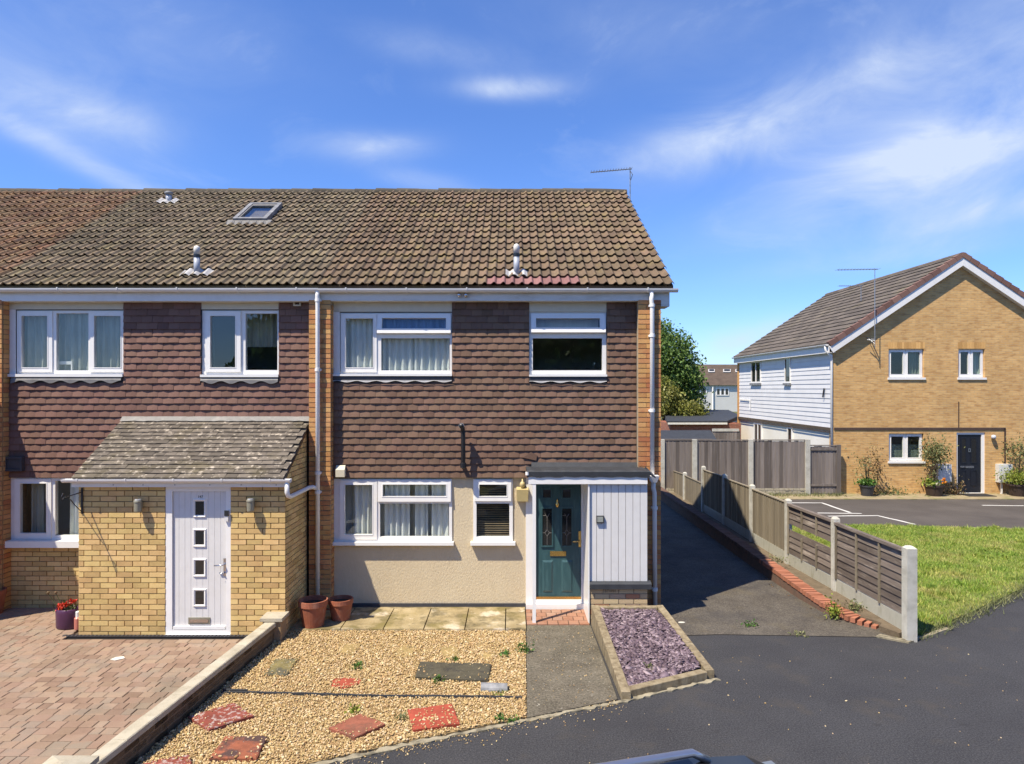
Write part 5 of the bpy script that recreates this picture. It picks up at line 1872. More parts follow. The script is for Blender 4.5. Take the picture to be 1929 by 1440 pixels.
slab('stepping_stone', [(634, 1230), (668, 1232), (681, 1213), (648, 1212)], 'buried_stone', 'half-buried yellow stone furthest from the path', z=.037)
slab('stepping_stone', [(744, 1234), (776, 1236), (782, 1216), (754, 1215)], 'buried_stone', 'half-buried yellow stone, second from the garden wall side', z=.036)
slab('stepping_stone', [(827, 1233), (860, 1240), (866, 1222), (848, 1215), (831, 1219)], 'buried_stone', 'half-buried yellow stone just above the long dark slab', z=.037)
slab('stepping_stone', [(903, 1241), (926, 1243), (933, 1230), (908, 1229)], 'buried_stone', 'half-buried yellow stone closest to the path', z=.035)
# gravel kicked over the slabs, thickest along their edges
ov = []
for ring_, cen, z in SLABS:
    for p in ring_:
        for _ in range(2):
            t = abs(random.gauss(0, .16))
            q = p.lerp(cen, min(t, .95)) + Vector((random.uniform(-.025, .025), random.uniform(-.02, .02), 0))
            ov.append((q.x, q.y, z + .004))
for p in SLABS[4][0]:
    for _ in range(5):
        q = p.lerp(SLABS[4][1], random.random()) + Vector((random.uniform(-.02, .02), random.uniform(-.02, .02) - .06, 0))
        ov.append((q.x, q.y, SLABS[4][2] + .004))
tag(pebbles('slab_gravel', 'gravel_stone', np.array(ov), .0098, .62, .6), 'gravel stones strewn over the stepping stones', 'gravel', kind='stuff')
# half-round grey clay channel lying hollow side down
p0, p1 = Vector((*gp(906, 1293, .05), 0)), Vector((*gp(956, 1295, .05), 0))
v, f = [], []
K = 10
for s, p in ((0, p0), (1, p1)):
    for rr in (.072, .058):
        for k in range(K + 1):
            t = math.pi * k / K
            v.append((p.x, p.y + math.cos(t) * rr, .018 + math.sin(t) * rr))
n = K + 1
for k in range(K):
    f += [(k, k + 1, 2 * n + k + 1, 2 * n + k), (n + k, 3 * n + k, 3 * n + k + 1, n + k + 1), (k, n + k, n + k + 1, k + 1), (2 * n + k, 2 * n + k + 1, 3 * n + k + 1, 3 * n + k)]
tag(MB().add(v, f).build('clay_channel', 'lead', smooth=False), 'grey half-round clay channel lying beside the long dark slab', 'channel')


def weed(px, py, h, spread, n, m, label, z=.03, cat='weed', name='weed', lsize=.05):
    x, y_ = gp(px, py, z)
    w_ = thing(name, label, cat, (x, y_, z), 'weeds seeded in the front')
    p = np.column_stack([rng.normal(0, spread, n) + x, rng.normal(0, spread, n) + y_, z + np.abs(rng.normal(0, h * .5, n))])
    leaves('foliage', m, w_, p, lsize, .45)
    b_ = MB()
    for i in range(4):
        a = random.uniform(0, 6.28)
        b_.tube([(x, y_, z - .01), (x + math.cos(a) * spread, y_ + math.sin(a) * spread, z + h * .7)], .003, 5)
    b_.build('stem', m, w_)
    return w_


weed(673, 1256, .05, .045, 60, 'leaf_fresh', 'small green weed above the small red stone')
weed(988, 1226, .08, .05, 80, 'leaf_fresh', 'leafy weed growing against the left edge of the path')
weed(950, 1234, .05, .04, 45, 'leaf_fresh', 'small weed next to the leafy one by the path')
weed(824, 1284, .05, .04, 45, 'leaf_fresh', 'small weed at the front edge of the long dark slab')
weed(855, 1244, .03, .03, 30, 'leaf_fresh', 'tiny weed behind the long dark slab')
weed(664, 1340, .05, .035, 35, 'leaf_lime', 'wispy weed behind the diamond-laid slab')
weed(944, 1354, .04, .03, 30, 'leaf_fresh', 'small weed near the tarmac by the path foot')
weed(966, 1357, .03, .03, 25, 'leaf_fresh', 'tiny weed in the gravel corner at the path foot')
weed(945, 1308, .03, .03, 25, 'leaf_lime', 'tiny weed below the grey clay channel')
weed(758, 1352, .03, .04, 30, 'leaf_olive', 'pale weed left of the brightest red slab')

# ================================================================== raised bed of sleepers with slate
rb = thing('raised_bed', 'timber raised bed sloping down to the tarmac, filled with plum slate', 'planter', (1.75, 8.8, 0))
BL, BR_, FR, FL = Vector((1.150, 9.885, .300)), Vector((2.185, 9.885, .302)), Vector((2.40, 8.10, .095)), Vector((1.205, 7.515, .092))


def sleeper(a, b_, w, inward, z0=-.02, name='sleeper', cut=0):
    d = (b_ - a)
    d.z = 0
    d.normalize()
    n_ = Vector((-d.y, d.x, 0))
    if n_.dot(inward - a) < 0:
        n_ = -n_
    q = [a, b_, b_ + n_ * w, a + n_ * w]
    lo = [(p.x, p.y, z0) for p in q]
    hi = [(p.x + (n_.x * .004 if i < 2 else -n_.x * .004), p.y + (n_.y * .004 if i < 2 else -n_.y * .004), p.z) for i, p in enumerate(q)]
    m_ = MB().hexa(lo, [(p.x, p.y, p.z - .006) for p in q])
    m_.hexa([(p.x, p.y, p.z - .006) for p in q], hi)
    return m_.build(name, 'sleeper', rb)


CEN = (BL + BR_ + FR + FL) / 4
sleeper(BL.lerp(FL, .0), BL.lerp(FL, .55), .105, CEN)
sleeper(BL.lerp(FL, .554), BL.lerp(FL, 1.0), .105, CEN)
sleeper(BR_.lerp(FR, .0), BR_.lerp(FR, .62), .10, CEN)
sleeper(BR_.lerp(FR, .624), BR_.lerp(FR, 1.0), .10, CEN)
sleeper(FL.lerp(FR, .085) - Vector((0, 0, .004)), FL.lerp(FR, .918) - Vector((0, 0, .004)), .105, CEN)
sleeper(BL.lerp(BR_, .104) + Vector((0, -.002, -.005)), BL.lerp(BR_, .902) + Vector((0, -.002, -.005)), .085, CEN)
inner = [(1.26, 9.78), (2.085, 9.78), (2.27, 8.20), (1.31, 7.66)]
zin = lambda x, y_: .30 - (9.885 - y_) / 2.0 * .205 - .035
MB().add([(x, y_, zin(x, y_) - .01) for x, y_ in inner], [(0, 1, 2, 3)]).build('soil', 'slate_bed', rb)
pts = scatter(inner, 5200)
z = np.array([zin(a, c_) for a, c_ in pts]) + rng.uniform(-.004, .022, len(pts))
tag(chips('slate_chippings', 'slate_chip', np.column_stack([pts, z]), .0215, .5), 'plum slate chippings filling the raised bed', 'slate', kind='stuff')
weed(1223, 1259, .05, .03, 26, 'leaf_olive', 'pale weed growing among the plum slate', z=.10)

# ================================================================== pots by the houses
def pot(name, c, r_top, r_bot, h, m, label, cat='plant pot', rim=.02, soil=True, group=None):
    p_ = thing(name, label, cat, c, group)
    MB().lathe([(r_bot, 0), (r_bot + (r_top - r_bot) * .75, h * .75), (r_top - rim * .3, h * .78), (r_top, h * .79), (r_top, h), (r_top - rim, h), (r_top - rim * 1.2, h * .8), (r_bot * .9, h * .5)], c, 28).build('pot', m, p_, smooth=False)
    if soil:
        MB().lathe([(r_top - rim * 1.15, h * .82), (.01, h * .85)], c, 20).build('compost', 'compost', p_)
    return p_


x, y = gp(587, 1182, .05)
pot('terracotta_pot', (x, y + .08, .052), .205, .145, .37, 'terracotta', 'larger terracotta pot standing in the corner by the porch')
x, y = gp(640, 1169, .05)
pot('terracotta_pot', (x, y + .06, .052), .180, .13, .30, 'terracotta', 'smaller terracotta pot standing against the cream wall')
x, y = gp(-16, 1158, .03)
pot('terracotta_pot', (x, y, .04), .19, .14, .36, 'terracotta', 'terracotta pot cut off by the left edge of the picture')

x, y = gp(118, 1190, .03)
fp = thing('flower_pot', 'purple glazed oval pot of red flowers beside the brick porch', 'flower pot', (x, y + .12, .043))
c = (x, y + .12, .043)
MB().lathe([(.145, 0), (.160, .02), (.165, .22), (.168, .27), (.160, .28), (.150, .27), (.145, .15)], c, 28, sx=1.0, sy=.72).build('pot', 'purple_glaze', fp, smooth=True)
MB().lathe([(.15, .225), (.01, .235)], c, 20, sy=.72).build('compost', 'compost', fp)
n = 90
p = np.column_stack([rng.normal(0, .065, n) + c[0], rng.normal(0, .04, n) + c[1], c[2] + .27 + np.abs(rng.normal(0, .03, n))])
leaves('foliage', 'leaf_olive', fp, p, .06)
for i in range(7):
    fx, fy, fz = c[0] - .11 + i * .036, c[1] - .05 + random.uniform(-.03, .03), c[2] + .30 + i * .016 + random.uniform(-.015, .015)
    q = np.array([(fx, fy, fz)]) + rng.normal(0, .014, (34, 3))
    leaves('blossom', 'petal_red', fp, q, .028, .9)
for dx_ in (-.30, -.19):
    MB().tube([(c[0] - .12, c[1] + .02, c[2] + .24), (c[0] + dx_ * .8, c[1] + .05, c[2] + .36), (c[0] + dx_ - .02, c[1] + .05, c[2] + .47)], .004, 5).build('stalk', 'leaf_olive', fp)
    MB().lathe([(.0, 0), (.018, .01), (.02, .03), (.0, .045)], (c[0] + dx_ - .02, c[1] + .05, c[2] + .46), 8).build('seed_head', 'leaf_brown', fp)
x, y = gp(146, 1189, .03)
jar = thing('jar', 'small pink and white plastic bottle tucked behind the porch corner', 'bottle', (x - .01, 9.62, .043))
MB().lathe([(.045, 0), (.05, .01), (.05, .16), (.03, .18)], (x - .01, 9.62, .043), 14).build('body', 'pink_plastic', jar)
MB().lathe([(.032, 0), (.032, .07), (.01, .08)], (x - .01, 9.62, .222), 14).build('cap', 'white_paint', jar)


# ================================================================== lawn, car park, side fence
LAWN = [(5.50, 9.40), (6.1, 9.78), (7.0, 10.40), (8.73, 11.66), (11, 13.45), (14.6, 16.0), (14.6, 16.4), (12.4, 16.55), (9.0, 17.05), (5.42, 17.1)]
sheet('lawn', 'lawn_soil', LAWN, .035, .06)
pts = scatter(LAWN, 80000)
tag(blades('grass', 'grass_blade', None, np.column_stack([pts, np.full(len(pts), .03)]), .050, .9, .006), 'short sunlit lawn with straw patches beyond the side fence', 'grass', kind='stuff')
# taller tufts and broad-leaved weeds breaking the even sward
tc_ = scatter(LAWN, 230)
tp = (tc_[:, None, :] + rng.normal(0, .05, (230, 55, 2))).reshape(-1, 2)
tag(blades('grass_tufts', 'grass_blade', None, np.column_stack([tp, np.full(len(tp), .03)]), .095, .8, .007), 'longer tufts standing in the lawn', 'grass', kind='stuff')
tc_ = scatter(LAWN, 34)
tp = (tc_[:, None, :] + rng.normal(0, .05, (34, 22, 2))).reshape(-1, 2)
tag(leaves('lawn_weeds', 'leaf_lime', None, np.column_stack([tp, .05 + rng.uniform(0, .03, len(tp))]), .06), 'broad-leaved weeds dotted through the lawn', 'weeds', kind='stuff')
ed = []
for (a, b_) in zip(LAWN[:5], LAWN[1:6]):
    a, b_ = np.array(a), np.array(b_)
    k = int(np.linalg.norm(b_ - a) * 420)
    ed.append(a + (b_ - a) * rng.uniform(0, 1, (k, 1)) + rng.normal(0, .085, (k, 2)))
ed = np.concatenate(ed)
tag(blades('edge_grass', 'leaf_olive', None, np.column_stack([ed, np.full(len(ed), .012)]), .085, 1.2, .006), 'straw-coloured grass straggling over the lawn edge', 'grass', kind='stuff')
tag(strip([(5.40, 9.29), (5.75, 9.44), (6.2, 9.72)], .06, -.01, .03, .008).build('lawn_kerb', 'kerb'), kind='structure')
sheet('car_park', 'car_park', [(5.35, 16.9), (9.0, 17.0), (12.4, 16.5), (14.6, 16.3), (30, 16.0), (30, 21.15), (5.35, 21.15)], .006)
sheet('house_apron', 'verge_soil', [(5.2, 21.1), (30, 21.1), (30, 22.3), (5.2, 22.3)], .03, .05)
tag(strip([(8.7, 17.05), (10.5, 16.85), (12.4, 16.6), (14.5, 16.35)], .10, -.01, .03, .02).build('lawn_kerb', 'kerb'), kind='structure')
for i, ln in enumerate([[(1478, 947.5), (1548, 947.5), (1602, 966)], [(1540, 966.5), (1623, 967.5)], [(1560, 972.5), (1653, 971.5), (1724, 988)], [(1850, 952), (1929, 953)]]):
    q = [gp(x, y_, .012) for x, y_ in ln]
    tag(strip(q, .085, .009, .0115, .004, .2).build('bay_marking', 'line_paint'), kind='structure')

PX = [(5.42, 9.31, 1.29), (5.36, 11.31, 1.31), (5.28, 13.05, 1.33), (5.26, 14.95, 1.34), (5.25, 16.85, 1.33), (5.22, 18.6, 1.33), (5.22, 20.6, .92), (5.22, 22.6, .86), (5.22, 24.3, .84)]
sf = thing('side_fence', 'garden fence of mixed weathered panels between concrete posts along the drive', 'fence', (5.3, 15, 0))
for i, (x, y_, h) in enumerate(PX):
    s = .068 if i == 0 else .052
    m_ = MB().box(x - s, x + s, y_ - s, y_ + s, 0, h - .03)
    m_.hexa([(x - s, y_ - s, h - .03), (x + s, y_ - s, h - .03), (x + s, y_ + s, h - .03), (x - s, y_ + s, h - .03)], [(x - s * .5, y_ - s * .5, h), (x + s * .5, y_ - s * .5, h), (x + s * .5, y_ + s * .5, h), (x - s * .5, y_ + s * .5, h)])
    m_.build('post', 'concrete_post', sf)
for i in range(len(PX) - 1):
    (xa, ya, ha), (xb, yb, hb) = PX[i], PX[i + 1]
    ya, yb = ya + .05, yb - .05
    X = lambda yy: xa + (xb - xa) * (yy - ya) / (yb - ya)
    low = i >= 5
    if i == 5:
        ha = hb
    gz = .30 if i < 5 else .12
    MB().hexa([(X(ya) - .02, ya, 0), (X(ya) + .02, ya, 0), (X(yb) + .02, yb, 0), (X(yb) - .02, yb, 0)], [(X(ya) - .02, ya, gz), (X(ya) + .02, ya, gz), (X(yb) + .02, yb, gz), (X(yb) - .02, yb, gz)]).build('gravel_board', 'gravel_board' if i < 5 else 'tan_board', sf)
    ta, tb = ha - .09, hb - .11
    if i < 2:
        # waney lap: horizontal boards lapped like clapboard, battens on the near face
        nb = 8
        for k in range(nb):
            if i == 1 and k == 4:
                continue
            z0 = gz + .012 + k * (ta - gz - .03) / nb
            hgt = (ta - gz - .03) / nb + .025
            if i == 1 and k == 3:
                hgt -= .025
            j = random.uniform(-.006, .006)
            lo = [(X(ya) - .018, ya, z0 + j), (X(ya) - .008, ya, z0 + j), (X(yb) - .008, yb, z0 - j), (X(yb) - .018, yb, z0 - j)]
            hi = [(X(ya) + .000, ya, z0 + hgt), (X(ya) + .008, ya, z0 + hgt), (X(yb) + .008, yb, z0 + hgt), (X(yb) + .000, yb, z0 + hgt)]
            MB().hexa(lo, hi).build('lap_board', 'lap_board', sf)
        for t in (.012, .33, .66, .988):
            yy = ya + (yb - ya) * t
            zt = ta + (tb - ta) * t
            spans = [(gz, zt)] if i == 0 or t in (.012, .988) else [(gz, .70), (.86, zt)]
            for (z0, z1) in spans:
                MB().box(X(yy) - .042, X(yy) - .017, yy - .016, yy + .016, z0, z1).build('batten', 'tan_board', sf)
        MB().hexa([(X(ya) - .05, ya, ta - .01), (X(ya) + .03, ya, ta - .01), (X(yb) + .03, yb, tb - .01), (X(yb) - .05, yb, tb - .01)], [(X(ya) - .045, ya, ta + .03), (X(ya) + .025, ya, ta + .03), (X(yb) + .025, yb, tb + .03), (X(yb) - .045, yb, tb + .03)]).build('top_rail', 'lap_board', sf)
    else:
        yy = ya
        while yy < yb - .02:
            w = min(.118, yb - yy)
            j = random.uniform(-.012, .012)
            t = (yy - ya) / (yb - ya)
            zt = ta + (tb - ta) * t + j
            MB().hexa([(X(yy) - .022, yy, gz), (X(yy) - .002, yy, gz), (X(yy) - .002, yy + w, gz), (X(yy) - .010, yy + w, gz)], [(X(yy) - .022, yy, zt), (X(yy) - .002, yy, zt), (X(yy) - .002, yy + w, zt), (X(yy) - .010, yy + w, zt)]).build('feather_board', 'tan_board', sf)
            yy += .112
        MB().hexa([(X(ya) - .03, ya, ta - .0), (X(ya) + .02, ya, ta - .0), (X(yb) + .02, yb, tb), (X(yb) - .03, yb, tb)], [(X(ya) - .03, ya, ta + .022), (X(ya) + .02, ya, ta + .022), (X(yb) + .02, yb, tb + .022), (X(yb) - .03, yb, tb + .022)]).build('top_rail', 'tan_board', sf)

# low brick edging in front of that fence
LP = [(5.16, 9.74, .05), (4.90, 10.02, .10), (4.74, 10.5, .155), (4.66, 11.2, .21), (4.62, 12.3, .25), (4.60, 14, .28), (4.58, 17, .30), (4.56, 20, .30), (4.56, 24, .30)]
le = thing('brick_edging', 'low brick edging wall, bright orange where the sun reaches it', 'edging', (4.65, 14, 0))
path = []
for (a, b_) in zip(LP, LP[1:]):
    a, b_ = Vector(a), Vector(b_)
    n_ = max(1, int((b_ - a).length / .078))
    path += [a.lerp(b_, i / n_) for i in range(n_)]
m_ = MB()
v, f = [], []
for i, p in enumerate(path):
    d = (path[min(i + 1, len(path) - 1)] - path[max(i - 1, 0)])
    d.z = 0
    d.normalize()
    n_ = Vector((d.y, -d.x, 0))
    q = p + n_ * .20
    v += [(p.x + n_.x * .012, p.y + n_.y * .012, 0), (p.x + n_.x * .012, p.y + n_.y * .012, p.z - .066), (q.x, q.y, q.z - .066), (q.x, q.y, 0)]
for i in range(len(path) - 1):
    for k in range(3):
        f.append((i * 4 + k, i * 4 + k + 1, i * 4 + k + 5, i * 4 + k + 4))
m_.add(v, f).build('footing', 'shaded_dirty_brick', le)
hb = MB().box(-.0345, .0345, 0, .212, -.068, 0)
hb.v = [(x * (.95 if z > -.01 else 1), y_, z) for x, y_, z in hb.v]
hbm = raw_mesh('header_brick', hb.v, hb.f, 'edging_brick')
hb_shaded = raw_mesh('header_brick', hb.v, hb.f, 'shaded_dirty_brick')
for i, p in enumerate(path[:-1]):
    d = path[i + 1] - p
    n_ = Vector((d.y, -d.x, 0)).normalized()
    inst('header_brick', hbm if p.y < 12.6 + random.uniform(-.3, .3) else hb_shaded, le, (p.x, p.y, p.z + random.uniform(-.004, .004)), rot=(random.uniform(-.03, .03), random.uniform(-.03, .03), math.atan2(-n_.x, n_.y) + random.uniform(-.03, .03)))  # past the shadow boundary the headers take the brick with shade painted in
sheet('fence_border', 'earth', [(5.30, 9.34), (5.42, 9.42), (5.38, 11), (5.26, 24), (4.72, 24), (4.76, 12.5), (4.86, 11), (5.05, 10.15), (5.28, 9.75), (5.18, 9.62)], .09, .1)
sheet('border_kerb', 'kerb', [(5.02, 9.42), (5.34, 9.19), (5.44, 9.24), (5.12, 9.50)], .022, .04)
weed(1571, 1160, .20, .05, 110, 'leaf_lime', 'tall lime-green weed growing through the brick edging', z=.06, lsize=.07)
weed(1608, 1148, .12, .07, 130, 'leaf_olive', 'bushy pale-tipped weed against the gravel board', z=.10, lsize=.05)
weed(1466, 1058, .10, .10, 60, 'leaf_olive', 'straggly grass tuft where the fence shadow ends', z=.22)
weed(1413, 1178, .025, .06, 60, 'leaf_fresh', 'flat green weed in the cracked drive', z=.012)
weed(1505, 1196, .02, .05, 40, 'leaf_olive', 'flat yellowish weed at the foot of the drive', z=.012)
pts = np.column_stack([rng.uniform(3.9, 5.0, 260), rng.uniform(9.9, 13.6, 260), np.full(260, .012)])
pts = pts[(pts[:, 0] > 4.45 - .25 * (12.5 - pts[:, 1]) * (pts[:, 1] < 12.5) * -.2)]
tag(leaves('fallen_leaves', 'leaf_brown', None, pts, .035), 'dry leaves and crumbs drifted along the edging wall', 'leaves', kind='stuff')
tag(MB().lathe([(.0, 0), (.05, .0), (.05, .006), (.0, .008)], (*gp(1284, 1173, .01), .009), 12, sy=.5).build('can_lid', 'petal_white'), 'small white lid lying on the drive by the raised bed', 'litter')

# ================================================================== fence across the back
bf = thing('back_fence', 'tall grey feather-edge fence across the far end of the drive', 'fence', (8, 22, 0))
YB = 22.0
PB = [wx(x, YB) for x in (1247, 1308, 1413.5, 1520.5)]
ZB = wz(831, YB)
for x in PB:
    MB().box(x - .075, x + .075, YB - .07, YB + .05, 0, ZB + .05).build('post', 'concrete_post', bf)
ends = PB + [wx(1583, YB)]
for i in range(len(PB)):
    x0, x1 = ends[i] + .075, ends[i + 1] - (.075 if i < 3 else 0)
    if i == 3:
        x0 += .02
    z0, z1 = (.24, ZB) if i < 3 else (.06, wz(841, YB))
    if i < 3:
        rbm = MB()
        for r in range(3):
            xx = x0
            while xx < x1:
                w = random.uniform(.10, .24)
                rbm.box(xx, min(xx + w - .012, x1), YB - .03 + random.uniform(-.01, .01), YB + .02, r * .08, r * .08 + .068)
                xx += w
        rbm.build('gravel_board', 'coping', bf)
    x = x0
    while x < x1 - .02:
        w = min(.128, x1 - x)
        j = random.uniform(-.015, .01)
        MB().hexa([(x, YB - .022, z0), (x + w, YB - .010, z0), (x + w, YB, z0), (x, YB, z0)], [(x, YB - .022, z1 + j), (x + w, YB - .010, z1 + j), (x + w, YB, z1 + j), (x, YB, z1 + j)]).build('feather_board', 'grey_board', bf)
        x += .122
    box('top_rail', 'grey_board', bf, x0, x1, YB - .03, YB + .02, z1 + .012, z1 + .045)
x0, x1 = wx(1575, YB), wx(1583, YB)
box('gate_post', 'grey_board', bf, x0, x1, YB - .05, YB + .05, 0, wz(838, YB))
for zz in (.30, 1.45):
    box('gate_rail', 'grey_board', bf, ends[3] + .11, x0, YB - .045, YB - .0225, zz, zz + .07)

# ================================================================== the brick house to the right
YR = 22.2
XL_, XM_, XR_ = 10.45, 14.56, 18.67
rh = thing('gabled_house', 'detached yellow brick house with white boarded flank and black door', 'house', (14.5, 22.2, 0))
WZE = 4.72
pr_ = lambda x0, x1, a, b_: pxr(x0, x1, a, b_, YR)
H1, H2, H3 = pr_(1674, 1740.5, 657.5, 715), pr_(1805.5, 1855, 657.5, 715), pr_(1674.5, 1740, 817, 872.5)
HD = (wx(1802, YR), wx(1856, YR), 0.0, wz(815, YR))
MB().panel(XL_, XR_, 0, WZE, YR, YR + .28, holes=[H1, H2, H3, HD]).build('front_wall', 'far_brick', rh)
apex = WZE + (XM_ - XL_) * .672
MB().prism([(XL_ + .0, WZE), (XR_, WZE), (XM_, apex)], YR, YR + .25, 'y').build('gable', 'far_brick', rh)
YE = 31.4
MB().box(XL_ + .02, XL_ + .27, YR + .28, YE, 0, 2.14).build('flank_wall', 'white_render', rh)
MB().box(XL_ + .02, XL_ + .27, YR + .28, YE, 2.14, WZE + .1).build('flank_upper_wall', 'weatherboard', rh)
MB().box(XR_ - .27, XR_, YR + .28, YE, 0, WZE).box(XL_ + .27, XR_ - .27, YE - .28, YE, 0, WZE).prism([(XL_, WZE), (XR_, WZE), (XM_, apex)], YE - .25, YE, 'y').build('rear_wall', 'far_brick', rh)
nb = 16
bh = (WZE - 2.16) / nb
sw_holes = [(wx(1416, 1) and 28.6, 29.75, wz(722, 29.2), wz(681, 29.2)), (25.55, 26.1, wz(722, 25.8), 4.62)]
for k in range(nb):
    z0 = 2.16 + k * bh
    spans = [(YR + .05, YE - .05)]
    for h in sw_holes:
        if h[2] < z0 + bh / 2 < h[3]:
            ns = []
            for (a, c_) in spans:
                if c_ <= h[0] or a >= h[1]:
                    ns.append((a, c_))
                else:
                    ns += [(a, h[0]), (h[1], c_)]
            spans = ns
    for (a, c_) in spans:
        MB().hexa([(XL_ - .020, a, z0), (XL_ + .02, a, z0), (XL_ + .02, c_, z0), (XL_ - .020, c_, z0)], [(XL_ - .004, a, z0 + bh + .004), (XL_ + .02, a, z0 + bh + .004), (XL_ + .02, c_, z0 + bh + .004), (XL_ - .004, c_, z0 + bh + .004)]).build('weatherboard', 'weatherboard', rh)
box('board_drip', 'bark', rh, XL_ - .06, XL_ + .021, YR + .02, YE, 2.06, 2.155)
box('cable_run', 'cable', rh, XL_ - .075, XL_ - .055, YR + .1, YE - .1, 2.0, 2.03)
box('corner_strip', 'pier_brick', rh, XL_ - .05, XL_ + .02, YE - .05, YE + .12, 0, WZE - .05)
for (a, c_, z0, z1, fr) in ((28.6, 29.75, wz(722, 29.2), wz(681, 29.2), 1), (25.55, 26.1, wz(722, 25.8), 4.62, 0), (28.5, 29.4, .75, wz(797, 29), 1), (25.4, 25.85, .75, wz(805, 25.6), 1)):
    m_ = MB()
    mid_ = (a + c_) / 2
    if fr and c_ - a > .6:
        gl = [(a + .06, mid_ - .03, z0 + .06, z1 - .06), (mid_ + .03, c_ - .06, z0 + .06, z1 - .06)]
    else:
        gl = [(a + .05, c_ - .05, z0 + .06, z1 - .06)]
    m_.panel(a, c_, z0, z1, XL_ - .045, XL_ + .019, holes=gl, axis='x')
    w_ = m_.build('flank_window', 'white_plastic', rh)
    for g in gl:
        box('pane', 'dark_glass', w_, XL_ - .015, XL_ + .0185, g[0] - .01, g[1] + .01, g[2] - .01, g[3] + .01)
    box('sill', 'lead', w_, XL_ - .09, XL_ - .03, a - .03, c_ + .03, z0 - .09, z0)
MB().tube([(XL_ - .05, 22.75, 3.45), (XL_ - .07, 22.8, 3.15)], .025, 6).build('flank_lamp', 'black_plastic', rh)
MB().tube([(XL_ - .05, 31.2, 2.95), (XL_ - .06, 29.8, 2.95), (XL_ - .06, 29.8, 2.55)], .02, 6).build('overflow_pipe', 'white_plastic', rh)

# roof of that house: real courses of tiles
ES = math.atan(.672)
ev = Vector((XL_ - .22, 0, 4.90))
RL = (XM_ - ev.x) / math.cos(ES)
YF0 = YR - .16
YF1 = YE + .12
on_r = lambda s, y_, n_, sg: ((ev.x + s * math.cos(ES) - n_ * math.sin(ES)) if sg > 0 else 2 * XM_ - (ev.x + s * math.cos(ES) - n_ * math.sin(ES)), y_, ev.z + s * math.sin(ES) + n_ * math.cos(ES))
rf = MB()
for sg in (1, -1):
    rf.hexa([on_r(0, YF0 + .03, -.09, sg), on_r(RL, YF0 + .03, -.09, sg), on_r(RL, YF1, -.09, sg), on_r(0, YF1, -.09, sg)], [on_r(0, YF0 + .03, -.03, sg), on_r(RL, YF0 + .03, -.03, sg), on_r(RL, YF1, -.03, sg), on_r(0, YF1, -.03, sg)])
rf = rf.build('roof', 'house_roof_tile', rh)
tl = MB()
NR = 17
g = RL / NR
for sg in (1, -1):
    for k in range(NR):
        y_ = YF0 + (.0 if k % 2 else -.16)
        while y_ < YF1:
            a, c_ = max(y_, YF0), min(y_ + .325, YF1)
            j = random.uniform(-.004, .004)
            if c_ - a > .04:
                q0 = [on_r(k * g, a, -.02, sg), on_r(k * g + g + .05, a, -.03, sg), on_r(k * g + g + .05, c_, -.03, sg), on_r(k * g, c_, -.02, sg)]
                q1 = [on_r(k * g, a, .035 + j, sg), on_r(k * g + g + .05, a, .002, sg), on_r(k * g + g + .05, c_, .002, sg), on_r(k * g, c_, .035 + j, sg)]
                tl.hexa(q0, q1)
            y_ += .33
tag(tl.build('roof_tiles', 'house_roof_tile', rf), kind='stuff')
for i in range(21):
    a = YF0 - .02 + i * .45
    v, f = [], []
    for yy in (a, min(a + .445, YF1 + .02)):
        for k in range(7):
            t = math.pi * k / 6
            v.append((XM_ - math.cos(t) * .15, yy, apex + .26 + math.sin(t) * .10))
    for k in range(6):
        f.append((k, k + 1, 8 + k, 7 + k))
    f += [tuple(range(7)), tuple(range(13, 6, -1))]
    MB().add(v, f).build('ridge_tile', 'house_roof_tile', rf)
for sg in (1, -1):
    for k in range(NR):
        yv = YF0 - .03 - (.005 if sg < 0 else 0)
        q0 = [on_r(k * g, yv, -.11, sg), on_r(k * g + g * 1.02, yv, -.11, sg), on_r(k * g + g * 1.02, YF0 + .13, -.02, sg), on_r(k * g, YF0 + .13, -.02, sg)]
        q1 = [on_r(k * g, yv, .058, sg), on_r(k * g + g * 1.02, yv, .030, sg), on_r(k * g + g * 1.02, YF0 + .13, .030, sg), on_r(k * g, YF0 + .13, .058, sg)]
        MB().hexa(q0, q1).build('verge_cap', 'verge_cap', rf)
    yv = YF0 - .005 - (.004 if sg < 0 else 0)
    bb = MB().hexa([on_r(-.05, yv, -.33, sg), on_r(RL - .215, yv, -.33, sg), on_r(RL - .215, YF0 + .025, -.33, sg), on_r(-.05, YF0 + .025, -.33, sg)],
                   [on_r(-.05, yv, -.10, sg), on_r(RL - .06, yv, -.10, sg), on_r(RL - .06, YF0 + .025, -.10, sg), on_r(-.05, YF0 + .025, -.10, sg)])
    bb.build('barge_board', 'white_paint', rh)
    MB().hexa([on_r(.0, YF0 + .026, -.33, sg), on_r(RL - .22, YF0 + .026, -.33, sg), on_r(RL - .22, YR + .01, -.33, sg), on_r(.0, YR + .01, -.33, sg)],
              [on_r(.0, YF0 + .026, -.31, sg), on_r(RL - .22, YF0 + .026, -.31, sg), on_r(RL - .22, YR + .01, -.31, sg), on_r(.0, YR + .01, -.31, sg)]).build('verge_soffit', 'white_paint', rh)
box('eaves_fascia', 'white_paint', rh, XL_ - .21, XL_ - .18, YF0 + .03, YF1, 4.60, 4.86)
box('eaves_soffit', 'white_paint', rh, XL_ - .18, XL_ + .02, YF0 + .03, YF1, 4.605, 4.62)
K = 6
v, f = [], []
for yy in (YF0 + .03, YF1):
    for k in range(K + 1):
        t = math.pi + math.pi * k / K
        v.append((XL_ - .265 + math.cos(t) * .055, yy, 4.875 + math.sin(t) * .055))
for k in range(K):
    f.append((k, k + 1, K + 2 + k, K + 1 + k))
f.append(tuple(range(K + 1)))
MB().add(v, f).build('eaves_gutter', 'white_plastic', rh)
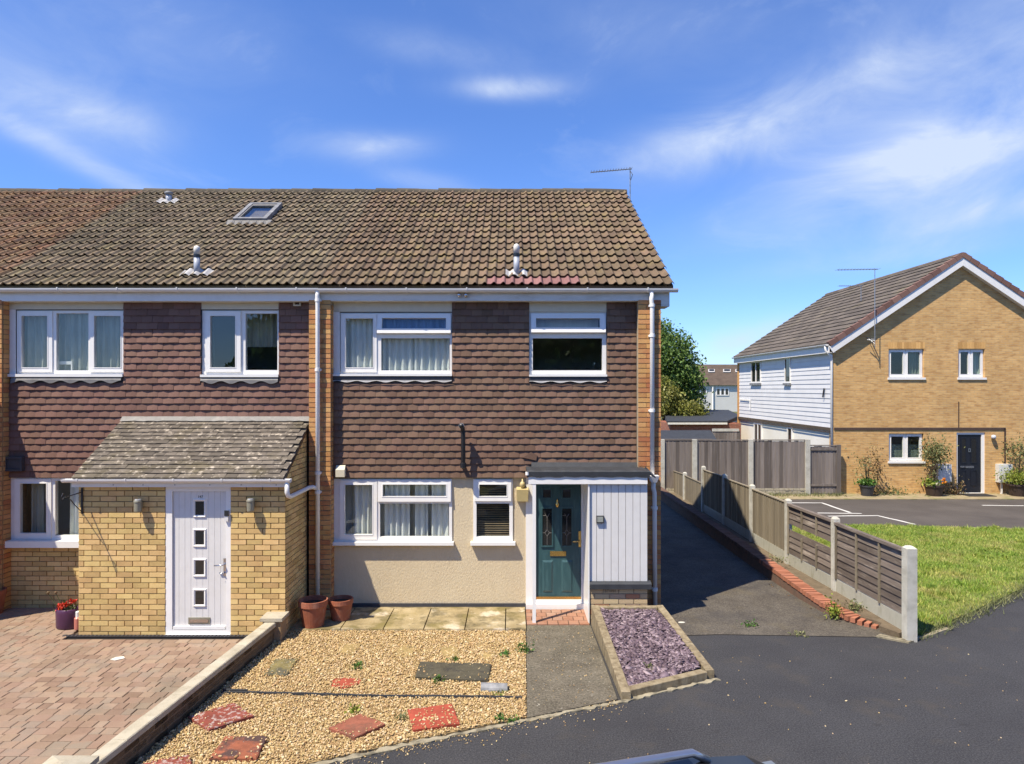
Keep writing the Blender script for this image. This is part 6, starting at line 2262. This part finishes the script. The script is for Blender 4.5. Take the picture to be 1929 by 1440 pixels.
MB().tube([(XL_ - .265, YR - .02, 4.84), (XL_ - .265, YR - .02, 4.68), (XL_ - .08, YR - .02, 4.50), (XL_ - .055, YR + .0, 4.35), (XL_ - .055, YR + .0, .05)], .038, 10).build('downpipe', 'white_plastic', rh, smooth=True)
yw = YR + .07
for (Hh, rm) in ((H1, 'dark_room'), (H2, 'dark_room'), (H3, 'dim_room')):
    u0, u1, z0, z1 = Hh
    m = (u0 + u1) / 2
    w_ = window(rh, (u0 + .005, u1 - .005, z0 + .06, z1 - .004), yw, [dict(glass=(u0 + .10, m - .075, z0 + .17, z1 - .10), sash=(u0 + .03, m - .012, z0 + .09, z1 - .03)), dict(glass=(m + .075, u1 - .10, z0 + .17, z1 - .10), sash=(m + .012, u1 - .03, z0 + .09, z1 - .03))],
                room=rm, glass='far_glass', sill=(u0 - .04, u1 + .04, YR - .04, YR + .10, z0 - .01, z0 + .058),
                curtains=[curtain(u1 - .34, u1 - .02, z0, z1, yw + .2, 'net_curtain' if Hh is H2 else 'green_curtain', 40, .03, .1)] if Hh is not H3 else [])
    if Hh is H3:
        for k in range(12):
            box('blind_slat', 'green_curtain', w_, u0 + .05, u1 - .05, yw + .14, yw + .16, z0 + .05 + k * .045, z0 + .085 + k * .045)
# soldier courses over the upper windows
for (u0, u1, zt) in ((H1[0] - .02, H1[1] + .02, H1[3]), (H2[0] - .02, H2[1] + .02, H2[3])):
    x = u0
    while x < u1:
        box('soldier_brick', 'soldier_brick', rh, x, x + .066, YR - .006, YR + .004, zt + .005, zt + .215)
        x += .076
# black door
MB().panel(HD[0] + .002, HD[1] - .002, 0, HD[3] - .002, YR + .03, YR + .12, holes=[(HD[0] + .05, HD[1] - .10, .05, HD[3] - .07)]).build('door_frame', 'white_plastic', rh)
bd = box('front_door', 'navy_door', rh, HD[0] + .052, HD[1] - .102, YR + .06, YR + .10, .052, HD[3] - .072)
q = lambda x0, x1, a, b_: pxr(x0, x1, a, b_, YR + .06)
for (x0, x1) in ((1810, 1820), (1828, 1840)):
    r_ = q(x0, x1, 825, 873)
    box('door_glass', 'dark_glass', bd, r_[0] + .02, r_[1] - .02, YR + .052, YR + .0605, r_[2] + .02, r_[3] - .02)
    ring(MB(), r_, (r_[0] + .025, r_[1] - .025, r_[2] + .025, r_[3] - .025), YR + .044, YR + .0602).build('glazing_bead', 'navy_door', bd)
    r_ = q(x0, x1, 886, 915)
    ring(MB(), r_, (r_[0] + .02, r_[1] - .02, r_[2] + .02, r_[3] - .02), YR + .048, YR + .0602).build('door_panel', 'navy_door', bd)
r_ = q(1818, 1834, 878, 882)
box('letterbox', 'chrome', bd, r_[0], r_[1], YR + .045, YR + .0602, r_[2], r_[3])
r_ = q(1823, 1827.5, 845, 852)
ring(MB(), r_, (r_[0] + .02, r_[1] - .02, r_[2] + .03, r_[3] - .03), YR + .035, YR + .0602).build('knocker', 'chrome', bd)
r_ = q(1808, 1816, 878, 881)
box('door_handle', 'chrome', bd, r_[0], r_[1], YR + .03, YR + .0602, r_[2], r_[3])
# cables, lamp, meter boxes
MB().box(XL_ + .02, wx(1893, YR), YR - .02, YR + .001, wz(810.5, YR), wz(806, YR)).box(wx(1891.5, YR), wx(1894, YR), YR - .02, YR + .001, wz(873, YR), wz(806, YR) - .001).box(wx(1805, YR), wx(1806.5, YR), YR - .012, YR + .001, wz(806, YR), wz(757, YR)).build('cable_run', 'cable', rh)
r_ = pxr(1865, 1872, 819, 828, YR)
MB().lathe([(.0, -.06), (.06, -.05), (.075, 0), (.06, .06), (.0, .075)], ((r_[0] + r_[1]) / 2, YR - .08, (r_[2] + r_[3]) / 2), 12).build('bulkhead_lamp', 'lamp_glass', rh, smooth=True)
for (x0, x1) in ((1875, 1900), (1761, 1786)):
    r_ = pxr(x0, x1, 874, 908, YR)
    mb_ = box('meter_box', 'meter_box', rh, r_[0], r_[1], YR - .18, YR + .001, r_[2], r_[3])
    box('meter_door', 'meter_box', mb_, r_[0] + .03, r_[1] - .03, YR - .188, YR - .1795, r_[2] + .03, r_[3] - .03)
    box('meter_pipe', 'white_plastic', mb_, (r_[0] + r_[1]) / 2 - .10, (r_[0] + r_[1]) / 2 - .05, YR - .10, YR - .05, .02, r_[2])
ya_ = YR - .25
xa_ = wx(1648, ya_)
ra = aerial(rh, xa_, ya_, wz(655, ya_), wz(508, ya_), ((wx(1572, ya_), ya_ - .2, wz(511, ya_)), (wx(1655, ya_), ya_ + .02, wz(507.5, ya_))), els=14, size=.16)
MB().tube([(xa_, ya_, wz(640, ya_)), (xa_ - .02, YR, wz(638, YR))], .02, 6).tube([(xa_, ya_, wz(648, ya_)), (xa_ - .12, YR, wz(636, YR))], .012, 6).tube([(xa_ - .2, ya_ + .1, wz(640, ya_)), (xa_, ya_, wz(642, ya_))], .014, 6).build('wall_bracket', 'galvanised', ra)
yz = 25.0
aerial(rh, wx(1622, yz), yz, 6.0, wz(540, yz), ((wx(1573, yz), yz - .3, wz(541.5, yz)), (wx(1624, yz), yz, wz(539, yz))), els=12, size=.12)
tag(MB().box(wx(1812, 21.9), wx(1876, 21.6), 21.55, 22.1, .031, .045).build('doormat', 'rubber_mat'), 'dark rubber mat lying at the black front door', 'doormat')


# ================================================================== planted pots at the brick house
def bush_pot(px, r, h, m, label, spec, name='plant_pot'):
    """spec: list of (leaf material, count, centre height, spread xy, spread z, leaf size)"""
    x, y_ = gp(px, 938, .03)
    y_ = 21.75
    x = wx(px, y_)
    p_ = thing(name, label, 'potted plant', (x, y_, .03))
    MB().lathe([(r * .72, 0), (r * .95, h * .85), (r * 1.04, h * .86), (r * 1.04, h), (r * .92, h), (r * .9, h * .8)], (x, y_, .03), 22).build('pot', m, p_)
    MB().lathe([(r * .93, h * .86), (.01, h * .9)], (x, y_, .03), 16).build('compost', 'compost', p_)
    for (lm, n, dx, cz, sxy, sz, ls) in spec:
        q = np.column_stack([rng.normal(dx, sxy, n) + x, rng.normal(0, sxy, n) + y_, cz + rng.normal(0, sz, n)])
        q = q[q[:, 2] > h]
        leaves('foliage', lm, p_, q, ls)
    b_ = MB()
    for i in range(6):
        a = random.uniform(0, 6.28)
        zt = max(s[3] + s[5] for s in spec)
        b_.tube([(x, y_, h), (x + math.cos(a) * .08, y_ + math.sin(a) * .08, (h + zt) / 2), (x + math.cos(a) * .22, y_ + math.sin(a) * .2, zt)], [.012, .008, .004], 5)
    b_.build('stem', 'bark', p_)
    return p_


bush_pot(1633.5, .235, .34, 'pot_grey', 'grey pot with straggly tall brown stems beneath the brick wall', [('leaf_fresh', 420, 0, .46, .13, .06, .09), ('leaf_olive', 160, -.15, 1.0, .14, .22, .07), ('leaf_brown', 320, .28, .95, .12, .32, .08)])
bp2 = bush_pot(1759.5, .285, .35, 'pot_brown', 'brown pot with olive bush left of the black door', [('leaf_olive', 900, .04, 1.40, .19, .22, .085), ('leaf_fresh', 120, -.1, .45, .12, .05, .08), ('leaf_olive', 120, .0, .75, .06, .2, .06), ('leaf_lime', 160, -.08, .45, .14, .06, .10)])
q = np.column_stack([rng.normal(wx(1778, 21.6), .03, 50), rng.normal(21.6, .03, 50), rng.normal(.52, .03, 50)])
leaves('blossom', 'petal_orange', bp2, q, .06, .9)
q = np.column_stack([rng.normal(wx(1767, 21.6), .04, 40), rng.normal(21.6, .03, 40), rng.normal(.42, .02, 40)])
leaves('blossom', 'petal_white', bp2, q, .05, .9)
bush_pot(1918, .33, .38, 'pot_brown', 'pot with yellow-green heather and thin tree right of the meter box', [('leaf_lime', 1500, .0, .62, .22, .11, .07), ('leaf_olive', 520, .10, 1.45, .22, .22, .08), ('leaf_olive', 90, .05, 1.0, .06, .15, .06)])
q = np.column_stack([rng.normal(wx(1797, 22), .18, 240), rng.normal(21.95, .08, 240), np.abs(rng.normal(.05, .22, 240)) + .03])
dw = thing('dry_weed', 'dry brown weeds against the wall beside the black door', 'weed', (wx(1797, 22), 21.95, .03))
leaves('foliage', 'leaf_brown', dw, q, .08)
q = np.column_stack([rng.normal(wx(1672, 22), .35, 260), rng.normal(21.95, .08, 260), np.abs(rng.normal(.0, .12, 260)) + .03])
dw = thing('dry_weed', 'low straggling weeds at the foot of the brick wall', 'weed', (wx(1672, 22), 21.95, .03))
leaves('foliage', 'leaf_olive', dw, q, .08)
q = np.column_stack([rng.uniform(7.6, 10.6, 700), rng.normal(21.75, .13, 700), np.full(700, .03)])
tag(blades('verge_grass', 'leaf_olive', None, q, .11, .8, .008), 'dry grass fringe along the foot of the back fence', 'grass', kind='stuff')

# ================================================================== beyond the back fence
sh = thing('garden_shed', 'low shed with dark felt pitched roof behind the back fence', 'shed', (7, 25, 0))
ys0, ys1 = 23.6, 26.2
x0, x1 = wx(1232, 23.6), wx(1352, 23.6)
zt, ze = wz(811, 24.9), wz(831, 23.5)
MB().box(x0 + .1, x1 - .15, ys0 + .1, ys1 - .1, 0, ze + .05).build('wall', 'grey_board', sh)
xr0, xr1 = wx(1232, 24.9), wx(1333, 24.9)
MB().hexa([(x0, ys0, ze), (x1, ys0, ze), (x1, ys1, ze), (x0, ys1, ze)], [(x0, 24.85, zt), (xr1 + .1, 24.85, zt), (xr1 + .1, 24.95, zt), (x0, 24.95, zt)]).build('roof', 'felt', sh)
ff = thing('short_fence', 'short panel of old fencing beside the felt-roofed shed', 'fence', (9, 27, 0))
yy = 27.0
xa, xb = wx(1342, yy), wx(1392, yy)
x = xa
while x < xb:
    box('board', 'grey_board', ff, x, x + .13, yy, yy + .02, 0, wz(813, yy) + random.uniform(-.02, .02))
    x += .14
box('top_rail', 'concrete_post', ff, xa, xb, yy - .02, yy + .04, wz(813, yy) + .0, wz(808, yy))
gr = thing('brick_outbuilding', 'red brick outbuilding with flat dark roof in front of the trees', 'outbuilding', (9, 31, 0))
yo = 30.0
MB().box(wx(1262, yo), wx(1396, yo), yo, yo + 3, 0, wz(798, yo)).build('wall', 'red_brick', gr)
zr = wz(797, yo)
MB().hexa([(wx(1257, yo - .15), yo - .15, zr), (wx(1370, yo - .15), yo - .15, zr), (wx(1400, yo + 3.3), yo + 3.3, zr + .02), (wx(1252, yo + 3.3), yo + 3.3, zr + .02)],
          [(wx(1257, yo - .15), yo - .15, zr + .09), (wx(1370, yo - .15), yo - .15, zr + .09), (wx(1400, yo + 3.3), yo + 3.3, zr + .28), (wx(1252, yo + 3.3), yo + 3.3, zr + .28)]).build('roof', 'felt', gr)
box('fascia', 'petal_white', gr, wx(1258, yo - .17), wx(1370, yo - .17), yo - .19, yo - .152, zr - .06, zr + .02)
gr2 = thing('brick_outbuilding', 'low red brick outbuilding with grey pitched roof, beside the flat-roofed one', 'outbuilding', (11, 34, 0))
y2 = 34.0
MB().box(wx(1372, y2), wx(1420, y2), y2, y2 + 3, 0, wz(797, y2)).build('wall', 'red_brick', gr2)
MB().hexa([(wx(1352, y2), y2 - .1, wz(797, y2)), (wx(1420, y2), y2 - .1, wz(797, y2)), (wx(1420, y2), y2 + 4, wz(790, y2)), (wx(1352, y2), y2 + 4, wz(790, y2))],
          [(wx(1352, y2), y2 - .1, wz(795, y2)), (wx(1420, y2), y2 - .1, wz(795, y2)), (wx(1420, y2), y2 + 4, wz(777, y2)), (wx(1352, y2), y2 + 4, wz(777, y2))]).build('roof', 'felt', gr2)

# far terrace
yf_ = 105.0
fh = thing('distant_terrace', 'distant white terrace with brown roof and rooflights above the garden sheds', 'house', (33, yf_, 0))
X0, X1 = wx(1300, yf_), wx(1480, yf_)
fhh = [(wx(1350 + i * 11.5, yf_ - .0), wx(1359 + i * 11.5, yf_), wz(745, yf_), wz(731, yf_)) for i in range(2)] + [(wx(1325, yf_), wx(1333, yf_), wz(745, yf_), wz(731, yf_))]
MB().panel(X0, X1, -.1, wz(726, yf_), yf_, yf_ + .4, holes=[]).build('wall', 'far_wall', fh)
MB().prism([(yf_ - .4, wz(726, yf_)), (yf_ + 5, wz(687, yf_ + 5)), (yf_ + 10.4, wz(726, yf_))], X0, X1, 'x').build('roof', 'far_roof', fh)
for (a, c_) in ((1349, 1373), (1322, 1331)):
    u0, u1, z0, z1 = wx(a, yf_), wx(c_, yf_), wz(745.5, yf_), wz(731, yf_)
    n_ = 3 if c_ - a > 12 else 1
    w = (u1 - u0) / n_
    m_ = MB().panel(u0, u1, z0, z1, yf_ - .08, yf_ - .01, holes=[(u0 + i * w + .12, u0 + (i + 1) * w - .12, z0 + .12, z1 - .12) for i in range(n_)])
    w_ = m_.build('window', 'white_plastic', fh)
    for i in range(n_):
        box('pane', 'dark_glass', w_, u0 + i * w + .1, u0 + (i + 1) * w - .1, yf_ - .04, yf_ - .012, z0 + .1, z1 - .1)
for (a, c_, t) in ((1334, 1346, 697), (1362, 1376, 697), (1385, 1397, 697)):
    def on_f(px, py):
        k = (wz(687, yf_ + 5) - wz(726, yf_)) / 5.4
        # ray down to the slope
        Y = yf_
        for _ in range(30):
            z_ = wz(py, Y)
            Y = yf_ - .4 + (z_ - wz(726, yf_)) / k
        return (wx(px, Y), Y - .12, wz(py, Y) + .12)
    p = [on_f(a, t + 5.5), on_f(c_, t + 5.5), on_f(c_, t), on_f(a, t)]
    rl = MB().hexa([(x_, y_ + .25, z_ - .25) for x_, y_, z_ in p], p).build('rooflight', 'lead_white', fh)
    p2 = [on_f(a + 1.5, t + 3.8), on_f(c_ - 1.5, t + 3.8), on_f(c_ - 1.5, t + .8), on_f(a + 1.5, t + .8)]
    MB().hexa([(x_, y_ + .1, z_ - .1) for x_, y_, z_ in p2], [(x_, y_ - .04, z_ + .04) for x_, y_, z_ in p2]).build('pane', 'dark_glass', rl)
MB().tube([(wx(1342, yf_), yf_ - .2, wz(728, yf_)), (wx(1342, yf_), yf_ - .2, 0)], .12, 8).build('downpipe', 'white_plastic', fh)


# ================================================================== trees
def tree(name, label, base, trunk_h, crown, n, ls, m, clump=.5, cat='tree', group=None, limbs=7):
    """crown: list of (cx,cy,cz,rx,ry,rz) lobes; leaves gathered in clumps through the volume, denser near the surface"""
    t_ = thing(name, label, cat, base, group)
    b_ = MB()
    bx_, by_, bz_ = base
    b_.tube([(bx_, by_, bz_), (bx_ + .05, by_, bz_ + trunk_h * .5), (bx_, by_ + .05, bz_ + trunk_h)], [.20, .15, .11], 8)
    for i in range(limbs):
        c = crown[i % len(crown)]
        e = (c[0] + random.uniform(-.6, .6) * c[3], c[1] + random.uniform(-.6, .6) * c[4], c[2] + random.uniform(-.2, .6) * c[5])
        s = (bx_, by_, bz_ + trunk_h * random.uniform(.6, 1))
        mid_ = tuple((a + q) / 2 + random.uniform(-.2, .2) for a, q in zip(s, e))
        b_.tube([s, mid_, e], [.085, .05, .018], 6)
    b_.build('trunk', 'bark', t_, smooth=True)
    vol = np.array([c[3] * c[4] * c[5] for c in crown])
    vol = vol / vol.sum()
    P = []
    for c, w in zip(crown, vol):
        k = max(8, int(n * w / 26))
        d = rng.normal(0, 1, (k, 3))
        d /= np.linalg.norm(d, axis=1)[:, None]
        rr = rng.uniform(.35, 1.0, (k, 1)) ** .5 * rng.uniform(.85, 1.10, (k, 1))
        cen = np.array(c[:3]) + d * rr * np.array(c[3:])
        P.append((cen[:, None, :] + rng.normal(0, clump * .42, (k, 26, 3)) * np.array([1, 1, .75])).reshape(-1, 3))
    P = np.concatenate(P)
    leaves('crown', m, t_, P, ls, .7)
    return t_


yt = 38.0
tx = lambda px, Y=yt: wx(px, Y)
tz = lambda py, Y=yt: wz(py, Y)
tree('broadleaf_tree', 'tall dark green tree rising beside the end of the terrace', (tx(1225), yt, -.05), 3.2,
     [(tx(1240), yt, tz(675), 1.9, 2.0, 1.6), (tx(1268), yt, tz(705), 1.6, 1.8, 1.3), (tx(1218), yt + .5, tz(640), 1.4, 1.5, 1.3), (tx(1262), yt - .3, tz(645), .75, .9, .6), (tx(1292), yt, tz(735), 1.05, 1.4, 1.0),
      (tx(1246), yt, tz(620), .5, .6, .4), (tx(1300), yt, tz(760), .8, 1.2, .6)], 21000, .17, 'leaf_dark', .55)
ys = 33.0
tree('yellow_shrub', 'yellow-green flowering shrub in front of the tall tree', (tx(1262, ys), ys, -.05), 1.0,
     [(tx(1258, ys), ys, tz(758, ys), .75, .9, .75), (tx(1290, ys), ys, tz(775, ys), .85, .9, .5), (tx(1245, ys), ys, tz(730, ys), .5, .6, .5), (tx(1312, ys), ys, tz(782, ys), .5, .6, .35)], 7500, .12, 'leaf_yellow', .35, cat='shrub')

# ================================================================== street side behind the viewer (only seen mirrored in the window panes)
LBL = ['tree across the street mirrored in the porch-side panes', 'tallest tree across the street mirrored in the upper panes', 'tree across the street mirrored in the middle panes',
       'broad tree across the street mirrored on the right', 'dense tree across the street mirrored at the far right', 'tree across the street mirrored in the gabled house windows', 'last tree across the street, mirrored beside the black door']
for i, (x, y_, s) in enumerate(((-15, -24, 1.5), (-8, -27, 1.75), (-1, -25, 1.6), (6, -26, 1.7), (13, -25, 1.6), (21, -26, 1.7), (30, -25, 1.8))):
    tree('street_tree', LBL[i], (x, y_, -.05), 2.0 * s,
         [(x, y_, 3.6 * s, 2.6 * s, 2.0 * s, 2.3 * s), (x + 1.7 * s, y_, 2.6 * s, 1.7 * s, 1.6 * s, 1.9 * s), (x - 1.7 * s, y_, 2.5 * s, 1.7 * s, 1.6 * s, 1.9 * s), (x, y_ + .5, 1.4 * s, 2.6 * s, 1.2, 1.2 * s)], 9000, .62, 'leaf_dark', 1.0,
         group='trees across the street')

# ================================================================== parked car, its roof just in frame
def car(cx_, cy_, yaw):
    ca = thing('parked_car', 'silver-grey car with roof rails, only its roof in the picture', 'car', (cx_, cy_, 0))
    M_ = Matrix.Translation((cx_, cy_, 0)) @ Matrix.Rotation(yaw, 4, 'Z')
    T = lambda b_: b_.move(lambda p: M_ @ p)
    # body below the waist: stations along the length (x, half width, sill z, waist z)
    st = [(-2.12, .62, .42, .80), (-2.05, .78, .28, .92), (-1.6, .86, .24, .96), (-.6, .885, .22, .96), (.6, .885, .22, .95), (1.2, .87, .23, .93), (1.75, .82, .25, .84), (2.02, .72, .30, .70), (2.10, .58, .40, .60)]
    v, f = [], []
    for (x, w, zs, zw) in st:
        v += [(x, -w * .92, zs), (x, -w, zs + .18), (x, -w, zw - .12), (x, -w * .93, zw), (x, -w * .5, zw + .035), (x, w * .5, zw + .035), (x, w * .93, zw), (x, w, zw - .12), (x, w, zs + .18), (x, w * .92, zs)]
    for i in range(len(st) - 1):
        for k in range(10):
            f.append((i * 10 + k, i * 10 + (k + 1) % 10, i * 10 + 10 + (k + 1) % 10, i * 10 + 10 + k))
    f += [tuple(range(10)), tuple(range(len(st) * 10 - 1, len(st) * 10 - 11, -1))]
    body = T(MB().add(v, f)).build('body', 'car_paint', ca, smooth=True)
    # glasshouse
    gs = [(-1.88, .62, .97, .98), (-1.55, .60, .97, 1.36), (-1.2, .60, .97, 1.43), (0.0, .60, .97, 1.455), (.35, .59, .97, 1.42), (1.15, .66, .955, .96)]
    v, f = [], []
    for (x, wt, z0, z1) in gs:
        wb = .80
        v += [(x, -wb, z0), (x, -wt - .02, z1), (x, wt + .02, z1), (x, wb, z0)]
    for i in range(len(gs) - 1):
        for k in range(3):
            f.append((i * 4 + k, i * 4 + k + 1, i * 4 + k + 5, i * 4 + k + 4))
    T(MB().add(v, f)).build('windows', 'car_glass', ca)
    rs = [(-1.62, 1.37), (-1.3, 1.445), (-.7, 1.475), (-.2, 1.475), (.12, 1.46), (.32, 1.43)]
    v, f = [], []
    for (x, z) in rs:
        for k in range(9):
            t = -1 + k / 4
            v.append((x, t * .635, z + .022 - .055 * t * t))
    for i in range(len(rs) - 1):
        for k in range(8):
            f.append((i * 9 + k, i * 9 + k + 1, i * 9 + k + 10, i * 9 + k + 9))
    T(MB().add(v, f)).build('roof', 'car_paint', ca, smooth=True)
    for s in (-1, 1):
        T(MB().tube([(-1.45, s * .57, 1.40), (-1.35, s * .57, 1.475), (-.7, s * .575, 1.515), (.0, s * .575, 1.505), (.10, s * .575, 1.45)], .022, 8)).build('roof_rail', 'car_rail', ca, smooth=True)
        for (x0, x1) in ((-1.30, -1.22), (-.38, -.30), (.55, .62)):
            T(MB().hexa([(x0, s * .81, .96), (x1, s * .81, .96), (x1, s * .79, .96), (x0, s * .79, .96)], [(x0 + (0 if x0 < .5 else -.42), s * .633, 1.41), (x1 + (0 if x0 < .5 else -.42), s * .633, 1.41), (x1 + (0 if x0 < .5 else -.42), s * .60, 1.41), (x0 + (0 if x0 < .5 else -.42), s * .60, 1.41)])).build('pillar', 'car_plastic', ca)
        T(MB().hexa([(.72, s * .90, .98), (.86, s * .90, .98), (.86, s * 1.04, .98), (.72, s * 1.04, .98)], [(.74, s * .92, 1.10), (.84, s * .92, 1.10), (.84, s * 1.02, 1.10), (.74, s * 1.02, 1.10)])).build('door_mirror', 'car_paint', ca)
        T(MB().hexa([(1.82, s * .45, .62), (2.06, s * .45, .58), (1.98, s * .74, .58), (1.80, s * .815, .62)], [(1.80, s * .45, .80), (1.99, s * .45, .74), (1.92, s * .72, .74), (1.75, s * .80, .80)])).build('headlight', 'lamp_glass', ca)
        T(MB().box(-2.11, -2.0, min(s * .5, s * .76), max(s * .5, s * .76), .66, .86)).build('tail_light', 'tail_lamp', ca)
        for x in (-1.32, 1.30):
            w_ = T(MB().lathe([(.20, 0), (.31, 0), (.325, .03), (.325, .17), (.31, .20), (.20, .20)], n=24).move(lambda p, x=x, s=s: Vector((x + p.x, s * (.70 + p.z), .325 + p.y)))).build('wheel', 'tyre', ca)
            T(MB().lathe([(.02, .21), (.10, .195), (.20, .195), (.205, .15)], n=20).move(lambda p, x=x, s=s: Vector((x + p.x, s * (.70 + p.z), .325 + p.y)))).build('rim', 'chrome', w_)


car(1.12, 3.06, R(17))
